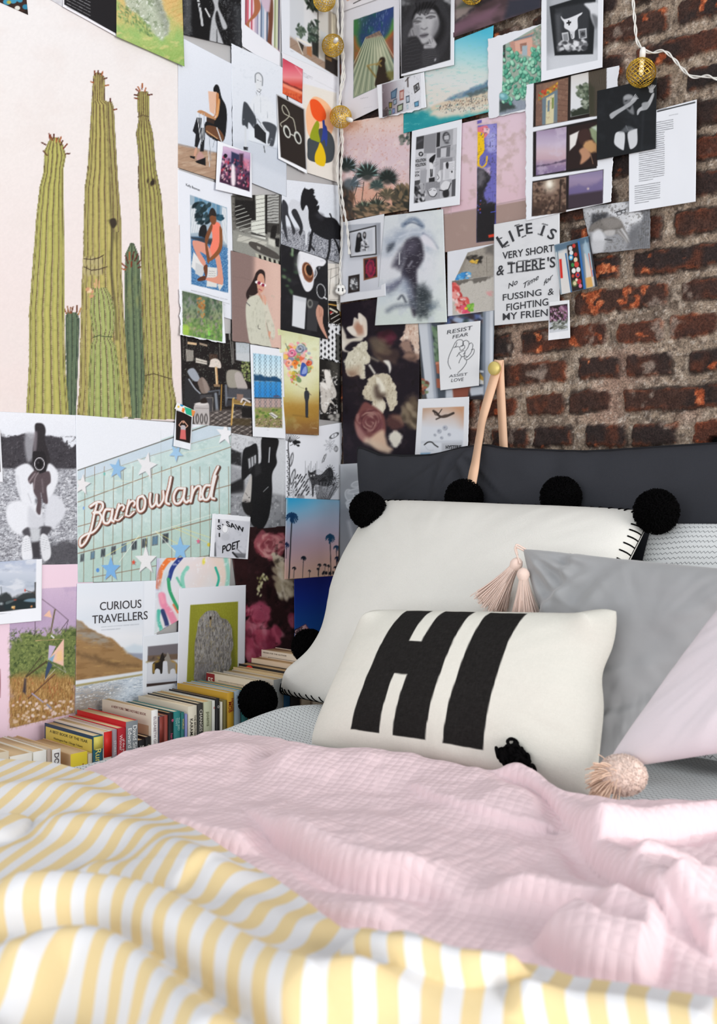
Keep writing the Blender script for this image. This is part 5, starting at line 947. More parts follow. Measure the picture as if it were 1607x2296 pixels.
c.p((1100, 1160, 1222, 1190, 1205, 1475, 1090, 1445), 'd7d9de', 1.2); c.p((1100, 1160, 1222, 1190, 1219, 1230, 1100, 1200), 'bfc2c8', 3, .6); c.p((1235, 1195, 1335, 1220, 1320, 1500, 1225, 1480), '39383b', 1.5); c.e(1255, 1240, 26, 40, '8a8a86', 0, 2, .9); c.e(1257, 1238, 16, 26, '3a3a3a'); c.sp((1325, 1260, 1345, 1255, 1380, 1300, 1375, 1420, 1420, 1560, 1390, 1530, 1340, 1440, 1310, 1330), 'c79683'); c.l((1340, 1275, 1350, 1360), 6, 'a9745f'); c.l((1358, 1280, 1362, 1350), 5, 'a9745f'); c.done()
c = P('page', 'pale map like page with dotted lines tucked in the corner under the light cord', 'L', PX, (730, 590, 764, 592, 764, 700, 732, 672), 1, 'd6d0c8', cat='page', cell=1.5); c.tx(20, .1, .5, 'e3e0da', .6)
for q in ((735, 605, 764, 598), (740, 625, 764, 612), (742, 602, 738, 660), (752, 640, 764, 632)): c.l(q, 1.1, '6b665f', .5, .8)
c.para(740, 672, 20, 4, 4, 0, '8a847c', .4); c.done()
c = P('print', 'strip of black and white folk pattern beside the coffee print', 'L', PX, (712, 672, 764, 676, 764, 815, 712, 803), 1, 'dfe0e4', cell=1.3)
c.tx(3.2, .0, .12, '141416', 1, 3); c.p((735, 674, 764, 676, 764, 730, 735, 722), '1b1512', 1.5); c.l((737, 682, 760, 686, 764, 708), 3, 'b98f4a'); c.l((740, 692, 755, 700), 4, 'cfc9b8'); c.e(742, 701, 3, 3, 'a02a2a'); c.l((735, 676, 737, 722), 1.2, 'e3e0d8'); c.h((740, 700, 764, 704, 764, 730, 742, 722), 4, 1.6, 'e6e3dc', 60, .9)
c.p((716, 728, 764, 732, 764, 812, 716, 800), 'e3e4e8', 1)
for i in range(6):
    for j in range(6):
        x = 720+i*8.4; y = 735+j*13+(i % 2)*6.5+i*.8; c.p((x, y-5, x+2.6, y, x, y+5, x-2.6, y), '17171a', .7)
c.p((752, 748, 764, 752, 764, 812, 752, 806), '2b2a26', 1, .8, 1.5, 4); c.done()
# ---------------------------------------------------------------- left wall, fourth band
c = P('print', 'print of a dark living room with grey armchairs, a lamp and a white drum stool', 'L', Z9, (60, 190, 700, 200, 730, 1150, 95, 1040), 2, '1d1818', cell=1.5)
c.tx(80, 0, .6, '2a2322', .6); c.clip((70, 60, 740, 60, 740, 1200, 90, 1050))
for x in (80, 112, 415, 465, 505, 530): c.l((x, 60, x+9, 250 if x > 450 else 430), 9 if x > 450 else 5, 'b9b7b2' if x > 450 else '77716c', 1, .8)
for q in ((505, 70, 540, 480), (530, 70, 552, 470)): c.l(q, 7, 'a5a29c', 1, .8)
c.p((125, 272, 210, 285, 210, 305, 125, 295), 'd5b690'); c.p((235, 280, 308, 300, 308, 318, 235, 300), '9b8a78'); c.p((105, 340, 180, 355, 180, 450, 115, 455), 'b9b3aa', 1); c.h((105, 340, 180, 355, 180, 450, 115, 455), 7, 5, '3a3330', 4, .9); c.p((200, 420, 305, 450, 305, 485, 200, 465), 'c7c0b6', 1); c.l((200, 445, 305, 468), 4, '5d5550'); c.p((325, 385, 400, 390, 400, 460, 325, 440), '5b4437', 2); c.h((325, 385, 400, 390, 400, 450, 325, 440), 8, 5, '241c19', 3, .9)
c.sp((330, 480, 340, 440, 385, 428, 425, 455, 433, 515, 380, 510, 325, 505), 'd8cdc4', 1.2); c.l((388, 515, 398, 670), 22, 'c49a6c', 1); c.l((384, 515, 393, 670), 6, 'f0dcb8', 1); c.p((365, 665, 425, 668, 425, 690, 370, 688), '8b7156', 1)
c.p((568, 275, 700, 285, 700, 465, 575, 440), 'b9c0c6', 1.5); c.tx(9, .25, .5, '8d9a8a', .4, 3); c.p((570, 380, 700, 380, 700, 465, 575, 440), 'c6c9cc', 2, .7); c.b((620, 460, 700, 460, 720, 640, 640, 640), ['6f7d4c', '8f9a5f', '4f5c38', 'a9b078'], 70, 5, 10, 1.2, 40, 3, 1.2, .9)
c.sp((125, 540, 185, 520, 240, 620, 195, 640, 150, 600), '9aa0aa', 1.5); c.sp((220, 640, 265, 600, 325, 690, 320, 740, 260, 750, 230, 690), '7d6e66', 1.5); c.sp((260, 610, 300, 640, 320, 720, 290, 740), '968880', 2, .8); c.sp((100, 620, 140, 620, 190, 700, 245, 760, 400, 745, 415, 960, 400, 1000, 230, 960, 110, 880), '2b2a2c', 1.5); c.l((138, 620, 190, 700, 240, 750), 12, 'aab0ba', 1.2, .9, True); c.p((240, 765, 350, 760, 360, 930, 330, 960, 250, 930), '454346', 2); c.l((385, 755, 405, 990), 24, '7f858e', 2); c.l((320, 735, 420, 720, 418, 760), 12, '5f656e', 2); c.l((300, 790, 360, 790, 355, 940), 4, 'c2b6a6', 1, .7)
c.sp((490, 545, 600, 540, 640, 600, 600, 690, 500, 690), '9a958a', 2); c.sp((560, 575, 610, 560, 680, 700, 600, 720, 580, 690), 'b3aaa6', 1.5); c.p((500, 700, 720, 710, 720, 800, 490, 790), '4b4c52', 3); c.l((480, 680, 485, 860), 22, '6d727b', 2); c.l((485, 790, 720, 800), 10, '7b818a', 1.5); c.p((490, 810, 725, 820, 725, 880, 480, 865), '36363b', 2)
c.p((90, 1000, 400, 900, 740, 900, 740, 1200, 95, 1060), '5c5451', 4, .9); c.clip((330, 920, 740, 900, 740, 1160, 330, 1070)); c.h((330, 900, 740, 900, 740, 1150, 330, 1070), 11, 12, 'a89f98', 60, .7, 3); c.h((330, 900, 740, 900, 740, 1150, 330, 1070), 9, 9, '2d2826', 118, .6, 2); c.clip((70, 60, 740, 60, 740, 1200, 90, 1050)); c.p((625, 890, 725, 880, 725, 980, 625, 970), '1d1a1a', 2); c.p((540, 980, 720, 985, 700, 1050, 540, 1040), '4a3d28', 3, .8)
c.l((440, 670, 432, 905), 10, 'a98244', 1); c.l((545, 800, 530, 1040), 14, 'c39a55', 1); c.l((555, 790, 540, 980), 6, 'e8cf95', .8); c.p((550, 800, 725, 840, 722, 870, 550, 845), '8f7340', 1.5); c.l((555, 845, 720, 862), 6, 'c9a661', 1); c.p((580, 755, 640, 760, 635, 820, 580, 815), '8f7468', 1.5); c.l((620, 830, 640, 800, 700, 830), 16, 'd9cfca', 1, 1, True); c.l((640, 860, 660, 830), 12, 'cdc3be')
c.sp((195, 850, 310, 835, 325, 930, 315, 1060, 200, 1040, 185, 940), 'b9b3b2', 1.2); c.e(252, 848, 62, 14, 'd3cecc'); c.l((198, 885, 318, 890), 6, '8e8886', 1)
for x in (215, 255, 295): c.e(x, 985, 16, 48, '3a3533', 0); c.e(x, 985, 7, 36, 'b9b3b2', 0)
c.sp((245, 810, 290, 790, 305, 835, 250, 840), '2a211e', 1.5); c.gr(.03); c.clip(); c.done()
c = P('print', 'instant photo of a blue lake seen through a chain link fence', 'L', Z9, (705, 298, 1008, 345, 1032, 1168, 730, 1148), 5, 'e7e9ef', curl=.004, cell=1.4)
c.clip((730, 378, 990, 408, 1003, 1072, 750, 1060)); c.g((860, 380), (870, 600), ['b3d8ec', 'c9e3ef', 'dcebef']); c.p((730, 575, 990, 610, 990, 650, 730, 640), '1f4a6e', 3, 1, 4, 9); c.p((730, 637, 990, 645, 990, 790, 730, 790), '3b8fd0', 2); c.g((860, 645), (860, 790), ['7fb8dc', '4a9bd6', '2f86cc'], 0.) ; c.p((730, 720, 990, 720, 990, 790, 730, 790), '2b84cf', 14, .8); c.p((920, 770, 960, 765, 985, 785, 915, 785), '5b4a60', 1.5, .8); c.p((730, 790, 992, 795, 995, 890, 735, 885), 'b59d97', 2); c.p((730, 786, 992, 790, 992, 800, 730, 797), '2b3a48', 1); c.p((740, 880, 1000, 880, 1003, 1072, 745, 1062), '8d8a5c', 3); c.b((745, 885, 1000, 885, 1000, 985, 745, 985), ['6f8a3f', '8fa050', '4f6a30', 'a2a860'], 60, 5, 11, 1.4, 0, 5, 1.5); c.b((745, 980, 1000, 980, 1003, 1072, 750, 1062), ['a58a78', '6b6048', 'c9ab98', '59523c', '8a7f55'], 130, 3, 7, 1.2, 0, 6, 1); c.p((875, 935, 905, 925, 962, 965, 930, 985), 'dcd9d2', 1); c.l((890, 940, 940, 970), 6, '4a4a4c')
for i in range(-3, 9):
    for sg in (1, -1): 
        p = [(730+i*50+ (k*25 if sg > 0 else 25-k*25) % 50 if False else 730+i*50+(25 if (k+(sg > 0)) % 2 else 0)+sg*0, 380+k*36) for k in range(15)]; c.l(np.array(p).ravel(), 3.4, '3d4f5e', .7, .75)
c.clip(); c.para(860, 1088, 30, 1, 8, .1, 'b9b9c2', .3); c.done()
c = P('print', 'print of a suited figure whose head bursts into a cloud of flowers', 'L', Z9, (958, 152, 1345, 238, 1338, 1138, 1034, 1122), 5, 'dfe0bb', curl=.003, cell=1.5)
c.g((1150, 180), (1180, 1130), ['cfd2a6', 'dfe2c0', 'e3e4c6', 'dcdcae', 'cfc98a', 'b08a40', '9a7238', '7f5a38']); c.tx(50, 0, .6, 'c5bd84', .35, 2); c.e(1190, 620, 120, 160, 'e9e9d2', 0, 30, .6); c.p((1030, 860, 1340, 880, 1340, 1000, 1035, 980), 'a88238', 14, .6, 8); c.p((1035, 970, 1100, 970, 1090, 1060, 1036, 1060), '87804a', 14, .5)
F = ['e58aa0', 'd9a0b0', 'e36a4a', 'ea8a45', 'f0b8b0', 'a9b2c0', '7f8a9c', 'e9c870', '6f8a5a', '9fb07a']
c.b((1015, 440, 1030, 330, 1110, 270, 1200, 290, 1270, 420, 1270, 530, 1190, 590, 1120, 660, 1080, 610, 1020, 510), F, 110, 10, 24, 1.3, 30, 12, 1.2, .9)
for x, y, r, ks in ((1090, 375, 52, ['e78fa8', 'd4708e', 'f0b4c2', 'c9587a']), (1165, 335, 55, ['a7b0be', '7d8798', 'c6ccd4', '6a7488']), (1060, 470, 42, ['f0a890', 'e88a70', 'f6c9b4']), (1245, 470, 34, ['d8573a', 'b8402e', 'e8805a']), (1115, 470, 36, ['ea7f34', 'f09a4a', 'd46a2a'])):
    for k in range(14): a = k*2.4; rr = r*(1-k/16); c.e(x+rr*.55*math.cos(a), y+rr*.6*math.sin(a), rr*.55, rr*.34, ks[k % len(ks)], math.degrees(a)+90, .8, .95)
    c.e(x, y, r*.16, r*.16, '5b4a5a', 0, 1, .7)
c.sp((1165, 560, 1180, 470, 1215, 480, 1235, 540, 1215, 590, 1175, 585), '3f58a8', 1); c.sp((1180, 570, 1195, 520, 1220, 500, 1225, 560), '8fa0d8', 1); c.b((1065, 540, 1140, 560, 1130, 680, 1085, 640), ['a8b04a', '8f9a3c', 'd0b84a', 'c97a4a'], 26, 5, 10, 1.3, 60, 4); c.l((1130, 660, 1160, 690, 1200, 705), 7, 'b9b78c', 1, .9, True); c.l((1030, 290, 1060, 360), 7, '5a5a60', 1, .7)
c.e(1221, 710, 9, 14, '3a332e'); c.sp((1205, 735, 1230, 722, 1250, 745, 1248, 790, 1240, 830, 1238, 960, 1215, 960, 1212, 830, 1204, 790), '33353c'); c.l((1240, 740, 1265, 765), 6, '6a5a50'); c.l((1215, 965, 1240, 970), 8, '2a2624'); c.l((1100, 950, 1215, 965), 9, '7d6030', 3, .6); c.l((1275, 1068, 1320, 1072), 5, 'd6c9a8', .6, .8); c.gr(.02); c.done()
c = P('print', 'dark print of a single white orchid tucked by the corner', 'L', Z9, (1340, 430, 1540, 470, 1540, 1010, 1350, 990), 1, '1c1a1a', cell=1.4); c.tx(40, 0, .5, '35332f', .7); c.p((1430, 470, 1540, 480, 1540, 600, 1460, 600), '57554f', 12, .7, 8); c.sp((1385, 545, 1410, 530, 1440, 560, 1465, 640, 1500, 740, 1490, 790, 1450, 800, 1485, 860, 1440, 840, 1400, 930, 1360, 890, 1355, 760, 1345, 680, 1370, 640, 1400, 650), 'cdc7c0', 1.5); c.clip((1345, 530, 1510, 530, 1510, 940, 1345, 940)); c.tx(22, .05, .45, 'efece8', .8, 2); c.tx(18, .2, .5, '938b85', .6, 3); c.clip(); c.sp((1390, 545, 1430, 560, 1450, 680, 1420, 700), 'e6e2dd', 2); c.sp((1345, 650, 1400, 660, 1420, 720, 1370, 690), 'e9e5e0', 2); c.b((1430, 950, 1530, 950, 1530, 1000, 1430, 1000), ['7f7c78', 'a5a29d', '4a4846'], 14, 8, 16, 1.5, 0, 3, 2); c.done()
# ---------------------------------------------------------------- left wall, lower bands
c = P('poster', 'black and white poster of a crouching person in white aiming a long lens camera', 'L', Z11, (-180, 80, 652, 118, 672, 1400, -180, 1390), 2, 'e2e4ec', cat='poster', cell=1.8)
c.g((300, 100), (310, 580), ['e4e6ed', 'dfe2ea', 'd5d8e0']); c.p((-180, 270, 0, 280, 60, 300, 150, 300, 210, 280, 260, 310, 420, 300, 500, 310, 540, 330, 570, 360, 610, 410, 640, 375, 660, 375, 670, 580, 400, 600, -180, 580), '3f3c42', 3, 1, 5, 10); c.clip((-180, 280, 660, 300, 660, 590, -180, 580)); c.tx(22, .0, .5, '2b292e', .7, 3); c.tx(14, .25, .5, '77747a', .4, 5); c.clip()
c.p((-180, 575, 672, 580, 680, 1420, -180, 1420), 'aeb0b8', 4); c.clip((-180, 575, 672, 580, 680, 1420, -180, 1420), 4); c.tx(12, -.1, .4, '6a6a72', .75, 2, (1.8, .8)); c.tx(14, .05, .4, 'dcdee5', .85, 4, (1.8, .8)); c.p((400, 1220, 680, 1190, 680, 1420, 380, 1420), '4b4a50', 10, .9, 8, 14); c.tx(8, .1, .5, '34333a', .4, 6); c.clip()
c.sp((215, 290, 260, 270, 300, 300, 290, 460, 240, 520, 215, 420), '9b9ba2', 5, .9); c.sp((300, 200, 340, 185, 375, 200, 392, 250, 385, 330, 420, 450, 430, 520, 400, 560, 300, 500, 280, 420, 300, 300), '2f2b2f', 2); c.sp((290, 280, 320, 270, 310, 420, 285, 440), '8a8289', 3, .7)
c.sp((130, 600, 170, 550, 240, 535, 290, 600, 300, 760, 290, 900, 200, 870, 150, 760), 'dfe1e8', 3); c.sp((410, 545, 460, 555, 495, 620, 490, 700, 440, 820, 400, 860, 390, 720), 'dfe1e8', 3); c.sp((60, 900, 150, 850, 260, 880, 350, 900, 370, 1020, 350, 1080, 240, 1090, 200, 1140, 120, 1120, 60, 1030), 'e0e2e9', 4); c.sp((400, 860, 460, 800, 540, 860, 560, 960, 480, 1070, 430, 1090, 380, 1050), 'd3d5dd', 4); c.sp((250, 900, 330, 980, 390, 960, 360, 1080, 250, 1090), 'c6c8d0', 6, .8); c.l((240, 790, 270, 870), 5, 'a9abb3', 2, .7); c.l((150, 640, 175, 800), 8, 'c3c6ce', 4, .6)
c.sp((280, 440, 330, 430, 385, 440, 400, 560, 380, 640, 330, 640, 290, 580), '232024', 1.5); c.sp((240, 660, 300, 590, 340, 620, 420, 600, 435, 690, 400, 740, 410, 870, 370, 860, 350, 780, 355, 860, 345, 970, 310, 940, 320, 840, 290, 780, 280, 700, 260, 710), '55494e', 2); c.l((250, 690, 300, 620), 12, 'a3959a', 2, .7); c.l((290, 750, 300, 660, 330, 610), 9, 'b3a6aa', 2, .6, True); c.l((360, 670, 370, 780), 10, '8d8086', 3, .6)
c.e(338, 537, 44, 56, 'cfccd2'); c.e(338, 537, 38, 49, '2a262b'); c.e(338, 537, 26, 34, '131114', 0, 2); c.e(328, 525, 8, 10, '4b484f', 0, 2, .8)
c.sp((190, 1120, 240, 1080, 270, 1130, 240, 1170), '4c4a50', 3); c.sp((340, 1080, 440, 1080, 400, 1150, 350, 1160), '46444a', 3); c.p((255, 1100, 350, 1090, 330, 1210, 280, 1210), 'c3c6cc', 4); c.p((265, 1210, 340, 1200, 350, 1350, 280, 1350), '3d3b40', 4); c.sp((200, 1170, 250, 1160, 275, 1290, 270, 1355, 200, 1360, 185, 1290), 'e0e2e8', 2); c.sp((350, 1150, 400, 1150, 435, 1260, 430, 1340, 380, 1370, 355, 1300), 'd9dbe1', 2); c.h((200, 1180, 250, 1170, 270, 1280, 195, 1290), 6, 4, 'a4a6ae', 75, .6); c.h((355, 1170, 400, 1160, 425, 1270, 360, 1280), 6, 4, '9da0a8', 105, .6); c.gr(.03); c.done()
c = P('poster', 'poster of a pale green tiled facade with a curly white sign and coloured stars', 'L', PX, (170, 930, 518, 958, 516, 1298, 175, 1306), 3, 'e3e6ed', cat='poster', cell=1.5)
c.Z = Z11; ry = lambda x: 590+(x-665)*(342-590)/(1375-665)
c.p((665, 588, 1375, 342, 1385, 325, 2000, 110, 2000, 1600, 665, 1600), 'c2d6d4', 1.2); c.clip((665, 588, 1375, 342, 1385, 325, 2000, 110, 2000, 1600, 665, 1600)); c.tx(60, -.1, .5, 'b3cbc8', .8, 2); c.tx(30, .1, .6, 'd3e2df', .7, 3); c.p((665, 590, 1375, 345, 2000, 130, 2000, 260, 1375, 440, 665, 680), 'c6d3e2', 6, .8); c.p((665, 1250, 2000, 900, 2000, 1600, 665, 1600), 'a9c4b8', 30, .6)
c.l((665, 592, 1375, 346, 2000, 130), 9, '5d5650', 1); 
for y in (865, 1075): c.l((665, y, 1300, y-235*(1 if y < 900 else .75), 2000, y-235*(2.05 if y < 900 else 1.55)), 6, '8a6f58', .9)
c.l((665, 1305, 1300, 1145, 2000, 960), 8, '8a7260', 1); c.l((790, 1510, 1340, 1410, 2000, 1280), 6, '8a7260', 1); c.l((665, 680, 1300, 465, 2000, 255), 4, '94826f', .8, .8)
for i, x in enumerate(range(720, 2000, 82)): c.l((x+10, 560, x+10+(-14 if x < 1400 else 6), 1600), 5, '85705c', .8, .9)
for i in range(9):
    x = 690+i*88; y = 1300-(x-690)*.25; w = 34+i*2.4; hh = 80+i*2
    c.p((x, y+12, x+w, y+2, x+w-2, y+hh-8, x-4, y+hh), '6d7478', 1); c.p((x+6, y+20, x+w-6, y+10, x+w-8, y+hh-18, x+2, y+hh-10), ['4a5157', '5f7f96', '3f474d'][i % 3], 1); c.l((x+w/2, y+8, x+w/2-4, y+hh-6), 3, '9aa8a6', .6, .8)
def star(cx, cy, r, col, rot=0, sh='8a8f92', k=.42):
    for dx, dy, q in ((7, 6, sh), (0, 0, col)):
        P_ = []; 
        for j in range(10): a = math.radians(rot-90+j*36); rr = r*(1 if j % 2 == 0 else k); P_ += [cx+dx+rr*.78*math.cos(a), cy+dy+rr*math.sin(a)]
        c.p(P_, q, .9)
for q in ((1190, 1150, 1020, 1380), (1200, 1160, 900, 1330), (1330, 1110, 1500, 1290), (1340, 1120, 1590, 1260), (1260, 1160, 1240, 1300), (1500, 1070, 1900, 1200), (1480, 1080, 1960, 1290), (1850, 960, 1300, 1130)): c.l(q, 4, ['e2d98a', 'eceae2'][int(q[0]) % 20 > 5], .7, .9)
for q in ((660, 770, 1000, 760), (990, 680, 1180, 690), (1250, 650, 1700, 500), (1480, 460, 1900, 380)): c.l(q, 4, 'dfe2d0', .7, .7)
star(1005, 580, 95, '90b9de', 10); star(1255, 550, 120, 'e3e3e6', 12); star(705, 715, 95, 'e4e2e4', 8); star(950, 1440, 110, '79aee0', 0); star(1250, 1365, 125, 'e5e5e7', 0); star(1545, 1270, 115, '8bbbe2', 0); star(1510, 440, 80, '9fc4e3', 180); star(1930, 280, 105, 'ececf0', 6)
star(1145, 1380, 26, 'd8503a'); c.e(838, 1448, 14, 18, '5a8fd0'); c.e(718, 915, 9, 14, '86a8d8'); c.e(895, 622, 9, 14, '74b8b0'); star(1700, 1200, 26, 'd86a8a'); c.e(1790, 1230, 14, 16, 'd0c04a')
# the script sign: dark edge first, white faces over it
def sign(pts, w=30, B=False):
    c.l(np.array(pts)+np.tile([9, 8], len(pts)//2), w+13, '5a4038', 1, 1, True); c.l(np.array(pts)+np.tile([-3, 3], len(pts)//2), w+5, 'a8705c', .8, 1, True); return (pts, w)
S_ = [sign(q, w_) for q, w_ in (((830, 880, 810, 960, 790, 1060, 770, 1130, 730, 1210, 690, 1240, 690, 1180, 740, 1140, 800, 1120, 850, 1060, 870, 990, 840, 950, 800, 955), 22), ((775, 900, 830, 865, 875, 870, 880, 910, 850, 950, 810, 955), 24),
   ((945, 925, 905, 930, 885, 990, 895, 1040, 930, 1040, 958, 980, 965, 925, 955, 1010, 975, 1030), 24), ((1020, 882, 1004, 945, 984, 1012), 22), ((1000, 945, 1024, 902, 1050, 888, 1064, 908, 1052, 930), 20), ((984, 1012, 1015, 1018, 1050, 988), 16), ((1107, 848, 1093, 910, 1079, 976), 22), ((1092, 908, 1116, 866, 1142, 853, 1157, 872, 1146, 896), 20), ((1079, 976, 1110, 982, 1150, 948), 16),
   ((1225, 810, 1185, 830, 1180, 910, 1200, 945, 1235, 920, 1245, 850, 1225, 812), 24), ((1290, 790, 1285, 860, 1300, 905, 1335, 870, 1345, 800, 1345, 870, 1365, 895, 1400, 840, 1400, 770), 22), ((1465, 650, 1450, 730, 1430, 810, 1425, 865, 1450, 880), 24),
   ((1570, 745, 1520, 750, 1490, 810, 1500, 870, 1540, 870, 1575, 810, 1585, 745, 1575, 830, 1595, 865, 1620, 850), 24), ((1650, 730, 1645, 800, 1635, 860, 1655, 780, 1690, 730, 1720, 735, 1715, 800, 1712, 840, 1735, 835), 23), ((1800, 720, 1760, 725, 1735, 790, 1750, 840, 1785, 835, 1810, 770, 1835, 640, 1870, 560), 24), ((1850, 640, 1825, 740, 1815, 820, 1840, 835), 22))]
for q, w_ in S_: c.l(q, w_*.78, 'ece8e6', .8, 1, True)
c.clip(); c.l((1382, 250, 1378, 1000), 3, 'a8b0b2', .6, .6); c.gr(.02); c.done(); c.Z = Z11
c = P('print', 'edge of a white bordered photo at the far left below the blush poster', 'L', PX, (-40, 955, 1, 964, 7, 1081, -40, 1078), 4, 'e4e6ec'); c.p((-40, 985, -1, 985, 1, 1058, -40, 1058), '3a3230'); c.done()
c = P('print', 'tiny instant photo of a figure with raised arms on a dark ground', 'L', PX, (395, 912, 433, 924, 427, 1009, 389, 1000), 6, 'e2e6ec', curl=.003, cell=1.1)
c.p((395, 920, 430, 932, 426, 994, 394, 986), '201614'); c.e(411, 946, 2.6, 3.4, 'b98a74'); c.l((406, 958, 401, 953, 408, 944), 2, 'cfa08c', .6); c.l((415, 960, 421, 955, 413, 945), 2, 'cfa08c', .6); c.sp((406, 954, 415, 955, 415, 966, 406, 966), 'b9b2b8', .8); c.p((405, 963, 416, 964, 417, 986, 403, 984), 'cf6a68', 1.2); c.done()
c = P('tape', 'scrap of coloured washi tape with green and orange flags above the tiny instant photo', 'L', PX, (396, 902, 438, 921, 432, 936, 392, 916), 7, 'e9e6e6', cat='tape', torn='lr', cell=1.)
c.p((413, 912, 432, 918, 430, 933, 417, 928), '2fae8a'); c.p((429, 918, 438, 922, 434, 936, 430, 932), 'e08a4a'); c.p((409, 914, 415, 916, 412, 926, 407, 922), 'e8803a'); c.e(408, 908, 4, 3.4, '3a8fc0'); c.e(400, 912, 2.4, 2.4, 'e3c04a'); c.done()
c = P('print', 'black and white print of a suited man lying upside down beside a chair', 'L', Z12, (462, 150, 880, 200, 873, 872, 456, 905), 1, 'b9bbc0', cell=1.5)
c.g((700, 180), (600, 880), ['cfd1d6', 'c3c5ca', '9a9ca0', '7d7f84']); c.p((440, 280, 540, 320, 540, 420, 440, 400), '2a2a2c', 3); c.p((440, 400, 540, 450, 540, 560, 440, 600), '9b9da2', 5); c.tx(12, .1, .5, '77797e', .4); c.p((440, 560, 560, 500, 560, 620, 440, 630), '242426', 4); c.p((440, 640, 560, 610, 880, 640, 880, 920, 440, 920), '8f9196', 10, .8); c.clip((440, 640, 880, 640, 880, 920, 440, 920)); c.tx(26, 0, .5, '5b5d61', .6, 3); c.tx(20, .15, .5, 'c6c8cc', .6, 4); c.clip(); c.p((700, 210, 870, 210, 870, 640, 770, 620), 'cdd0d5', 4, .9)
c.sp((560, 290, 600, 270, 655, 255, 665, 400, 640, 470, 600, 480, 560, 520, 540, 500, 545, 350), '1b1b1d', 1.5); c.p((580, 360, 650, 320, 655, 420, 600, 460), '2a2a2c', 1); 
for i in range(3): c.p((590+i*22, 365-i*12, 605+i*22, 358-i*12, 610+i*20, 425-i*12, 596+i*20, 440-i*12), 'a9abb0', 1)
c.sp((695, 200, 815, 215, 800, 330, 805, 400, 770, 480, 770, 620, 750, 780, 720, 860, 680, 900, 620, 860, 600, 780, 610, 600, 620, 430, 685, 390), '19191b', 1.5); c.l((752, 280, 745, 390), 7, 'c9ccd2', 1); c.p((640, 400, 680, 400, 690, 470, 640, 500), '2a2a2c', 3); c.sp((605, 500, 618, 500, 612, 640, 600, 700, 560, 700, 545, 680, 560, 620), 'b9b5b2', 1.5); c.sp((545, 690, 610, 690, 625, 730, 600, 790, 560, 760), '1d1c1d', 2); c.e(575, 680, 24, 12, '8f8a88', 10, 2); c.e(570, 685, 7, 4, '232323'); c.e(598, 655, 5, 5, '3a3838'); c.l((570, 620, 585, 640), 5, '6d6866'); c.l((705, 610, 740, 575), 5, '8d8f93', 1); c.sp((690, 820, 720, 850, 760, 880, 700, 870), '111', 3) if False else None; c.l((850, 520, 845, 760), 3, 'dfe1e5', .8, .7); c.gr(.035); c.done()
c = P('print', 'white page of black line drawn plants around a striped cat', 'L', Z12, (872, 160, 1300, 90, 1278, 672, 872, 660), 2, 'e5e7ee', torn='r', cell=1.3)
c.l((895, 640, 900, 420, 890, 260, 905, 200), 7, '2b2b2e', .8, 1, True)
for k in range(-5, 6): c.l((905, 240, 905+k*14, 180-abs(k)*2+abs(k)**1.5*3), 3, '3a3a3e', .7)
c.l((905, 265, 950, 245), 4, '333', .7) if False else c.l((905, 265, 950, 245), 4, '333336', .7); c.b((930, 225, 980, 235, 975, 270, 935, 265), ['1c1c1f'], 14, 4, 8, 1.8, 0, 3)
for k in range(26): g_ = (k*37 % 100)/100; c.e(882+g_*14, 300+k*14, 6, 4, ['2a2a2d', '55565a'][k % 2], 20, .7)
for x, y, w_, h_, r_ in ((915, 370, 13, 52, 10), (925, 500, 16, 60, 14), (930, 580, 14, 50, 20), (1235, 190, 40, 16, -30), (1250, 290, 14, 22, 0), (1160, 360, 8, 34, 25)):
    c.e(x, y, w_, h_, '2a2a2d', r_); c.e(x, y, w_*.68, h_*.82, 'dfe1e8', r_); c.l((x, y-h_*.7, x, y+h_*.7), 3, '3a3a3d', .7)
for cx, cy, rr in ((1205, 262, 46), (930, 610, 44)):
    for k in range(8):
        a = k*.785; c.e(cx+rr*.5*math.cos(a), cy+rr*.6*math.sin(a), rr*.5, rr*.16, '8d8f96', math.degrees(a)); c.e(cx+rr*.5*math.cos(a), cy+rr*.6*math.sin(a), rr*.42, rr*.11, 'e4e6ed', math.degrees(a))
for k in range(9): c.l((1020+k*10, 600, 1018+k*11, 380+(k*53 % 70)), 3, '77797f', .6, .9); 
for k in range(70):
    a = (k*61 % 100)/100; c.e(945+a*100, 640-(k*41 % 100)*1.6, 5, 8, ['3a3a3e', '6a6b70', '222225'][k % 3], a*60, .7, .85)
c.sp((1040, 450, 1055, 465, 1075, 462, 1098, 448, 1100, 480, 1140, 480, 1180, 440, 1210, 430, 1230, 480, 1210, 560, 1150, 570, 1090, 560, 1080, 640, 1070, 640, 1065, 560, 1045, 500), '2c2c2f', 1); c.clip((1040, 450, 1240, 430, 1240, 640, 1040, 640)); c.h((1040, 440, 1240, 430, 1240, 640, 1040, 640), 26, 3, '8b8c92', 60, .8, 4, .1); c.clip(); c.e(1062, 492, 5, 6, 'd9d9dc'); c.e(1085, 488, 5, 6, 'd9d9dc')
for k in range(44): x = 1085+k*4.4; c.l((1150+(k-20)*2.2, 672, x, 520+(k*29 % 60)), 2.6, ['1f1f22', '55565b', '8a8b90'][k % 3], .6, .9)
for cx, cy in ((1205, 450), (1240, 510), (1230, 560), (1200, 500)):
    for k in range(12): a = k*.52; c.l((cx, cy, cx+36*math.cos(a), cy+42*math.sin(a)), 3, '2a2a2e', .6, .9)
c.p((960, 640, 1000, 600, 1010, 660, 950, 665), '4a4a4f', 2, .5, 3); c.done()
c = P('print', 'print of palm silhouettes against a blue to pink evening sky', 'L', Z12, (875, 656, 1282, 675, 1262, 1240, 864, 1270), 4, 'dfe0e6', curl=.002, cell=1.4)
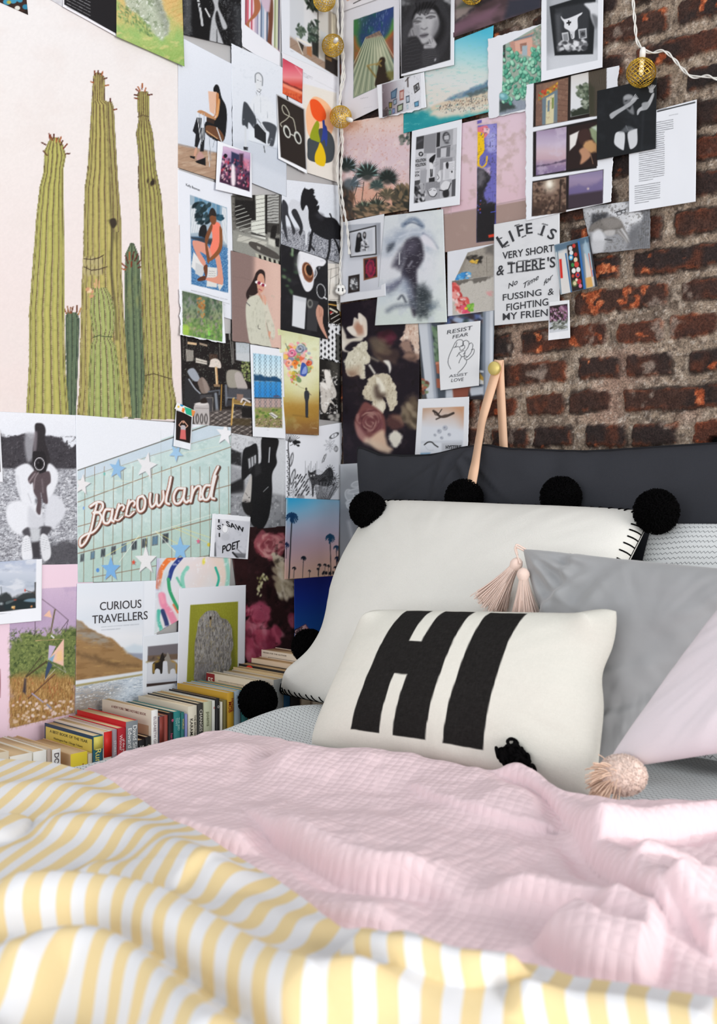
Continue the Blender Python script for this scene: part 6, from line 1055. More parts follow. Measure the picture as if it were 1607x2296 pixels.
c.g((930, 660), (1080, 1260), ['2f9fd0', '7db6d8', 'b3bdd6', 'cdbcd0', 'e0bcc4', 'ecc0b4', 'f0c6ae']); c.p((1150, 670, 1290, 680, 1280, 900, 1200, 860), 'b9c6d8', 60, .7); c.p((864, 670, 884, 665, 872, 900, 864, 950), 'd9cfd0', 4, .8)
def palm(x, y, r, yb, w_, col='16324e', lean=0):
    c.l((x, y, x+lean, yb), w_, '24262f', .7)
    for k in range(15):
        a = math.radians(-200+k*18+(k % 3)*6); c.l((x, y, x+r*.6*math.cos(a), y+r*.55*math.sin(a)-r*.12, x+r*math.cos(a), y+r*.9*math.sin(a)+r*.25), r*.2, col, .8, 1, True)
    c.e(x, y+r*.35, r*.35, r*.8, col, 0, 1.2, .95, 3, 5)
palm(918, 800, 44, 1262, 9, '123a63', -22); palm(1205, 955, 34, 1240, 6, '17476a', 6); palm(1252, 1030, 22, 1240, 5, '1f3f5f', 3); palm(878, 1010, 20, 1110, 4, '1d2f55', -4); palm(1006, 1108, 19, 1256, 4, '14202e', -8); palm(935, 1185, 14, 1258, 4, '171d28', -4); palm(1050, 1205, 9, 1256, 3, '171d28', 0); palm(1125, 1160, 13, 1250, 4, '171d28', -8); palm(1166, 1160, 12, 1245, 3, '171d28', -3); palm(1192, 1168, 11, 1240, 3, '171d28', 0); palm(1114, 1190, 10, 1240, 3, '171d28'); palm(1258, 1110, 18, 1230, 4, '1a2540'); palm(1245, 1180, 13, 1235, 3, '171d28')
for x in (1155, 1175, 1205, 1230): c.e(x, 1222, 9, 12, '171d28', 0, 1.2, 1, 2, 4)
c.done()
c = P('print', 'small print with cut out letters I saw poet around a coffee cup', 'L', Z12, (322, 775, 608, 800, 588, 1118, 303, 1100), 6, 'e9ebf1', torn='t', curl=.003, rough=2., cell=1.3)
c.clip((345, 815, 602, 835, 570, 1112, 335, 1098)); c.f('cdced6'); c.g((345, 830), (570, 1100), ['d9dae0', 'c9cbd4', 'd3d4dc']); c.tx(30, .1, .6, 'b3b5be', .6); c.e(416, 890, 30, 40, 'dfe0e6', 0); c.e(416, 890, 25, 33, 'a9abb3', 0); c.e(416, 890, 21, 29, 'ebecf0'); c.e(420, 950, 34, 30, 'b9bbc3', 0, 3, .7); c.p((480, 1070, 575, 1075, 570, 1112, 510, 1108), '6d6e74', 3); c.l((475, 1068, 512, 1110), 14, '2a2a2d', 1); c.l((505, 1040, 555, 1085), 8, '77787e', 1); c.p((335, 1000, 345, 990, 350, 1098, 335, 1098), '55565b', 2); c.clip()
K_ = '232326'; c.text('I', 366, 842, 10, 26, .1, K_, .015); c.text('S', 360, 893, 26, 34, .1, K_, .02); c.text("'", 396, 880, 8, 28, .1, K_, .02); c.text('I', 370, 950, 9, 32, .1, K_, .015); c.text('SAW', 432, 868, 135, 42, .38, K_, .02, -.25); c.text('POET', 395, 1072, 130, 58, -.32, K_, .02, .05); c.done()
c = P('poster', 'dark moody poster of pink and cream peonies low in the corner', 'L', Z12, (445, 880, 1000, 866, 955, 1890, 575, 1920), 1, '2b1719', cat='poster', cell=1.6)
c.Z = Z14; c.tx(70, 0, .5, '1b1012', .8); c.tx(50, .1, .5, '43242a', .6, 2); c.p((680, 80, 820, 80, 820, 300, 680, 290), '2f1517', 3, .6); c.l((708, 85, 712, 160), 4, '8a6a66', 1.5, .8)
def flower(cx, cy, rx, ry, cols, n, seed, rot=0):
    g = np.random.default_rng(seed)
    for k in range(n):
        rr = 1-k/n; a = g.random()*6.283; c.e(cx+rx*rr*.62*math.cos(a), cy+ry*rr*.62*math.sin(a), rx*(.22+.26*rr)*(.7+.5*g.random()), ry*(.14+.18*rr), cols[g.integers(len(cols))], math.degrees(a)+80+g.normal()*25, 2.2, .8, 2, 7)
PK = ['a8405a', 'c25a72', '8a2f48', 'd07a8c', '6f2438', 'b84c64']; flower(1000, -30, 150, 130, ['a85a62', '8f444e', 'c07a7e', '7a343e', 'd49a98', '96505a'], 60, 4); c.sp((1010, 40, 1060, 50, 1110, 90, 1115, 200, 1100, 290, 1090, 390, 1055, 340, 1060, 230, 1040, 140), 'cfc3ae', 3, .95, 4, 10); c.b((1040, 100, 1110, 110, 1190, 260, 1170, 360, 1080, 400, 1050, 300), ['e6dccb', 'b8a98f', 'd6c8b0', '8f8068'], 50, 10, 24, 2, 70, 6, 2.5, .8); c.b((880, 210, 970, 190, 980, 260, 920, 280), ['c9c494', 'e0dcb4', '8f8c60'], 16, 6, 14, .7, 0, 4, 2); c.b((895, 270, 930, 280, 925, 390, 900, 390), ['b9b48a', 'd6d2aa'], 10, 8, 14, .6, 0, 5, 2)
flower(910, 520, 110, 100, PK, 60, 8); c.sp((850, 470, 900, 410, 960, 420, 1000, 520, 990, 570, 900, 560), 'b0506a', 5, .8, 4, 12); c.sp((845, 650, 900, 620, 970, 640, 1020, 620, 1070, 680, 1075, 740, 1010, 780, 990, 860, 900, 900, 830, 880, 815, 790, 850, 720), 'b24a66', 4, .95, 5, 14); c.b((820, 600, 1070, 640, 1040, 800, 960, 900, 820, 880), PK+['d88a9c', 'c76480'], 70, 14, 34, 1.8, 80, 11, 3, .7); flower(800, 480, 50, 70, PK, 20, 3); c.b((1150, 500, 1190, 520, 1190, 620, 1140, 600), ['9a4a5e', '7a3046'], 12, 10, 20, 1.4, 60, 2, 3, .8); c.tx(60, .25, .6, '120a0c', .5, 6); c.gr(.03); c.done()
c = P('print', 'deep blue print with a pink box corner lettered GIES at its foot', 'L', Z14, (1186, 240, 1520, 205, 1522, 800, 1190, 800), 5, '1b2f86', curl=.002, cell=1.5); c.g((1340, 230), (1340, 700), ['1a2270', '17328f', '1a4a9c', '1f5aa8']); c.p((1190, 640, 1275, 592, 1325, 670, 1255, 770, 1190, 770), 'dcb2b4', 1); c.p((1275, 592, 1325, 670, 1255, 770, 1240, 720), 'c9979e', 1); c.l((1190, 640, 1275, 592, 1325, 670), 5, '5b2f44', .8); c.text('GIES', 1186, 668, 66, 38, -.3, '2a2030', .02); c.l((1210, 700, 1262, 670), 20, 'b9bf4a', 1); c.l((1215, 740, 1255, 715), 16, 'b9bf4a', 1); c.l((1215, 700, 1210, 745), 12, 'b9bf4a', 1); c.done()
c = P('print', 'white bordered photo of cars at traffic lights under a cloudy sky', 'L', Z13, (-130, 85, 362, 50, 356, 580, -130, 625), 5, 'e7e9f0', torn='t', curl=.006, rough=1.2)
c.clip((-140, 70, 310, 60, 305, 470, -140, 520)); c.g((150, 60), (150, 480), ['a9b4cc', 'c3cad8', 'b3bccb', 'c9cdd6', '9aa0aa']); c.tx(60, .0, .5, 'd9dce4', .8, 2, (2, .7)); c.tx(50, .2, .6, '8f99ad', .4, 5, (2, .7)); c.p((-140, 380, 0, 360, 60, 340, 105, 380, 180, 360, 300, 330, 310, 480, -140, 530), '33383a', 4, 1, 5, 10); c.p((-140, 440, 310, 380, 310, 490, -140, 540), '23282c', 4); c.sp((40, 430, 90, 405, 180, 400, 250, 420, 300, 450, 290, 470, 60, 485), '1d2a2e', 1.5); c.sp((210, 405, 250, 392, 305, 390, 305, 420, 215, 415), '6f8a9a', 2); c.sp((50, 420, 110, 402, 135, 405, 60, 440), '5f6a6c', 1.5, .8); c.b((100, 455, 130, 455, 130, 490, 105, 490), ['f0c88a', 'e09a50'], 3, 7, 11, 1, 0, 2, 2); c.e(270, 458, 8, 8, 'e0905a', 0, 2); c.e(10, 435, 14, 10, 'a9b3b8', 0, 3); c.e(130, 402, 10, 5, 'b04030', 0, 2); c.p((296, 250, 310, 250, 306, 390, 298, 390), '2a2624', 1); c.l((215, 318, 300, 345), 6, '5a4a44', .8); c.e(215, 320, 6, 12, 'c8402e', 0, 1); c.l((10, 290, 12, 360), 5, '3a3d40'); c.clip(); c.para(0, 522, 180, 1, 12, -.04, 'a0a2aa', .35); c.done()
c = P('page', 'large pink page with a photo of a kite sculpture standing in tall dry grass', 'L', Z13, (-130, 112, 800, 92, 800, 1520, -130, 1740), 2, 'e9cddd', cat='page', cell=1.8)
c.g((360, 100), (360, 1600), ['ebd0df', 'e8cddc', 'eacfdf']); c.clip((83, 320, 660, 288, 642, 1370, 83, 1505)); c.f('c3afc9'); c.g((400, 290), (400, 760), ['cdb6cf', 'bda6c4', 'b5a0c0']); c.tx(80, .1, .6, 'b19bbd', .5)
c.p((83, 740, 150, 770, 190, 700, 240, 680, 300, 690, 380, 700, 520, 690, 600, 640, 660, 660, 660, 1120, 83, 1120), '6d7a47', 4, 1, 8, 12); c.clip((83, 660, 660, 640, 650, 1130, 83, 1130), 8); c.tx(18, 0, .4, '44552f', .75, 2, (1, 1.2)); c.tx(16, .1, .45, '93a05c', .7, 4); c.tx(30, .25, .5, '2f3f24', .6, 6); c.clip((83, 320, 660, 288, 642, 1370, 83, 1505)); c.p((70, 1060, 660, 1060, 660, 1520, 70, 1520), 'a8834f', 14, 1, 14, 20); c.clip((83, 1060, 660, 1060, 642, 1370, 83, 1505), 8); c.tx(10, -.1, .4, '7a5a34', .75, 3, (.6, 3)); c.tx(9, .1, .45, 'd0ac74', .75, 5, (.6, 3)); c.tx(12, .25, .5, 'a65a3a', .55, 7, (.6, 3)); c.b((90, 1280, 640, 1260, 640, 1370, 90, 1480), ['eadad2', 'e0c6c0', 'd9bfa8'], 70, 6, 14, 1.2, 0, 6, 1.5, .9); c.clip((83, 288, 660, 288, 650, 1400, 83, 1505))
for q in ((360, 395, 475, 480, 585, 575), (585, 575, 500, 690), (585, 575, 560, 680), (300, 590, 302, 700)): c.l(q, 5, '5d4d58', .8)
c.p((465, 480, 478, 485, 440, 690, 425, 700), '6f6450', 1); c.p((430, 600, 465, 490, 400, 690, 385, 700), 'b79fb4', 1.5, .7); c.p((375, 540, 425, 488, 445, 555), 'ecc0a8', 1); c.p((440, 700, 468, 725, 462, 735, 435, 712), 'e8e6ec', 1); c.l((300, 752, 540, 738), 4, 'c3a27a', .8); c.p((420, 790, 480, 800, 440, 880, 412, 920), 'c3b2d0', 1.2); c.p((548, 735, 545, 970, 415, 915), 'e8bfae', 1.2); c.p((490, 850, 530, 830, 540, 920, 480, 930), 'ecc68c', 4, .8); c.p((415, 910, 470, 870, 450, 935), '7fa8c8', 2); c.p((415, 925, 450, 960, 385, 1095, 390, 1020), '3a4a66', 1.2); c.l((545, 970, 565, 1025, 450, 950), 4, 'a9a6a0', .8); c.l((400, 930, 225, 1060), 14, '4f452f', 1); c.l((360, 880, 220, 1060), 6, '4a4230', .8); c.p((210, 1070, 225, 1080, 222, 1215, 195, 1190), '3f3840', 3); c.l((470, 1040, 370, 1130, 240, 1250), 10, '6a4a38', 1); c.l((470, 1000, 385, 1090), 4, 'cfc6b8', .8); c.l((275, 1205, 370, 1280), 11, 'a9a4c0', 1); c.l((405, 1300, 435, 1330), 14, '8f96b8', 2); c.gr(.02); c.clip(); c.e(-2, 1120, 6, 110, '6a2a30', 0, 2); c.done()
c = P('page', 'print of a hillside loch with the words curious travellers in thin capitals', 'L', Z13, (662, 262, 1345, 235, 1345, 1260, 645, 1385), 4, 'e4e8f0', cat='page', cell=1.6)
c.clip((645, 200, 1228, 200, 1220, 1400, 600, 1420)); c.g((900, 280), (900, 860), ['dfe5ee', 'e2e6ee', 'd9e0ea', 'e6e8ee', 'dde3ea']); c.p((645, 575, 700, 590, 760, 640, 860, 690, 960, 740, 1050, 810, 1110, 860, 1228, 920, 1228, 1020, 645, 1110), '9b7a52', 3, 1, 3, 14); c.clip((645, 560, 760, 640, 1050, 810, 1228, 920, 1228, 1020, 645, 1110), 2); c.p((645, 560, 760, 640, 900, 720, 960, 790, 800, 760, 645, 700), '97938c', 14, .9, 6); c.tx(60, 0, .5, '7f5f3c', .6, 3, (2, .6)); c.tx(40, .1, .5, 'b3925f', .6, 5, (2, .5)); c.p((660, 850, 800, 880, 1000, 950, 1180, 960, 1000, 980, 700, 900), '5f4a34', 8, .6, 5); c.clip((645, 200, 1228, 200, 1220, 1400, 600, 1420)); c.p((1060, 820, 1150, 780, 1228, 800, 1228, 860, 1090, 860), 'c9d6e2', 5, .9); c.p((1100, 858, 1228, 860, 1228, 920, 1150, 890), '8c93a6', 3, .9)
c.p((645, 1095, 1228, 1010, 1228, 1030, 645, 1125), 'dce2ea', 2); c.p((645, 1130, 1228, 1035, 1228, 1052, 645, 1155), 'a59a6a', 2); c.p((645, 1150, 1228, 1050, 1228, 1340, 600, 1420), 'cdd8e4', 2); c.clip((645, 1150, 1228, 1050, 1220, 1400, 600, 1420), 2); c.p((645, 1170, 1000, 1160, 900, 1290, 645, 1400), '96897c', 30, .9); c.tx(12, 0, .4, '8494a6', .6, 4, (3.5, .5)); c.tx(10, .15, .5, 'eef3f8', .8, 6, (3.5, .5)); c.p((600, 1300, 900, 1290, 760, 1400, 600, 1420), '85776a', 24, .8); c.clip(); c.p((1228, 240, 1236, 240, 1228, 1290, 1220, 1290), 'd3d9e4', 2, .7)
c.text('CURIOUS', 858, 492, 355, 74, -.066, '3d3a3d', .0); c.text('TRAVELLERS', 792, 607, 475, 74, -.085, '3d3a3d', .0); c.para(870, 635, 320, 2, 26, -.075, 'b0b6c0', .3, 3); c.done()
c = P('print', 'print of loose brush strokes in pink, green, orange and navy on white', 'L', Z14, (112, 75, 690, 62, 680, 330, 90, 672), 5, 'd9dce4', torn='t', rough=1.4, cell=1.4)
c.g((200, 80), (600, 300), ['d3d9e0', 'dfdfe6', 'e3d8d6', 'dcdfe2']); c.p((240, 90, 560, 60, 560, 140, 300, 200), 'ead9d6', 20, .7); c.p((540, 70, 700, 70, 690, 300, 590, 300), 'ecd3c4', 16, .8); c.l((650, 70, 670, 200, 660, 300), 34, '8fcfc0', 3, .9, True); c.l((120, 300, 140, 180, 190, 100, 240, 70), 40, 'e8793a', 2, 1, True); c.l((115, 90, 120, 330), 30, 'a79ac9', 8, .6); c.l((205, 240, 235, 150, 300, 68), 34, '2f3f88', 1.5, 1, True); c.l((200, 240, 215, 340, 275, 470), 26, '3aa070', 1.5, 1, True); c.l((125, 380, 140, 300, 190, 200), 26, 'c7d3d8', 5, .8, True); c.l((350, 150, 310, 220, 320, 320), 30, '84ccb8', 2, .95, True); c.l((268, 230, 300, 290), 18, '5fb89a', 2, .9); c.l((570, 150, 595, 230, 580, 300), 18, '35b098', 1.5, 1, True); c.e(478, 100, 12, 24, 'e8dc5a', 10, 2)
c.l((150, 370, 165, 440, 215, 510, 260, 610), 56, 'e88aa8', 3, .95, True); c.l((140, 360, 160, 420), 30, 'f0a0b4', 3, .8); c.l((240, 440, 275, 500), 14, 'e06a3a', 2, .9); c.l((155, 490, 180, 560, 190, 600), 34, '34406f', 2, 1, True); c.l((180, 640, 250, 655), 40, '2f3a6a', 2); c.l((125, 490, 120, 560, 150, 650), 30, '4fb8a4', 2, .95, True); c.l((255, 640, 275, 660), 24, 'e0703a', 2); c.p((92, 520, 110, 500, 120, 660, 90, 672), 'c9d9dc', 4, .8); c.tx(30, .2, .6, 'eef0f4', .5, 2); c.done()
c = P('print', 'small photo of two painted wooden horses facing each other on white', 'L', Z14, (2, 690, 372, 640, 345, 1170, 2, 1190), 5, 'dfe4ec', cell=1.3)
c.p((40, 768, 330, 738, 318, 1040, 30, 1085), 'c3c8d3', 1); c.p((40, 768, 330, 738, 324, 850, 38, 880), '6f6a70', 2); c.p((40, 840, 322, 820, 320, 885, 38, 900), '6d5a4c', 2); c.b((45, 840, 220, 820, 220, 880, 45, 890), ['8f7a3f', '4a3f38', '6a5a4a'], 16, 6, 12, 2.2, 0, 3, 2); c.p((38, 890, 322, 865, 318, 1010, 34, 1040), 'd3d7e0', 3)
for x0, s_, ks in ((0, 1, ('26211f', 'a9883f')), (350, -1, ('8d8780', 'b08a44'))):
    X_ = lambda v: x0+s_*v; c.sp((X_(78), 905, X_(100), 885, X_(130), 870, X_(145), 830, X_(158), 815, X_(165), 840, X_(178), 855, X_(180), 870, X_(160), 885, X_(156), 920, X_(152), 975, X_(138), 978, X_(132), 950, X_(110), 940, X_(95), 955, X_(88), 980, X_(76), 975), ks[0], .9); c.p((X_(76), 905, X_(95), 900, X_(92), 975, X_(78), 975), ks[1], 2.5, .9); c.e(X_(112), 885, 20, 8, ks[1], -20*s_, 2, .8)
c.p((30, 1060, 310, 1034, 308, 1048, 30, 1085), '3a2e2c', 1); c.p((30, 1085, 308, 1048, 330, 1150, 30, 1170), 'dbe0e9', 2); c.text("'T", 246, 1075, 22, 20, 0, '4a4a50', .01); c.done()
c = P('print', 'white bordered photo of a weathered grey wood slab on mustard green cloth', 'L', Z14, (285, 312, 808, 285, 798, 985, 270, 1110), 6, 'e4e6ee', curl=.004, cell=1.5)
c.clip((372, 442, 746, 415, 742, 1000, 342, 1075)); c.f('93942f'); c.tx(4, -.1, .4, 'a5a63f', .6, 2); c.h((372, 420, 746, 415, 742, 1000, 342, 1075), 60, 2, '7c7d27', 4, .3); c.p((370, 440, 420, 440, 400, 1070, 342, 1075), '7e7f2a', 20, .5)
W_ = (425, 640, 440, 560, 490, 500, 535, 485, 580, 495, 610, 540, 660, 560, 695, 620, 700, 680, 708, 760, 690, 830, 695, 900, 670, 960, 640, 1000, 420, 1060, 408, 900, 406, 760); c.sp((430, 650, 450, 560, 540, 490, 620, 545, 700, 620, 716, 770, 700, 960, 430, 1060, 404, 800), '5f6128', 4, .6); c.sp(W_, '8f8c8a', 1.2); c.clip(np.array(spline(np.array(W_).reshape(-1, 2), 4)).ravel()); c.tx(5, -.1, .3, '5b5856', .75, 2, (.7, 6)); c.tx(4, .0, .4, 'b5b2ae', .75, 4, (.7, 6)); c.tx(7, .2, .5, 'a08f5a', .5, 6, (.7, 4)); c.p((400, 900, 520, 920, 480, 1080, 400, 1080), '6d6a6e', 20, .6); c.clip(); c.e(530, 545, 9, 14, '2a1f16', 0, 1.2); c.l((532, 560, 528, 610), 8, 'a0813f', 2, .8); c.done()
# ---------------------------------------------------------------- right wall, around the corner
c = P('page', 'corner of a pale page with a dark line drawing beside the light cord', 'R', Z3, (90, -160, 440, -160, 440, -2, 94, 122), 3, 'e6e2e6', cat='page', cell=1.4); c.p((150, -160, 440, -160, 440, -40, 190, 30), 'ded6d8', 2); c.l((215, 32, 300, -10, 380, -40), 8, '2d2a2c'); c.l((160, 0, 280, -60), 16, 'c9825f', 2, .8); c.l((94, 118, 425, -2), 3, '3a3a40'); c.done()
c = P('page', 'page with a photo of a ribbed tower rising under a green and blue night sky', 'R', Z3, (94, 122, 640, -90, 640, 905, 110, 1160), 2, 'dfdde3', cat='page', cell=1.5)
c.clip((218, 186, 586, 62, 586, 735, 215, 905)); c.f('2f4a3c'); c.g((250, 150), (560, 330), ['3f6b4e', '24405f', '2c3f7a', '2f4f5a']); c.tx(40, 0, .5, '1f5a4f', .7, 2, (1, 2)); c.tx(14, .2, .5, '6f86a8', .6, 4, (.5, 3)); c.sp((210, 180, 270, 220, 260, 330, 290, 440, 340, 480, 300, 560, 200, 540), '3f7a3f', 8, .8); c.l((216, 350, 240, 430, 290, 480, 320, 500), 34, 'b0602f', 7, .9, True); c.p((210, 440, 300, 500, 280, 640, 215, 680), '9a5a35', 8, .9, 5); c.l((590, 190, 560, 300, 510, 370), 30, '5a9a3a', 6, .9, True); c.l((590, 300, 540, 360, 520, 400, 590, 520), 34, 'b5562c', 6, .9, True); c.p((520, 380, 590, 330, 590, 540, 560, 520), '8a4a34', 6, .9)
T_ = (325, 345, 455, 285, 485, 335, 590, 600, 590, 760, 215, 920, 215, 640, 250, 560); c.p(T_, '8f9a80', 1.2)
for i in range(23):
    f = i/22; x0 = 328+f*150; x1 = 60+f*640; c.l((x0, 352-f*22, x1, 930-f*200), 3.2+3*f*0+3, ['c3c6a8', '5d6a56'][i % 2], .8, .85)
c.p((325, 345, 455, 285, 485, 335, 455, 325, 335, 360), '5b5148', 1); c.h((325, 345, 455, 285, 485, 335, 335, 360), 12, 5, 'b58f80', 8, .9); c.p((425, 440, 490, 420, 500, 540, 440, 560), 'dcd8b8', 24, .7); c.clip((218, 186, 586, 62, 586, 735, 215, 905))
c.sp((450, 560, 470, 530, 500, 530, 510, 560, 505, 590, 525, 680, 560, 730, 540, 770, 420, 800, 425, 710, 440, 640), '2d2218', 2); c.p((520, 670, 590, 650, 590, 740, 540, 740), '6f6a38', 4, .9, 4); c.l((345, 610, 375, 650, 420, 710), 16, '7f6a35', 2, .9, True); c.l((350, 605, 440, 590, 470, 610), 13, 'a28a50', 2, .9, True); c.l((430, 600, 470, 560), 16, '8a7440', 2); c.clip(); c.para(280, 912, 140, 1, 16, -.2, '9d9ca4', .3); c.para(310, 1000, 150, 1, 12, -.2, 'bab9c0', .25); c.done()
c = P('print', 'print of a dark clouded painting at the top right edge of the portrait', 'R', PX, (1014, -60, 1214, -60, 1212, 17, 1016, 84), 3, '4a3a3e', curl=.003, cell=1.6); c.tx(40, 0, .4, '6d545c', .8, 2, (2, .8)); c.p((1020, -20, 1080, -20, 1060, 20, 1020, 50), '9a8f88', 8, .8, 5, 10); c.p((1018, 52, 1080, 30, 1120, 10, 1100, 40, 1016, 80), '7a5a6a', 8, .8); c.p((1020, 50, 1100, -10, 1160, -30, 1060, 20), '26242a', 6, .8, 4); c.p((1140, 0, 1215, -10, 1212, 18, 1130, 44), '30333f', 8, .9); c.p((1020, 20, 1050, -10, 1080, 10), '34402f', 6, .6); c.done()
c = P('print', 'print of a crowded pale beach with a turquoise sea and sky', 'R', PX, (905, 135, 1106, 57, 1095, 251, 904, 299), 2, '9fd0d8', curl=.003, cell=1.5)
c.Z = Z3; c.g((1300, 280), (1200, 900), ['4fb8d2', '7cc8d8', 'a9d6da', 'cfdcd8', 'd9dcda', 'dcd8d0']); c.p((870, 1030, 960, 970, 1100, 920, 1250, 860, 1460, 760, 1460, 1030, 1200, 1100, 900, 1120), 'd5c6b0', 3); c.p((1060, 930, 1150, 870, 1250, 840, 1400, 780, 1470, 740, 1470, 830, 1300, 890, 1120, 930), '5f7f98', 4, .95, 4, 10); c.p((1250, 870, 1470, 800, 1470, 840, 1300, 900), '55605f', 4, .8, 4, 8); c.p((1180, 870, 1230, 850, 1220, 890, 1170, 900), 'a9b0b0', 4, .6)
c.p((650, 1040, 960, 1015, 930, 1060, 1000, 1090, 1200, 1060, 1470, 1020, 1470, 1060, 680, 1260), '3aa0a4', 8, 1, 8, 20); c.p((660, 1060, 900, 1030, 860, 1120, 1300, 1080, 680, 1260), '1f8f98', 14, .9, 6); c.p((920, 1040, 1100, 1000, 1300, 980, 1460, 960, 1460, 1010, 1200, 1060, 1000, 1080), 'd9d5c8', 8, .9); c.tx(20, .2, .5, '7fc8c4', .4, 3, (2.5, .6)); c.b((960, 1000, 1120, 930, 1300, 900, 1460, 850, 1460, 1010, 1250, 1040, 1050, 1050), ['4a4640', '6f6a60', '3a4658', '8a5a48', 'b0a898'], 230, 2.4, 6, .6, 0, 8, 1, .8); c.b((980, 990, 1460, 870, 1460, 930, 1000, 1000), ['3f4a55', '6a6058', 'dcd6c8'], 90, 3, 7, .7, 0, 12, 1, .8); c.done()
c = P('print', 'black and white portrait of a hooded young person resting their face on their hands', 'R', Z3, (640, -130, 1150, -130, 1142, 600, 655, 705), 5, 'ebecf1', curl=.004, cell=1.3)
c.clip((655, -140, 1115, -140, 1110, 552, 657, 685)); c.f('2a292b'); c.tx(60, 0, .5, '4d4d4f', .5, 2); c.b((660, -60, 760, -60, 720, 40, 660, 40), ['8d8d90', '3a3a3c', '666669'], 20, 8, 16, 1.2, 0, 3, 5, .7); c.b((1040, -40, 1110, -40, 1110, 70, 1080, 50), ['b9babd', '3a3a3c', '77777a'], 14, 8, 18, 1.2, 0, 5, 5, .7)
c.sp((700, 160, 780, 40, 900, -30, 1010, -10, 1080, 80, 1110, 220, 1080, 420, 1000, 560, 850, 640, 680, 690, 660, 480, 720, 320, 660, 260), '343336', 5); c.sp((1000, 120, 1060, 200, 1050, 330, 980, 420, 960, 360, 1000, 240), '1b1a1c', 8); c.sp((760, 150, 800, 70, 880, 20, 980, 50, 1000, 140, 780, 180), '141315', 3)
c.sp((765, 220, 790, 130, 860, 90, 950, 90, 995, 160, 1000, 240, 970, 310, 930, 360, 870, 405, 820, 380, 790, 310), 'a9a8ab', 4); c.sp((860, 130, 950, 110, 980, 180, 960, 260, 920, 300, 890, 220), 'c0bfc2', 10, .7); c.sp((780, 230, 830, 240, 830, 330, 810, 350, 785, 300), '7d7c80', 8, .7); c.sp((965, 200, 1000, 200, 990, 290, 940, 350), '77767a', 10, .8)
c.l((780, 185, 810, 165, 845, 170), 10, '4b494c', 3, .9, True); c.l((880, 140, 920, 120, 970, 122), 10, '4b494c', 3, .9, True); c.l((775, 200, 805, 195, 835, 200), 12, '3a383b', 3, .95, True); c.l((890, 165, 930, 150, 965, 155), 12, '3a383b', 3, .95, True); c.e(805, 212, 16, 7, '5d5b5f', -8, 2); c.e(930, 167, 18, 7, '5d5b5f', -8, 2); c.l((800, 222, 835, 218), 5, 'c6c5c8', 3, .7); c.sp((835, 210, 870, 190, 880, 250, 895, 270, 850, 285, 838, 262), 'b9b8bb', 6, .8); c.l((842, 262, 870, 272, 895, 258), 8, '5a585c', 3, .9, True); c.sp((830, 325, 870, 308, 905, 312, 895, 335, 860, 350, 835, 345), '67646a', 3); c.l((830, 330, 868, 328, 905, 318), 5, '3a383c', 1.5); c.e(868, 375, 24, 12, 'bcbbbe', 0, 6, .7)
for k in range(12): c.l((790+k*18, 30-k*2, 800+k*12, 80, 800+k*10-10, 110+(k*37 % 30)), 8, ['0f0e10', '2a282b'][k % 2], 2, .9, True)
c.sp((715, 330, 740, 270, 775, 250, 800, 275, 805, 310, 780, 345, 740, 360), '8f8e91', 3); c.l((760, 280, 775, 330), 6, '5f5d61', 2); c.l((735, 290, 750, 350), 6, '66646a', 2); c.sp((900, 350, 930, 330, 975, 390, 980, 420, 940, 460, 870, 450, 870, 415, 910, 400), 'b0afb2', 3); c.l((915, 365, 930, 400), 6, '6a686c', 2); c.l((880, 420, 930, 425), 5, '76747a', 2); c.l((940, 350, 945, 385), 5, '7b797d', 2)
c.sp((690, 370, 800, 340, 850, 440, 840, 600, 700, 680, 665, 560), '2e2d30', 4); c.h((690, 370, 820, 360, 840, 600, 680, 680), 9, 6, '454447', 78, .6, 3); c.sp((850, 470, 970, 450, 1010, 520, 990, 580, 860, 620), '39383b', 4); c.h((850, 470, 970, 450, 1000, 570, 860, 610), 8, 5, '525154', 82, .6, 3); c.sp((660, 270, 740, 200, 720, 330, 680, 420), '3d3c40', 6); c.e(970, 552, 8, 14, '9d9ca0', 20, 1.5); c.gr(.03); c.done()
c = P('print', 'small torn photo of a white room wall hung with a cluster of framed pictures', 'R', Z3, (430, 788, 866, 665, 886, 995, 450, 1098), 6, 'ebedf2', torn='b', curl=.004, rough=3, cell=1.2)
c.clip((478, 780, 835, 680, 840, 990, 484, 1085)); c.f('cfd0d6'); c.g((490, 900), (800, 850), ['6f6268', '9a9096', 'c3c2c8', 'dadbe0', 'dcdde3']); c.tx(40, .2, .6, 'c3c4ca', .4); c.l((715, 705, 718, 800), 12, '4a3f3c', 1.5); c.l((695, 750, 738, 700), 8, '4a3f3c', 1.5)
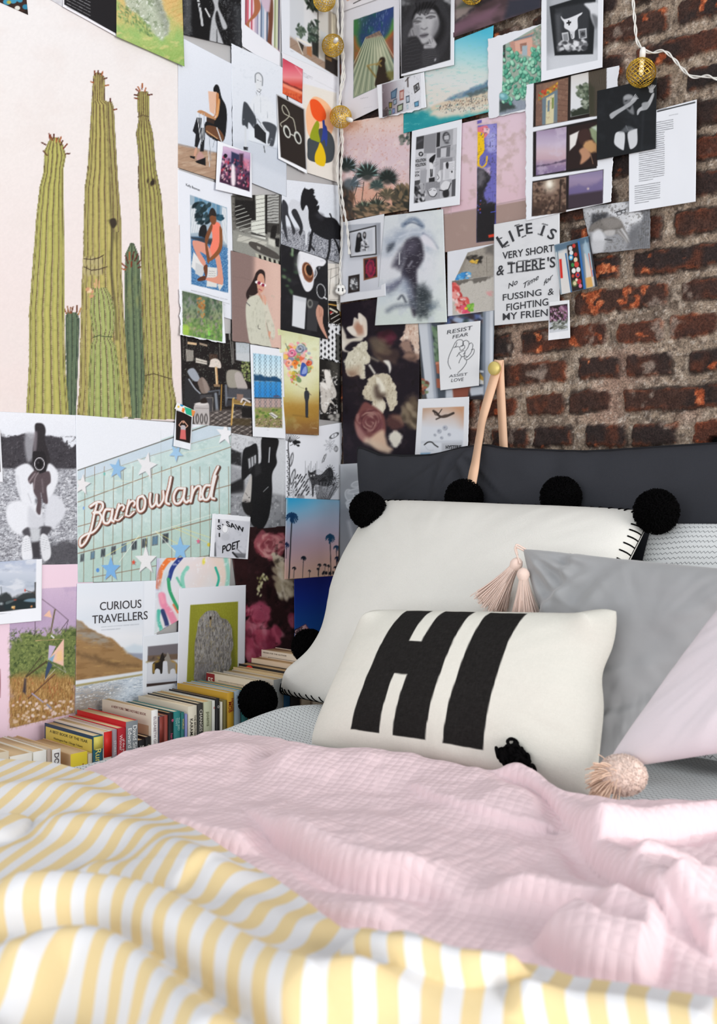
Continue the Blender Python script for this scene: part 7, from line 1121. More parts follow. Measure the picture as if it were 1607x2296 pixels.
for q, k1, k2 in (((768, 795, 818, 760, 828, 825, 780, 865), '2f2a28', 'b9bcc0'), ((698, 890, 732, 878, 735, 945, 702, 955), '3a4a58', 'b0bcc8'), ((640, 840, 682, 825, 680, 920, 642, 930), '9a5a50', 'c9a9a0'), ((560, 850, 620, 810, 610, 905, 562, 920), '3f5268', '5f7a90'), ((580, 925, 615, 908, 615, 960, 585, 975), '3a4450', '8a9aa8'), ((540, 945, 575, 940, 570, 1000, 542, 1005), '2f2f28', '8a7a3a'), ((618, 975, 675, 950, 672, 1020, 620, 1040), '34352f', 'a8b49a'), ((775, 945, 818, 930, 820, 980, 780, 990), '2f5068', '6aa0c0'), ((705, 970, 720, 965, 722, 1005, 708, 1010), '8fa8b8', 'c3d0d8'), ((540, 1015, 565, 1008, 565, 1060, 540, 1065), '3a4a3a', '6a8a7a'), ((575, 1005, 598, 998, 598, 1045, 575, 1055), '3f4a6a', '7a8ab0'), ((505, 1000, 530, 985, 528, 1060, 508, 1070), '4a3f3c', '8a7a70')):
    c.p(q, k1, .8); m = np.array(q, float).reshape(-1, 2); mm = m.mean(0); c.p((mm+(m-mm)*.68).ravel(), k2, .8)
c.e(797, 812, 14, 20, '4a4a4c', 0, 1); c.tx(12, .35, .5, '4a4a50', .2); c.p((484, 1020, 530, 1010, 530, 1085, 484, 1090), '3a3234', 4, .8, 4); c.clip(); c.done()
c = P('page', 'torn page with a photo of prickly pear cactus growing by a pink doorway', 'R', Z4, (36, 262, 408, 165, 410, 735, 46, 808), 4, 'e6e7ed', cat='page', torn='tlb', curl=.0002, rough=2.5, cell=1.4)
c.clip((215, 275, 405, 165, 405, 745, 300, 745, 118, 790, 120, 640, 140, 620, 145, 310)); c.f('9aa89a'); c.p((190, 290, 360, 215, 410, 220, 410, 320, 200, 360), 'c09080', 2); c.p((225, 285, 345, 255, 345, 390, 230, 360), 'dba894', 1.5); c.p((260, 300, 305, 290, 308, 350, 265, 350), '9a6f60', 1.5); c.p((275, 315, 310, 310, 310, 380, 275, 380), 'a3b3bb', 1.5); c.p((215, 270, 355, 232, 355, 245, 218, 282), '6f7f88', 1.2); c.p((345, 240, 410, 190, 410, 330, 350, 300), '8fa092', 4, .9, 4); c.b((350, 190, 405, 180, 405, 320, 360, 300), ['a9b8a8', '6f8a78', 'c3a8a0'], 30, 5, 10, 1, 0, 3, 2, .8); c.p((140, 310, 160, 300, 160, 430, 140, 430), '2f3a35', 2); c.p((118, 650, 310, 690, 310, 760, 118, 800), '8f98a5', 3); c.tx(3, .2, .5, 'b9c2cc', .4, 3); c.p((118, 690, 210, 700, 230, 740, 120, 770), '333d3a', 5, .9, 4)
g_ = np.random.default_rng(4)
for k in range(190):
    x = 140+g_.random()*265; y = 330+g_.random()*380
    if y > 700-(x-140)*.3 and x > 220: continue
    if y < 400 and x > 260 and x < 340: continue
    r = 9+10*g_.random(); a = g_.normal()*35; kk = g_.integers(4); c.e(x+2, y+3, r*.8, r*1.15, '24584a', a, 1.2, .9); c.e(x, y, r*.72, r*1.08, ['5fae8f', '7cc2a4', '4a9a80', '98d2b4'][kk], a, 1.2); c.e(x-2, y-3, r*.35, r*.6, ['86c8aa', 'a6dcc0', '6cb498', 'b6e4cc'][kk], a, 2, .8)
c.e(148, 660, 32, 24, '6fa8b0', 20, 2); c.e(140, 655, 16, 12, '9ccfd4', 20, 2); c.clip(); c.done()
c = P('print', 'large white bordered photo of a bull skull picture in a black frame', 'R', Z4, (408, -120, 832, -140, 823, 460, 403, 557), 6, 'ebedf3', curl=.005, cell=1.4, torn='l', rough=1.2)
c.clip((442, -150, 795, -150, 790, 410, 443, 482)); c.f('c3c6cc'); c.g((620, 0), (620, 450), ['b3b6bc', '9ea2a8', 'a9acb2', 'c9ccd2']); c.p((440, -150, 470, -150, 470, 480, 440, 490), '9b9ea4', 10, .8); c.p((440, 380, 800, 340, 800, 500, 440, 500), 'cfd2d8', 12, .8); c.p((462, 45, 610, 0, 780, -60, 760, 370, 498, 380), '1e2023', 1.5); c.p((500, 60, 740, 10, 720, 335, 518, 350), '34363a', 4); c.p((500, 100, 540, 90, 540, 340, 518, 350), '5a5c60', 6, .7)
c.sp((540, 110, 560, 130, 590, 125, 640, 105, 685, 85, 680, 100, 655, 125, 655, 190, 635, 215, 632, 260, 612, 262, 600, 215, 565, 190, 562, 155, 545, 130), 'e3e4e8', 1.2); c.p((588, 140, 598, 138, 602, 172, 592, 174), '1a1a1c', .8); c.p((578, 152, 610, 146, 610, 158, 580, 164), '1a1a1c', .8); c.p((600, 215, 635, 215, 620, 260), 'c3c4c9', 3, .7); c.l((612, 235, 618, 258), 4, '55565a'); c.p((545, 225, 590, 218, 598, 282, 555, 290), 'c3c5c9', 1); c.p((555, 235, 585, 230, 590, 275, 560, 280), '8a8c90', 1); c.p((658, 200, 715, 192, 718, 260, 665, 272), 'b9bbbf', 1); c.p((667, 210, 708, 204, 710, 252, 672, 262), '6a6c70', 1); c.e(690, 232, 14, 14, '3a3b3f'); c.b((520, 285, 710, 275, 710, 335, 525, 345), ['c9cace', '6a6b6f', 'e3e4e8', '3f4044'], 60, 7, 16, 1.2, 0, 4, 2, .9)
c.sp((700, 30, 730, 20, 800, 30, 800, 190, 770, 180, 745, 120, 735, 70), 'd9dbe0', 3); c.sp((750, 100, 795, 120, 790, 190, 770, 185), '5a5c60', 5, .8); c.gr(.02); c.clip(); c.done()
c = P('page', 'torn sheet of six square dusk and doorway photos on black film strips', 'R', Z4, (300, 580, 935, 448, 880, 1380, 300, 1510), 5, 'e9ebf1', cat='page', torn='lr', curl=.003, rough=3.5, cell=1.4)
c.clip((355, 566, 852, 462, 850, 780, 350, 870)); c.f('241c19'); c.clip((372, 580, 590, 530, 585, 825, 368, 862)); c.f('8a6a58'); c.p((370, 570, 420, 560, 420, 870, 360, 870), '7d5f52', 3); c.p((385, 650, 440, 610, 520, 560, 520, 600, 440, 660, 385, 690), 'a8763a', 2); c.b((385, 640, 520, 560, 515, 620, 395, 680), ['c3503a', 'd8a83a', '6a8a5a', 'b0402e'], 34, 5, 9, 1.2, -30, 4, 1.2); c.p((412, 670, 520, 610, 520, 850, 412, 870), '6d7f8a', 1.5); c.p((440, 670, 495, 640, 490, 845, 435, 858), 'd6cca6', 1.5); c.p((450, 690, 465, 682, 462, 760, 448, 765), '6f8290', 1); c.p((478, 670, 492, 665, 490, 740, 478, 745), '7a8a4a', 1.2); c.p((520, 560, 590, 530, 590, 830, 515, 840), '7f5f50', 2); c.h((520, 560, 590, 530, 590, 830, 515, 840), 9, 3, '5a4238', 98, .8); c.tx(20, .1, .5, 'a58570', .4, 3)
c.clip((610, 520, 735, 490, 735, 775, 605, 800)); c.f('dfdfdf'); c.g((670, 500), (670, 800), ['d8d4d0', 'e3e4e6', 'dcdfe3']); c.p((605, 760, 690, 730, 740, 690, 740, 790, 605, 810), '2f352a', 3, 1, 4, 8); c.b((645, 580, 735, 570, 735, 690, 655, 660), ['5d6a55', '3f4a3a', '8a947f'], 60, 6, 12, 1.5, 30, 4, 1.5, .9); c.b((685, 680, 735, 690, 735, 740, 690, 730), ['77806f', 'a9b0a0', '3a4236'], 16, 6, 12, 1.6, 0, 4, 1.5); c.clip((728, 480, 852, 462, 850, 785, 735, 800)); c.f('4a4238'); c.h((728, 480, 852, 462, 850, 785, 735, 800), 12, 5, '5f564a', 2, .7, 3); c.p((728, 560, 770, 600, 770, 790, 728, 790), '3a3a2c', 5, .8)
c.clip((350, 902, 790, 810, 785, 1150, 348, 1210)); c.f('1f1a1a'); c.clip((372, 898, 578, 866, 575, 1165, 370, 1200)); c.g((470, 880), (470, 1190), ['9d8aa5', 'b3a3bd', 'c3b3c8', 'cdb5bf', 'c3a5b0', '8f7a9a', '7f6d90']); c.tx(60, 0, .5, 'd0c3d4', .5, 3); c.p((370, 1130, 470, 1120, 578, 1085, 578, 1105, 370, 1145), '57485f', 2, .9, 2)
c.clip((590, 870, 790, 830, 790, 1135, 582, 1160)); c.f('2a1d1c'); c.p((600, 925, 665, 895, 640, 990, 600, 1030), 'e6e3e0', 2); c.p((735, 880, 790, 850, 790, 1000, 745, 930), '8d9a78', 3); c.p((750, 870, 790, 860, 790, 900), 'c3d0c0', 3); c.sp((665, 900, 720, 880, 745, 930, 720, 980, 680, 990, 660, 950), '3f2a26', 3); c.sp((690, 990, 740, 960, 785, 990, 780, 1040, 720, 1040), 'c99a6a', 4, .95, 3); c.sp((665, 1030, 700, 1010, 745, 1060, 700, 1110, 672, 1120, 680, 1070), 'b98a6c', 3); c.l((745, 1060, 760, 1120), 5, '8a6a55', 1)
c.clip((345, 1240, 832, 1158, 826, 1390, 340, 1480)); c.f('231b1c'); c.clip((350, 1250, 575, 1212, 575, 1450, 345, 1480)); c.f('6a5348'); c.g((460, 1220), (440, 1460), ['8a7364', '7d6458', '5b463c', '3f2f29']); c.b((350, 1240, 575, 1220, 575, 1440, 350, 1470), ['4a382f', '382a25', '8d7463', '5d4a3e'], 150, 6, 14, 1, 0, 6, 2, .8); c.l((540, 1230, 530, 1440), 10, '2f2420', 2); c.e(462, 1262, 34, 40, 'e8dcc8', 0, 14, .95); c.e(462, 1258, 16, 20, 'fbf6ea', 0, 6); c.l((445, 1440, 480, 1370), 9, '3a2c28', 3)
c.clip((595, 1200, 828, 1162, 826, 1390, 592, 1425)); c.g((710, 1180), (710, 1400), ['8a7fa0', '9a8aa8', '8f7f9c', '6a5a7f', '4a3f55', '3a3040']); c.p((592, 1290, 660, 1260, 740, 1270, 828, 1230, 828, 1320, 592, 1340), '6f6490', 5, .8, 5, 14); c.e(726, 1290, 6, 6, 'e6cfc0', 0, 3); c.p((592, 1335, 828, 1300, 826, 1400, 592, 1430), '40353f', 4); c.clip(); c.done()
c = P('print', 'black print of a person in black and white shielding their face with a raised arm', 'R', Z4, (788, 622, 1195, 530, 1187, 1015, 784, 1095), 7, '1b1d20', curl=.004, cell=1.3)
c.tx(80, .0, .7, '26292d', .7); c.l((1105, 740, 1090, 1030), 10, '2b2e33', 5, .8); c.sp((965, 680, 985, 650, 1020, 650, 1035, 690, 1010, 730, 975, 720), '6d6f73', 3); c.sp((970, 660, 1000, 645, 1030, 655, 1025, 672, 975, 680), '9fa1a5', 3); c.e(985, 690, 8, 4, '2a2b2e', -20, 1.5); c.sp((875, 800, 880, 775, 960, 730, 1020, 690, 1050, 665, 1060, 680, 1020, 720, 930, 780, 890, 812), 'a9abaf', 1.5); 
for k in range(4): c.l((1020+k*4, 690-k*3, 1050+k*6, 645+k*9), 6, 'b9bbbf', .8)
c.sp((980, 730, 1010, 750, 1030, 720, 1040, 780, 1010, 770), '8d8f93', 3, .8); c.sp((1060, 780, 1068, 745, 1130, 700, 1165, 640, 1178, 645, 1160, 700, 1130, 745, 1085, 760, 1068, 785), 'b3b5b9', 1.5); c.sp((1095, 705, 1140, 700, 1130, 745, 1100, 745), '9d9fa3', 2)
for k in range(5): c.l((1155, 630, 1138+k*12, 585-abs(k-2)*-4-k*2), 7, 'b5b7bb', .8)
c.e(1158, 622, 16, 14, 'a9abaf', 0, 1); c.l((985, 860, 1000, 890, 1030, 880), 5, '7d8085', 1, .9, True); c.sp((920, 905, 975, 908, 972, 1010, 960, 1025, 910, 990, 905, 950), 'd3d5d9', 1.5); c.sp((998, 905, 1055, 880, 1062, 900, 1060, 985, 1020, 1020, 1005, 990), 'cfd1d5', 1.5); c.p((985, 860, 1020, 865, 1050, 880, 990, 905, 940, 905), '6d7075', 3, .7); c.gr(.015); c.done()
c = P('page', 'white book page of small black text taped over the bare bricks', 'R', Z4, (1005, 800, 1468, 680, 1460, 1378, 1005, 1452), 6, 'e9ebf1', cat='page', curl=.004, cell=1.4)
c.l((1200, 762, 1455, 700), 9, '2a2b2e', .7); c.l((1195, 752, 1262, 738), 4, '9a9ca2'); c.para(1280, 790, 120, 1, 12, -.19, 'a0a2a8', .4)
for i in range(36): 
    x0 = 1075 if i < 27 else 1045; y = 860+i*14.6; sl = -.185+.001*i; w_ = 345 if i not in (26, 35) else 190; x1 = x0 if y > 930 else 1195
    c.para(x1, y+(x1-x0)*sl+20*(i > 26), w_-(x1-x0), 1, 11, sl, '4f5056', .40, i)
c.done()
# ---------------------------------------------------------------- right wall, middle
c = P('page', 'tall pale pink wall print with a strip of yellow and violet graffiti', 'R', PX, (985, 288, 1190, 240, 1183, 552, 990, 566), 1, 'dfc5cf', cat='print', cell=1.6)
c.Z = Z7; c.g((1200, 50), (1250, 850), ['dfc6d2', 'e0c5ce', 'dcbcc6']); c.p((1000, 920, 1345, 860, 1900, 760, 1900, 1400, 1000, 1400), 'a58d85', 2); c.tx(80, 0, .6, 'b39b92', .5, 2); c.l((1030, 915, 1345, 858, 1530, 818, 1900, 745), 6, '8a7a78', 2, .7); c.l((1115, 830, 1118, 910), 3, 'c0a5ae')
c.clip((1358, 45, 1400, 35, 1400, 62, 1358, 75)); c.f('6a5fb0'); c.clip((1362, 90, 1540, 68, 1530, 1150, 1350, 1170)); c.f('6f6cb8'); c.p((1430, 80, 1540, 70, 1535, 330, 1440, 300), '9490d2', 3, .9, 4); c.p((1450, 160, 1530, 150, 1520, 350, 1450, 330), 'a9a8de', 5, .8, 4); c.p((1362, 100, 1450, 85, 1470, 150, 1420, 210, 1362, 150), 'e07a88', 1.2, 1, 3); c.p((1420, 110, 1475, 120, 1470, 165, 1420, 150), 'e8c0cc', 1.2, 1, 3); c.p((1360, 150, 1415, 160, 1425, 260, 1420, 330, 1380, 380, 1370, 470, 1355, 460), 'f0c31c', 1.2, 1, 3); c.l((1370, 445, 1400, 475, 1440, 440, 1448, 375), 14, 'ecba24', 1, 1, True); c.e(1398, 165, 6, 10, '6a6ac0'); c.l((1478, 240, 1480, 290), 5, '4a4880'); c.p((1410, 480, 1475, 475, 1470, 560, 1420, 540), 'd0b8c8', 3, .8, 4)
for k in range(8): c.l((1440, 210+k*72, 1535, 196+k*72), 2.6, '55509a', .8, .7); c.l((1475+(k % 2)*26, 200+k*72, 1475+(k % 2)*26, 270+k*72), 2.6, '55509a', .8, .6)
c.p((1350, 490, 1420, 490, 1480, 560, 1470, 610, 1430, 660, 1420, 760, 1460, 800, 1530, 810, 1530, 1160, 1350, 1180), '2c2a2e', 3, 1, 4, 10); c.p((1352, 490, 1420, 495, 1440, 570, 1410, 640, 1360, 660), '77737a', 8, .8, 5); c.tx(18, .2, .5, '4a4650', .5, 5); c.p((1350, 860, 1535, 820, 1530, 1160, 1350, 1170), '1f1d20', 8, .8); c.p((1460, 1100, 1530, 1085, 1520, 1115, 1465, 1125), 'e0452e', 1.5); c.b((1355, 780, 1400, 780, 1390, 900, 1360, 900), ['c0402e', '5a55b0', '3a3840'], 10, 4, 8, 1, 0, 3, 1.5); c.l((1485, 890, 1535, 880), 8, '4a55b8'); c.l((1528, 820, 1525, 1000), 8, '5a58b0', 1.5, .8); c.clip(); c.Z = PX; c.done()
c = P('print', 'print of dark fan palms against a peach pink plaster wall', 'R', Z7, (98, 70, 740, -45, 726, 865, 108, 972), 2, 'e3c8c4', torn='t', rough=1.4, cell=1.3)
c.g((400, 40), (420, 860), ['e8cfc4', 'ddc4c8', 'dcc6cc', 'dfc3c0', 'd8ad98']); c.tx(60, 0, .5, 'e9d8d6', .6, 2); c.p((90, 70, 330, 30, 250, 110, 120, 150), 'e0a98c', 14, .6, 8, 14); c.p((130, 680, 420, 600, 640, 640, 730, 760, 720, 870, 140, 950), 'dba48c', 18, .8, 8); c.tx(14, .25, .5, 'c98068', .4, 4)
def fan(x, y, r, a0, a1, n, col, hl=None, wd=7):
    for k in range(n):
        a = math.radians(a0+(a1-a0)*k/(n-1)); rr = r*(.86+.14*((k*37 % 10)/10)); e = (x+rr*math.cos(a), y-rr*math.sin(a)); m_ = (x+rr*.55*math.cos(a), y-rr*.55*math.sin(a))
        c.p((x, y, m_[0]-wd*math.sin(a), m_[1]-wd*math.cos(a), e[0], e[1], m_[0]+wd*math.sin(a), m_[1]+wd*math.cos(a)), hl if hl and k % 4 == 1 else col, .9)
    c.e(x, y, r*.42, r*.42, col, 0, 5, .85)
D1, D2 = '26302e', '3a4a48'; c.b((640, 170, 745, 160, 745, 250, 660, 280), [D2, '5a6058', '8a8a84'], 26, 6, 14, 1.8, -30, 3, 1.5)
fan(650, 680, 70, 0, 180, 11, D2, '5a6a68', 6); c.b((560, 690, 725, 640, 728, 860, 600, 880), ['4a453a', '2d322c', '8a7458', '6a5c48'], 90, 8, 22, 2.4, 60, 7, 1.5, .85); fan(480, 620, 150, -20, 200, 31, D1, D2, 6) if False else None
fan(150, 470, 120, -30, 210, 27, D1, '7a8f98', 8); fan(340, 540, 140, -10, 200, 29, D1, '86a8a4', 8); fan(530, 580, 125, -40, 200, 31, '212826', D2, 6); fan(430, 650, 90, -20, 200, 23, D2, '66786f', 6); fan(180, 640, 150, -10, 60, 9, '4a5860', '9fb0bc', 6); fan(520, 740, 100, 20, 180, 15, '5a5444', 'a58f72', 7)
for q in ((200, 650, 240, 830), (310, 610, 290, 810), (255, 630, 215, 760), (430, 710, 425, 860), (430, 715, 360, 830), (440, 710, 510, 760)): c.l(q, 7, '4a4038', .8)
c.p((98, 600, 170, 680, 215, 850, 200, 960, 106, 985), '3a3430', 6, .95, 5, 10); c.b((105, 650, 210, 700, 210, 940, 110, 960), ['5a4438', '2a2624', '7a5c48', '3f3a34'], 60, 8, 20, 2.2, 80, 9, 1.5, .8); fan(310, 870, 110, 10, 175, 17, '3a4038', '8a9a80', 9); fan(430, 850, 120, 0, 180, 17, '323830', '7a8070', 9); c.b((220, 850, 720, 780, 720, 880, 240, 950), ['2d2f2a', '4a4438', '7d6a52', 'a08468'], 120, 7, 18, 2.4, 20, 5, 1.4, .85); c.done()
c = P('print', 'white bordered black and white photo of a wall covered with posters', 'R', Z7, (755, 140, 1215, 30, 1195, 820, 728, 885), 5, 'e8eaf0', curl=.004, cell=1.2)
c.clip((796, 195, 1172, 108, 1155, 740, 772, 808)); c.f('b5b5ba'); c.tx(18, .1, .5, '9a9aa0', .5)
for q, k in (((796, 195, 868, 180, 862, 300, 790, 312), '3a3a3d'), ((868, 180, 980, 158, 972, 340, 865, 345), '8a8a8f'), ((985, 155, 1018, 150, 1012, 280, 980, 290), '2a2a2d'), ((1018, 150, 1135, 120, 1125, 265, 1015, 285), 'a5a5aa'), ((1138, 122, 1170, 112, 1166, 260, 1135, 268), 'c9c9ce'), ((790, 315, 865, 305, 862, 375, 788, 385), 'cfcfd4'), ((785, 390, 888, 370, 885, 480, 780, 490), 'c3c3c8'), ((890, 350, 975, 345, 965, 600, 885, 610), 'd0d0d5'), ((985, 300, 1110, 280, 1105, 375, 985, 385), '6a6a6f'), ((1022, 300, 1075, 292, 1070, 378, 1020, 382), 'c6c6cb'), ((1015, 395, 1130, 380, 1125, 480, 1012, 500), '8d8d92'), ((1045, 430, 1150, 415, 1145, 590, 1040, 600), 'd9d9de'), ((780, 500, 830, 495, 826, 590, 778, 600), 'd3d3d8'), ((835, 505, 895, 495, 885, 625, 830, 630), 'a5a5ab'), ((776, 600, 830, 590, 830, 650, 776, 660), '4a4a4d'), ((776, 640, 870, 625, 865, 790, 772, 808), '77777c'), ((880, 620, 1015, 595, 1010, 760, 876, 785), 'c0c0c6'), ((1015, 600, 1120, 580, 1115, 745, 1012, 760), 'b0b0b6'), ((1125, 590, 1160, 580, 1155, 740, 1120, 745), '55555a')): c.p(q, k, .8)
c.e(1072, 195, 34, 48, '3a3a3e', 0, 2); c.e(1075, 200, 24, 36, 'b9b9be', 0, 2); c.l((1052, 180, 1092, 172), 7, '2a2a2d'); c.l((1060, 225, 1090, 222), 6, '3a3a3d'); c.e(1078, 248, 20, 10, '55555a', 0, 2); c.l((1020, 290, 1110, 272), 5, '1d1d20'); c.e(838, 352, 22, 22, '2a2a2d'); c.p((826, 345, 850, 343, 838, 368), 'dcdce0', 1); c.l((800, 250, 850, 220), 14, '55555a', 3)
c.text('VOLUTION', 786, 432, 98, 30, -.16, '2f2f33', .02); c.text('VOLUTION', 784, 472, 98, 30, -.16, '2f2f33', .02); c.para(790, 490, 70, 1, 8, -.15, '77777c', .4); c.text('LOV', 784, 530, 40, 20, -.1, '3a3a3e', .02); c.text('ETA', 784, 560, 40, 20, -.1, '3a3a3e', .02)
c.sp((915, 400, 945, 370, 972, 355, 965, 400, 950, 430, 945, 450, 920, 430), '1b1b1e', 1.2); c.sp((920, 430, 945, 440, 950, 480, 945, 520, 925, 520, 918, 470), 'e3e3e6', 1.2); c.l((928, 495, 930, 560), 11, '2a2a2d'); c.l((942, 495, 942, 555), 10, '2a2a2d'); c.p((912, 575, 965, 565, 965, 605, 912, 612), '2a2a2d', 1); c.sp((1068, 440, 1085, 425, 1095, 450, 1085, 500, 1072, 480), '2b2b2e', 1.2); c.p((1060, 490, 1100, 485, 1100, 580, 1058, 585), 'c6c6cb', 2); c.para(955, 430, 45, 4, 12, -.1, '88888d', .35); c.para(1100, 440, 40, 6, 14, -.1, 'a0a0a5', .35); c.e(1124, 515, 7, 10, '2a2a2d')
c.h((880, 620, 1015, 595, 1010, 760, 876, 785), 14, 4, '5a5a5f', 2, .7); c.h((880, 620, 1015, 595, 1010, 660, 876, 690), 8, 4, '4a4a4f', 82, .6); c.sp((905, 700, 930, 670, 965, 665, 985, 700, 960, 740, 920, 740), 'd9d9de', 1.5); c.l((900, 690, 920, 735, 960, 745, 985, 715), 7, '2a2a2d', 1, 1, True); c.l((915, 690, 935, 680), 4, '2a2a2d'); c.l((955, 685, 972, 690), 4, '2a2a2d'); c.sp((1020, 650, 1060, 600, 1110, 620, 1090, 680, 1040, 690), 'dcdce0', 1.5); c.l((1010, 685, 1080, 690, 1115, 620), 8, '2a2a2d', 1, 1, True); c.sp((1040, 700, 1090, 680, 1095, 740, 1050, 752), '2a2a2d', 2); c.b((775, 650, 865, 640, 865, 790, 775, 800), ['1f1f22', 'a9a9ae', '3f3f43', 'd0d0d4'], 34, 8, 20, 1.5, 60, 4, 1.5); c.sp((1000, 520, 1020, 510, 1020, 600, 985, 600), 'd9d9dd', 1.5); c.l((990, 540, 1005, 570, 990, 590), 5, '4a4a4e', .8, 1, True); c.done()
c = P('print', 'white page with a photo of three small framed pictures on a grey wall', 'R', Z7, (100, 985, 497, 905, 512, 1662, 92, 1725), 3, 'e2e4ea', curl=.003, cell=1.4)
c.clip((130, 1010, 465, 985, 470, 1600, 110, 1650)); c.f('d3d6de'); c.g((300, 1000), (300, 1620), ['b3b7c0', 'd3d6de', 'd9dbe3', 'c9ccd5']); c.p((425, 990, 470, 985, 470, 1280, 430, 1285), '8d9099', 8, .8); c.p((180, 1285, 450, 1265, 450, 1310, 190, 1320), 'a5a8b0', 8, .7); c.p((168, 1070, 425, 1008, 430, 1282, 185, 1308), '1f1c1d', 1); c.p((178, 1080, 415, 1022, 420, 1272, 192, 1298), 'd6d8df', 1); c.p((205, 1090, 390, 1048, 395, 1250, 215, 1270), 'c6c9d1', 2); c.sp((245, 1110, 262, 1078, 285, 1085, 290, 1120, 300, 1160, 285, 1200, 290, 1245, 232, 1258, 235, 1190), '1b1a1d', 1.2); c.e(264, 1105, 12, 18, '8d8a8c', 0, 1.5); c.sp((300, 1110, 310, 1072, 330, 1080, 330, 1120, 318, 1140), '2a282b', 1.2); c.e(316, 1098, 10, 16, 'a9a6a8', 0, 1.5); c.sp((300, 1150, 325, 1140, 345, 1180, 355, 1235, 280, 1250, 290, 1190), 'b9bbc2', 1.5); c.b((285, 1150, 350, 1150, 352, 1240, 285, 1245), ['3a393d', 'dcdde2', '77777d'], 24, 5, 10, 1.4, 40, 3, 1)
c.p((305, 1318, 432, 1298, 436, 1488, 310, 1520), '7a4a30', 1); c.p((318, 1330, 422, 1312, 425, 1475, 322, 1502), '3a1f28', 1); c.e(372, 1408, 44, 78, 'b02a4a', 0, 2, .9, 4, 6); c.e(372, 1408, 30, 58, '55203a', 0, 2, .9, 3, 6); c.e(372, 1408, 18, 40, 'a8324a', 0, 2, .8); c.p((168, 1480, 272, 1460, 272, 1620, 165, 1640), '2b2423', 1); c.sp((190, 1510, 220, 1495, 250, 1510, 250, 1590, 220, 1610, 190, 1590), '6a6a6c', 3); c.b((190, 1500, 250, 1500, 250, 1600, 190, 1600), ['c3c5c8', '3f3f42', 'e0e1e4', '55575a'], 40, 4, 10, 1.5, 60, 4, 1.2); c.clip(); c.done()
c = P('print', 'print of a blurred grey and black brush painting of a bowed figure', 'R', Z7, (502, 925, 1042, 860, 1078, 1905, 412, 1935), 4, 'd6d9dc', curl=.003, cell=1.6)
c.g((700, 900), (760, 1850), ['d8dde0', 'd3d8de', 'dcdde4', 'd6dbe0', 'd0dad6']); c.tx(90, .0, .5, 'c3cad3', .6, 2); c.p((520, 1150, 620, 1060, 760, 1040, 900, 1080, 980, 1200, 1000, 1260, 900, 1230, 860, 1140, 720, 1120, 600, 1220, 520, 1290), 'a3adbd', 14, .9, 8, 20); c.l((675, 1010, 740, 960, 800, 965, 850, 1020), 40, '6f7f96', 5, .9, True); c.l((690, 1000, 760, 985, 850, 1020), 10, '4a5468', 3, .8, True); c.l((640, 1120, 740, 1080, 870, 1075, 930, 1100), 16, 'c9cfda', 3, .9, True); c.l((860, 1090, 940, 1150, 990, 1220), 20, '5f6a84', 4, .9, True); c.sp((870, 1090, 950, 1150, 990, 1240, 930, 1220, 850, 1170, 830, 1130), 'e2dfe8', 5, .9)
c.sp((530, 1200, 590, 1170, 580, 1220, 530, 1260), '3f4550', 6, .85); c.sp((690, 1180, 740, 1130, 810, 1120, 850, 1180, 865, 1300, 830, 1380, 800, 1440, 805, 1600, 800, 1800, 770, 1850, 730, 1700, 690, 1520, 660, 1440, 690, 1330), '34303c', 6); c.sp((575, 1380, 630, 1260, 690, 1200, 700, 1330, 650, 1420, 600, 1400), '3d3a48', 9, .85); c.sp((700, 1190, 760, 1150, 800, 1170, 780, 1250, 720, 1270), '5a5665', 14, .9); c.l((640, 1270, 638, 1370), 9, 'e0e2e6', 1.5); c.l((725, 1390, 755, 1345), 12, 'b3b3be', 4, .8); c.sp((510, 1590, 560, 1570, 650, 1500, 690, 1420, 680, 1500, 620, 1590, 540, 1660), '4a4a5c', 8, .85); c.sp((520, 1560, 640, 1520, 580, 1620, 520, 1650), '6a6f88', 12, .6)
c.sp((640, 1600, 700, 1500, 760, 1600, 790, 1780, 730, 1690, 690, 1640), '97a2b5', 12, .8); c.l((630, 1690, 665, 1660, 700, 1720), 16, '3a3f4c', 4, .9, True); c.l((530, 1800, 600, 1760, 720, 1745, 800, 1735), 34, '6a7280', 8, .8, True); c.p((800, 1560, 870, 1560, 920, 1620, 930, 1760, 900, 1860, 830, 1860, 790, 1780), '2f363c', 14, .95, 10, 14); c.p((910, 1740, 1000, 1720, 1020, 1770, 920, 1800), '5d6b78', 10, .8, 8); c.p((430, 1640, 640, 1600, 560, 1700, 420, 1760), 'c9d4da', 16, .8, 6); c.tx(10, .1, .5, 'e3e6ea', .25, 5, (3, .6)); c.p((960, 880, 1045, 868, 1080, 1900, 1000, 1900), 'dfe6e2', 24, .6); c.gr(.015); c.done()
c = P('print', 'white page with two photos of painted pavement and scattered flowers', 'R', Z7, (1082, 1255, 1512, 1180, 1520, 1795, 1085, 1850), 3, 'dfe1e8', cell=1.4)
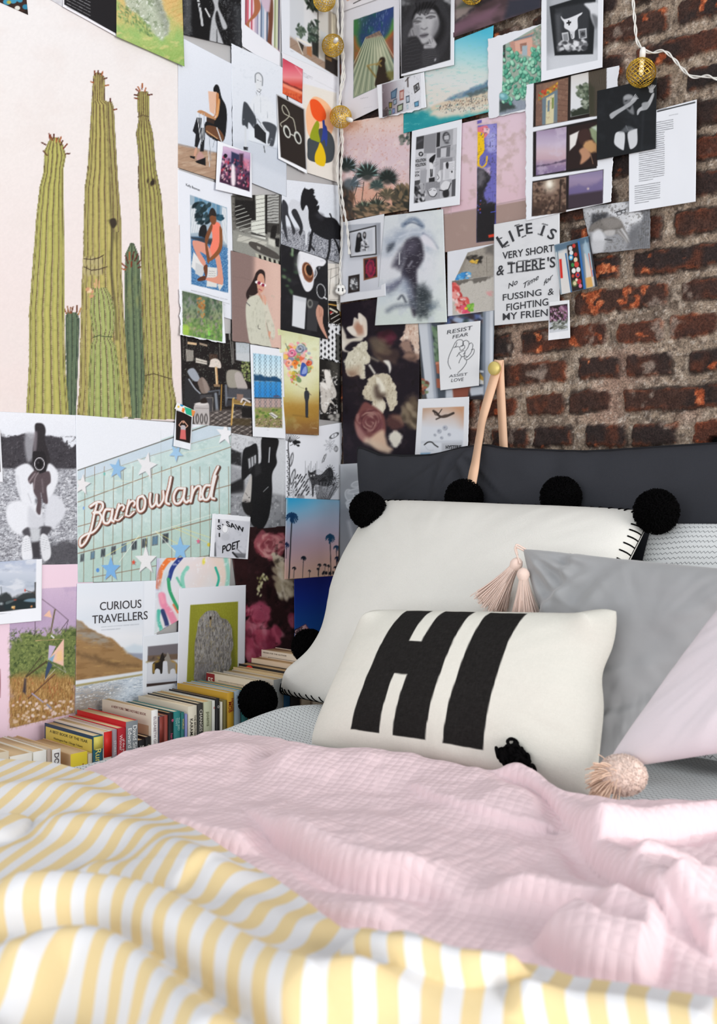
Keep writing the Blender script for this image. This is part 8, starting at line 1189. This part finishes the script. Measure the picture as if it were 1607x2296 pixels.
c.clip((1270, 1262, 1512, 1185, 1512, 1475, 1150, 1520)); c.f('a39c92'); c.tx(12, 0, .5, '8b847b', .6, 2); c.p((1150, 1520, 1270, 1262, 1290, 1262, 1190, 1520), '8a8278', 4, .7); c.p((1430, 1200, 1512, 1185, 1512, 1280, 1440, 1270), '5f5b58', 8, .8); c.b((1255, 1290, 1380, 1280, 1390, 1350, 1320, 1350), ['3a3632', '5d564e', '2b2826'], 26, 8, 18, 1.8, 10, 4, 2); c.b((1300, 1335, 1370, 1335, 1370, 1358, 1310, 1360), ['d9a83a', 'e0b850'], 8, 5, 10, 2, 0, 3, 1.5); c.b((1165, 1480, 1280, 1440, 1300, 1500, 1160, 1515), ['3f8fd0', '6ab0e0', '2f78b8', 'd0d8dc'], 50, 6, 13, 1.6, 20, 5, 1.5); c.l((1445, 1300, 1450, 1480), 3, '6f6860'); c.clip((1125, 1525, 1512, 1475, 1515, 1795, 1130, 1840)); c.f('c3beb6'); c.tx(6, .1, .4, 'aba69d', .5, 3); c.p((1125, 1520, 1512, 1470, 1512, 1490, 1400, 1530, 1260, 1540, 1180, 1580, 1125, 1540), '6a655f', 3, .95, 8, 10); c.b((1125, 1540, 1165, 1540, 1200, 1650, 1270, 1700, 1280, 1830, 1200, 1830, 1130, 1700), ['d8605a', 'e0807a', 'c84a48', 'e8a09a', 'b84040', 'ead0cc'], 110, 8, 20, 1.7, 40, 6, 1.5); c.b((1215, 1760, 1290, 1750, 1290, 1830, 1215, 1830), ['d84a6a', 'e0607a', 'c83a50'], 14, 10, 18, 1.6, 0, 3, 1.5); c.b((1270, 1740, 1325, 1740, 1325, 1800, 1280, 1800), ['8fc050', '6aa840'], 14, 8, 14, 1.4, 0, 3, 1.5); c.e(1252, 1778, 12, 12, 'f0d030', 0, 1.5); c.b((1460, 1620, 1500, 1620, 1500, 1670, 1460, 1660), ['d89a9a'], 5, 6, 10, 2, 30, 3, 3, .7); c.clip(); c.done()
c = P('poster', 'white hand lettered poster beginning life is very short beside the bricks', 'R', PX, (1107, 503, 1254, 477, 1254, 716, 1108, 730), 6, 'dcdde0', cat='poster', curl=.0006, cell=1.8); c.tx(14, .1, .6, 'd0d1d5', .35, 2, (2, 1))
c.Z = Z8; I_ = '3a3b3f'
def arc(st, pts, h, bold, wd):
    for ch_, (x, y, sl, lean) in zip(st, pts): c.text(ch_, x, y, wd.get(ch_, 34) if isinstance(wd, dict) else wd, h, sl, I_, bold, 0, 1, (lean, -1))
arc('LIFE', ((372, 298, -.95, -.62), (432, 262, -.7, -.42), (466, 232, -.32, -.22), (510, 216, -.12, -.06)), 62, .014, {'L': 36, 'I': 11, 'F': 36, 'E': 38}); arc('IS', ((590, 222, .2, .34), (628, 236, .45, .5)), 58, .014, {'I': 12, 'S': 36})
for q in ((345, 250, 372, 238), (385, 292, 412, 282), (446, 170, 470, 162), (486, 236, 508, 226), (604, 158, 634, 166), (578, 216, 604, 226)): c.l(q, 6, I_)
c.text('VERY SHORT', 374, 362, 296, 42, -.155, I_, .012); c.text('&', 338, 455, 44, 60, -.1, I_, .012, .15); c.text('THERE', 404, 444, 214, 62, -.13, I_, .010); c.text("'S", 632, 412, 46, 62, -.13, I_, .014)
for x in (404, 462, 492, 536, 570): c.l((x, 382-(x-404)*.13, x+28, 379-(x-404)*.13), 6, I_); c.l((x, 442-(x-404)*.13, x+30, 439-(x-404)*.13), 6, I_)
c.text('No', 408, 532, 52, 34, -.55, I_, .004, .1); c.text('Time', 488, 534, 92, 36, -.62, I_, .004, .2); c.text('for', 608, 516, 52, 36, -.85, I_, .01, .25); c.text('FUSSING', 376, 600, 222, 38, -.14, I_, .006); c.text('&', 634, 570, 34, 40, -.2, I_, .0, .1); c.text('FIGHTING', 397, 659, 240, 42, -.14, I_, .006); c.text('MY FRIEN', 376, 713, 258, 42, -.1, I_, .006); c.done()
c = P('print', 'tilted colourful photo of shelves of badges and spines beside the lettered poster', 'R', Z8, (670, 280, 872, 228, 921, 517, 708, 566), 7, '5a7f98', curl=.005, cell=1.1)
c.g((700, 400), (900, 380), ['b9c3c8', 'd0cfd0', '8a8f96', '3a4a60', '9fb3bf', '5f6f80']); c.p((672, 280, 870, 230, 875, 262, 680, 320), '4f6a80', 3, .9); c.p((690, 330, 740, 320, 770, 550, 712, 560), 'd9d5d2', 2); c.p((700, 362, 714, 360, 722, 470, 708, 472), 'd0322a', 1); c.l((738, 330, 770, 550), 8, '3a6a9a', 1); c.p((745, 285, 810, 265, 842, 530, 775, 550), '2a2220', 1.5); c.l((812, 262, 846, 530), 12, '2f6ab0', 1); c.l((690, 310, 712, 560), 5, '6a7f90', 1)
g_ = np.random.default_rng(3)
for k, (x, y, r, kk) in enumerate(((765, 300, 14, 'd0d0d4'), (785, 285, 12, 'c83a30'), (770, 325, 14, 'e0e2e4'), (768, 352, 16, '4aa0d8'), (768, 352, 8, 'f0e6d8'), (795, 335, 12, 'b8322a'), (795, 365, 14, 'e8d0b0'), (800, 392, 17, 'c8403a'), (778, 395, 12, '3a8a4a'), (784, 428, 15, 'eceae6'), (810, 422, 15, 'e0e0e0'), (806, 452, 16, 'd03a3a'), (808, 452, 8, '3a3f80'), (780, 458, 10, 'c04a3a'), (790, 500, 20, '5a6a40'), (790, 500, 12, 'd8c8a0'), (815, 490, 16, 'b82f3a'), (822, 515, 12, 'e07a98'), (800, 480, 9, 'e6d8c0'))): c.e(x, y, r*.8, r, kk)
c.p((845, 330, 880, 320, 905, 515, 860, 525), 'd9cfc6', 2); c.p((850, 250, 870, 300, 900, 410, 880, 415, 840, 300), '9fb8c8', 3); c.p((852, 470, 885, 462, 895, 520, 858, 528), 'd8a860', 2); c.p((890, 425, 910, 420, 915, 455, 896, 460), '3a6ac0', 1.5); c.p((868, 232, 876, 232, 921, 517, 908, 520), '2a2a30', 1.5); c.l((870, 330, 890, 460), 5, 'c8503a', 1, .8); c.done()
c = P('print', 'torn black and white photo of a sleeping dog curled on an armchair by a sitter', 'R', Z8, (832, 64, 1222, 12, 1222, 298, 886, 332), 4, '77787c', torn='lrb', rough=1.6, cell=1.3)
c.clip((834, 66, 1220, 0, 1220, 295, 888, 330)); c.f('8d8e92'); c.p((834, 60, 900, 60, 890, 160, 850, 230), 'a9aaae', 5); c.p((850, 80, 990, 60, 985, 95, 860, 110), 'c3c4c8', 4); c.p((890, 100, 980, 95, 970, 130, 880, 180), '3d3e42', 5); c.p((1100, 90, 1222, 60, 1222, 300, 1110, 300), '77787c', 4); c.h((1150, 90, 1222, 60, 1222, 300, 1150, 300), 7, 3, '5d5e62', 4, .7); c.sp((980, 50, 1010, 35, 1090, 40, 1100, 90, 1170, 100, 1172, 140, 1120, 200, 1040, 190, 1020, 120, 985, 100), 'd0d1d5', 3); c.tx(12, .1, .5, 'a9aaae', .4, 3); c.sp((1100, 95, 1165, 90, 1175, 130, 1130, 170), 'e0e1e4', 5, .8); c.l((1020, 95, 1045, 85, 1085, 75), 5, '2a2a2d', .8, .9, True); c.e(1045, 98, 16, 11, '2a2a2d', -12); c.e(1045, 98, 12, 8, 'c3c4c8', -12); c.e(1070, 88, 14, 10, '2a2a2d', -12); c.e(1070, 88, 10, 7, 'c3c4c8', -12)
c.sp((870, 200, 890, 160, 950, 130, 1020, 120, 1060, 150, 1080, 190, 1100, 230, 1110, 260, 1090, 265, 1040, 220, 1000, 215, 960, 210, 900, 205), '77726e', 3); c.tx(10, .1, .4, '55524f', .5, 5); c.sp((950, 135, 1030, 125, 1060, 160, 1000, 190, 960, 170), '8d8884', 6, .8); c.l((1060, 190, 1090, 235, 1105, 262), 12, 'c9c8c8', 2, .95, True); c.l((1040, 200, 1075, 240, 1090, 265), 9, 'a5a2a0', 2, .9, True); c.sp((890, 215, 930, 190, 960, 220, 965, 260, 900, 270), 'd3d4d8', 5); c.sp((875, 265, 960, 255, 950, 320, 890, 325), 'c3c4c8', 6); c.sp((960, 200, 1020, 195, 1010, 225, 970, 225), 'b9b6b4', 3); c.l((965, 248, 1000, 252), 8, '3a3a3c', 2); c.clip((960, 210, 1170, 150, 1120, 310, 960, 320)); c.h((960, 210, 1170, 150, 1120, 310, 960, 320), 24, 3, 'b0b1b5', 78, .5, 3); c.clip((834, 66, 1220, 0, 1220, 295, 888, 330)); c.p((1110, 170, 1170, 140, 1130, 300, 1090, 300), '66676b', 6, .7); c.gr(.03); c.clip(); c.done()
c = P('print', 'tiny instant photo of a lavender sprig overlapping the lettered poster corner', 'R', Z8, (643, 607, 758, 596, 763, 814, 637, 828), 8, 'e9eaee', curl=.004, cell=1.1)
c.clip((645, 632, 748, 618, 752, 770, 645, 785)); c.f('b9bcc2'); c.p((640, 620, 750, 610, 752, 715, 645, 725), '2f2226', 3); c.p((645, 735, 752, 720, 752, 790, 645, 790), 'c9ccd2', 6); c.b((648, 640, 748, 628, 748, 712, 650, 718), ['8a5f7a', 'a87f98', '6a4460', '3a2a30', 'c0a0b4', '4f4a3a'], 120, 3, 6, 1.8, 60, 4, .8); c.b((650, 725, 745, 705, 735, 755, 655, 765), ['6f726a', '4a4c46', 'a0a39c', '8d908a'], 50, 3, 6, 2.6, -25, 6, .8); c.clip(); c.done()
# ---------------------------------------------------------------- right wall, lower
c = P('poster', 'dark poster of cream and purple flowers beside the corner above the grey cushion', 'R', PX, (765, 682, 943, 655, 936, 1060, 770, 1060), 1, '1d1620', cat='poster', cell=1.5)
c.Z = Z10; c.tx(70, 0, .5, '2a2029', .8); c.tx(60, .25, .6, '150f14', .7, 3)
def bloom(cx, cy, rx, ry, cols, n, seed, a0=0, a1=360, tilt=0):
    g = np.random.default_rng(seed)
    for k in range(n):
        rr = 1-k/n*.9; a = math.radians(a0+(a1-a0)*g.random()); x = cx+rx*rr*.6*math.cos(a); y = cy+ry*rr*.6*math.sin(a); q = cols[min(len(cols)-1, int(g.random()*len(cols)))]
        c.e(x, y, max(rx, ry)*(.20+.20*rr), min(rx, ry)*(.12+.10*rr), q, math.degrees(a)+tilt+g.normal()*14, 2., .85, 1.5, 6)
bloom(260, 600, 50, 70, ['1d1620'], 1, 1); c.b((370, 440, 520, 440, 600, 620, 420, 620), ['5a4640', '3f3030', '6d5a4c', '4a3a3a'], 34, 16, 36, 1.8, 30, 6, 4, .7); c.b((450, 380, 560, 380, 560, 480, 470, 480), ['4a1f2e', '5d2a3a', '33161f'], 18, 16, 30, 1.5, 0, 4, 4, .8); c.sp((360, 460, 400, 430, 500, 450, 490, 530, 420, 560, 370, 520), '6f6252', 8, .7)
c.sp((150, 340, 200, 320, 215, 250, 250, 260, 255, 210, 290, 225, 330, 280, 330, 410, 280, 430, 220, 420, 180, 390), 'e3d9cc', 2); c.sp((215, 330, 250, 290, 300, 330, 300, 390, 260, 405, 225, 380), 'b07a62', 8, .85); c.sp((255, 215, 285, 235, 290, 310, 265, 300), 'f0e8dc', 3, .9); c.sp((150, 345, 200, 330, 240, 400, 190, 395), 'f0e9df', 3, .9); c.l((300, 300, 320, 400), 16, 'f3e6d6', 4, .9); c.sp((100, 330, 140, 400, 160, 440, 290, 420, 280, 460, 190, 470, 130, 530, 180, 560, 100, 530), 'd9d0c2', 3); c.p((100, 440, 140, 470, 120, 530, 98, 520), 'f0e9dd', 5, .8)
c.sp((130, 640, 170, 560, 230, 510, 280, 470, 330, 475, 330, 570, 360, 600, 350, 660, 310, 680, 320, 780, 290, 800, 250, 770, 190, 780, 140, 740), 'dcd6c2', 2, 1, 4, 8); c.clip((130, 640, 170, 560, 230, 510, 280, 470, 330, 475, 330, 570, 360, 600, 350, 660, 310, 680, 320, 780, 290, 800, 250, 770, 190, 780, 140, 740), 3); c.tx(26, 0, .5, 'efebdc', .8, 3); c.tx(16, .1, .5, 'b3aa94', .6, 5, (.6, 1.6)); c.p((140, 720, 260, 690, 260, 790, 180, 800), 'b59a82', 14, .8); c.l((290, 480, 330, 560), 10, 'c3bda8', 4, .8); c.l((230, 510, 320, 590), 8, 'b9b19a', 4, .7); c.clip(); c.e(190, 760, 36, 22, '7a5648', 10, 10, .6)
c.l((355, 680, 400, 750), 18, 'e3dfd4', 3); c.sp((480, 640, 530, 640, 550, 700, 535, 750, 520, 690), 'e6e2da', 3); c.l((370, 610, 430, 640), 16, 'a39a88', 5, .8)
c.sp((295, 900, 330, 850, 350, 790, 430, 755, 520, 760, 570, 820, 590, 880, 605, 1000, 580, 1050, 540, 1085, 500, 980, 460, 960, 495, 1020, 480, 1110, 410, 1125, 360, 1080, 380, 1010, 300, 970), 'd0c6b0', 2, 1, 4, 8); c.clip((295, 900, 330, 850, 350, 790, 430, 755, 520, 760, 570, 820, 590, 880, 605, 1000, 580, 1050, 540, 1085, 500, 980, 460, 960, 495, 1020, 480, 1110, 410, 1125, 360, 1080, 380, 1010, 300, 970), 3); c.tx(28, 0, .5, 'e6dec9', .8, 3); c.tx(18, .1, .5, 'a5967c', .65, 5, (.7, 1.4)); c.sp((410, 800, 440, 790, 495, 880, 480, 920, 440, 900), 'f0ebdc', 4, .9); c.clip(); c.sp((395, 880, 430, 860, 450, 920, 500, 940, 470, 990, 410, 970), '4a3a34', 8, .85); c.sp((420, 1040, 470, 1000, 490, 1060, 440, 1110), 'efe8d6', 6, .8)
c.sp((220, 1180, 260, 1080, 310, 1010, 380, 1040, 470, 1110, 500, 1200, 490, 1300, 400, 1330, 300, 1370, 240, 1290), '7a4a48', 4); bloom(360, 1190, 150, 150, ['8a5a58', '6a3a3e', 'a07470', '5a2e34', 'b08a80', '7a4a4e'], 50, 6, 0, 360, 90); c.sp((225, 1200, 250, 1220, 330, 1320, 400, 1330, 330, 1370, 250, 1320), 'b58a84', 5, .7); c.sp((360, 1340, 470, 1260, 500, 1330, 520, 1400, 560, 1440, 450, 1450, 380, 1400), 'd9b8a0', 6); c.sp((535, 1310, 580, 1260, 640, 1300, 645, 1360, 590, 1420, 545, 1380), 'e3ddd0', 4, 1, 3); c.l((330, 1360, 420, 1400, 520, 1450), 50, 'dcc3ad', 8, .9, True); c.sp((500, 1180, 570, 1120, 650, 1150, 650, 1240, 560, 1260), '5a3a38', 6, .9, 4); c.sp((560, 1140, 640, 1130, 655, 1210, 620, 1180), '8a6a5a', 6, .8)
c.sp((620, 440, 660, 400, 690, 300, 720, 270, 800, 270, 800, 620, 770, 590, 740, 500, 700, 450, 640, 460), 'dcc3b3', 3, 1, 4); c.clip((620, 440, 660, 400, 690, 300, 720, 270, 800, 270, 800, 620, 770, 590, 740, 500, 700, 450, 640, 460), 3); c.tx(26, 0, .5, 'efe0d2', .8, 3); c.tx(16, .1, .5, 'b98f7a', .7, 5, (.6, 1.6)); c.clip(); c.sp((630, 480, 720, 450, 740, 540, 780, 600, 720, 600, 650, 540), 'a8897a', 6, .9, 4); c.b((650, 560, 780, 600, 770, 650, 680, 620), ['7a5f55', '5a4640', '97786a'], 16, 10, 24, 1.5, 0, 4, 4, .7); c.sp((690, 980, 740, 950, 785, 1000, 780, 1180, 700, 1200, 660, 1120), '6a5a4a', 10, .8, 6); c.b((650, 1060, 780, 1000, 780, 1250, 720, 1260, 660, 1180), ['8a7a66', '5f5040', 'a09078', '4a3f34'], 24, 14, 32, 1.5, 60, 6, 4, .7); c.gr(.02); c.done()
c = P('print', 'print of greenhouse shelves with terracotta pots behind the fist drawing', 'R', Z10, (790, 262, 1480, 150, 1462, 985, 830, 985), 2, '4d5560', cell=1.5)
c.tx(60, 0, .5, '39404a', .7); c.p((970, 270, 1130, 200, 1380, 180, 1380, 280, 980, 300), '2f3550', 6, .9, 6); c.b((960, 210, 1400, 200, 1400, 290, 980, 310), ['5a6a9a', '9fb0cc', '3a2f34', '6a4a40', '3a4a44'], 40, 10, 26, 1.5, 0, 5, 3, .8); c.b((910, 330, 975, 330, 985, 640, 930, 640), ['4f6a50', '6f8a6a', '34483a', '8aa088'], 34, 10, 22, 2.2, 60, 6, 2, .85); c.p((790, 270, 880, 260, 960, 985, 870, 985), 'cdd2da', 2); c.p((870, 265, 905, 262, 970, 985, 935, 985), 'a9b0bc', 3); c.p((895, 265, 905, 262, 970, 985, 960, 985), '7a828e', 2); c.p((800, 420, 830, 900, 870, 985, 840, 985, 805, 700), '5a5048', 5, .7); c.b((800, 780, 870, 790, 870, 930, 820, 940), ['a8664f', '6f4438', '7a8a6a', 'c08a70'], 18, 10, 20, 1.3, 0, 4, 2)
c.p((950, 655, 985, 650, 995, 760, 960, 750), 'b06a52', 2); c.p((950, 650, 990, 645, 990, 665, 950, 672), 'd08a70', 1.5); c.p((955, 800, 995, 800, 1000, 890, 960, 880), 'a8604a', 2); c.p((1380, 190, 1470, 170, 1462, 985, 1375, 985), 'b3bac6', 2); c.p((1375, 200, 1400, 195, 1395, 985, 1370, 985), '77808e', 3); c.p((1440, 180, 1470, 175, 1462, 985, 1435, 985), 'd6dbe3', 3); c.p((1340, 720, 1382, 730, 1382, 745, 1340, 745), 'd0d4da', 1.5); c.p((1345, 745, 1380, 790, 1380, 850, 1342, 810), 'c09a48', 2); c.p((1340, 800, 1380, 820, 1380, 850, 1340, 850), 'e0e0e0', 2); c.p((1040, 900, 1380, 870, 1380, 940, 1040, 985), 'c6ccd6', 3); c.p((1100, 880, 1265, 870, 1240, 985, 1110, 985), '8a4f40', 3); c.p((1250, 895, 1270, 960, 1380, 950, 1380, 985, 1240, 990), '2f2a2e', 3); c.done()
c = P('print', 'white card with a line drawn fist reading resist fear assist love', 'R', Z10, (963, 318, 1352, 278, 1338, 862, 992, 905), 5, 'e6e7ea', curl=.006, cell=1.4)
J_ = '55575c'; c.text('RESIST', 1050, 400, 225, 38, -.19, J_, .0, .18); c.text('FEAR', 1100, 440, 140, 34, -.19, J_, .0, .2); c.text('ASSIST', 1068, 790, 165, 26, -.13, J_, .0, .2); c.text('LOVE', 1088, 830, 110, 32, -.10, J_, .0, .2)
for q in ((1085, 712, 1062, 660, 1070, 600, 1100, 530, 1130, 470, 1160, 448, 1190, 455, 1200, 490, 1185, 510), (1115, 520, 1150, 510, 1165, 520, 1175, 545, 1205, 530, 1212, 505, 1190, 500, 1165, 515), (1140, 475, 1135, 500, 1125, 515), (1195, 500, 1195, 470, 1225, 455, 1250, 475, 1240, 520, 1210, 560), (1250, 490, 1270, 478, 1285, 500, 1270, 560, 1240, 600, 1215, 615), (1272, 540, 1295, 535, 1290, 575, 1250, 620, 1225, 630, 1208, 615, 1210, 595, 1230, 600), (1205, 545, 1175, 560, 1160, 570, 1185, 600, 1205, 595, 1215, 570), (1160, 570, 1140, 600), (1185, 600, 1165, 640, 1160, 660), (1230, 630, 1225, 660, 1190, 710, 1150, 748), (1215, 560, 1200, 580)): c.l(q, 5, '3a3b40', .6, 1, True)
c.done()
c = P('print', 'white bordered photo of a branch and a coat hanger beside a small sign', 'R', Z10, (793, 985, 1253, 962, 1228, 1700, 750, 1700), 6, 'eaebf0', curl=.0, cell=1.3, torn='r', rough=1.)
c.clip((833, 1065, 1206, 1050, 1190, 1700, 800, 1700)); c.f('dfe2ea'); c.g((1020, 1060), (1000, 1350), ['d0b09a', 'd9ccc6', 'dfe2ea', 'e3e6ee']); c.p((1120, 1050, 1210, 1050, 1205, 1200, 1180, 1130), 'c9855a', 24, .7); c.p((830, 1060, 900, 1060, 840, 1110, 830, 1140), 'b08a70', 16, .6); c.l((930, 1090, 960, 1110, 990, 1140, 1040, 1140, 1110, 1110), 20, '3d332f', 1.5, 1, True); c.l((975, 1120, 1005, 1075), 8, '3d332f', 1); c.l((930, 1090, 945, 1125, 970, 1130), 8, '4a3d38', 1); c.l((955, 1165, 1000, 1145, 1090, 1120), 12, '4d423c', 1.5); c.e(1035, 1135, 30, 12, '55463f', -12, 2)
for x, y, r in ((1030, 1240, 22), (978, 1270, 20), (940, 1305, 11), (1068, 1300, 14), (1000, 1330, 13)): c.e(x+5, y+4, r, r, 'a9adb8', 0, 2); c.e(x, y, r*.8, r*.8, 'c9ccd6', 0, 2); c.e(x, y, r*.4, r*.4, '8d92a0', 0, 2)
c.p((800, 1365, 1190, 1355, 1190, 1372, 800, 1380), 'cfd3dc', 3); c.l((848, 1395, 880, 1372, 915, 1372, 940, 1395, 970, 1415), 11, '2f2e30', 1, 1, True); c.l((850, 1400, 880, 1440, 930, 1445), 3, 'b9bcc6', 1, .8, True); c.p((1005, 1380, 1190, 1370, 1185, 1700, 1000, 1700), 'c3c5cc', 3); c.text('HYSTERIE', 1040, 1432, 142, 32, -.02, '3a3a3d', .03); c.text('IS THE', 1058, 1475, 100, 28, -.02, '3a3a3d', .03); c.p((805, 1470, 900, 1465, 900, 1490, 805, 1495), '6a9ac0', 3, .8); c.clip(); c.done()
c = P('print', 'grey print of pale outlined petals low in the corner beside the dark cushion', 'R', Z12, (1280, 405, 1620, 385, 1600, 1118, 1277, 1120), 2, '8d9095', cell=1.6)
c.g((1400, 400), (1420, 1120), ['c3c6cb', '9a9da2', '7d8086', '84878c', '8d9095']); c.p((1300, 430, 1500, 430, 1500, 560, 1300, 560), '7a7d83', 30, .5); c.l((1345, 840, 1370, 960, 1390, 1060), 14, 'c3c5ca', 7, .7, True)
for x, y, w_, h_, r_ in ((1405, 555, 45, 24, -15), (1470, 540, 50, 22, -20), (1350, 640, 34, 50, -20), (1400, 605, 70, 20, -12), (1380, 690, 60, 26, -8), (1350, 715, 24, 24, 0)): c.e(x, y, w_, h_, 'dfe1e5', r_, 1.2, .9); c.e(x, y, w_-5, h_-5, '9da0a6', r_, 2, .75)
c.sp((1430, 545, 1480, 520, 1490, 560, 1440, 580), 'e6e8ec', 3, .9); c.para(1310, 1062, 120, 2, 14, .02, 'b9bcc2', .3); c.done()
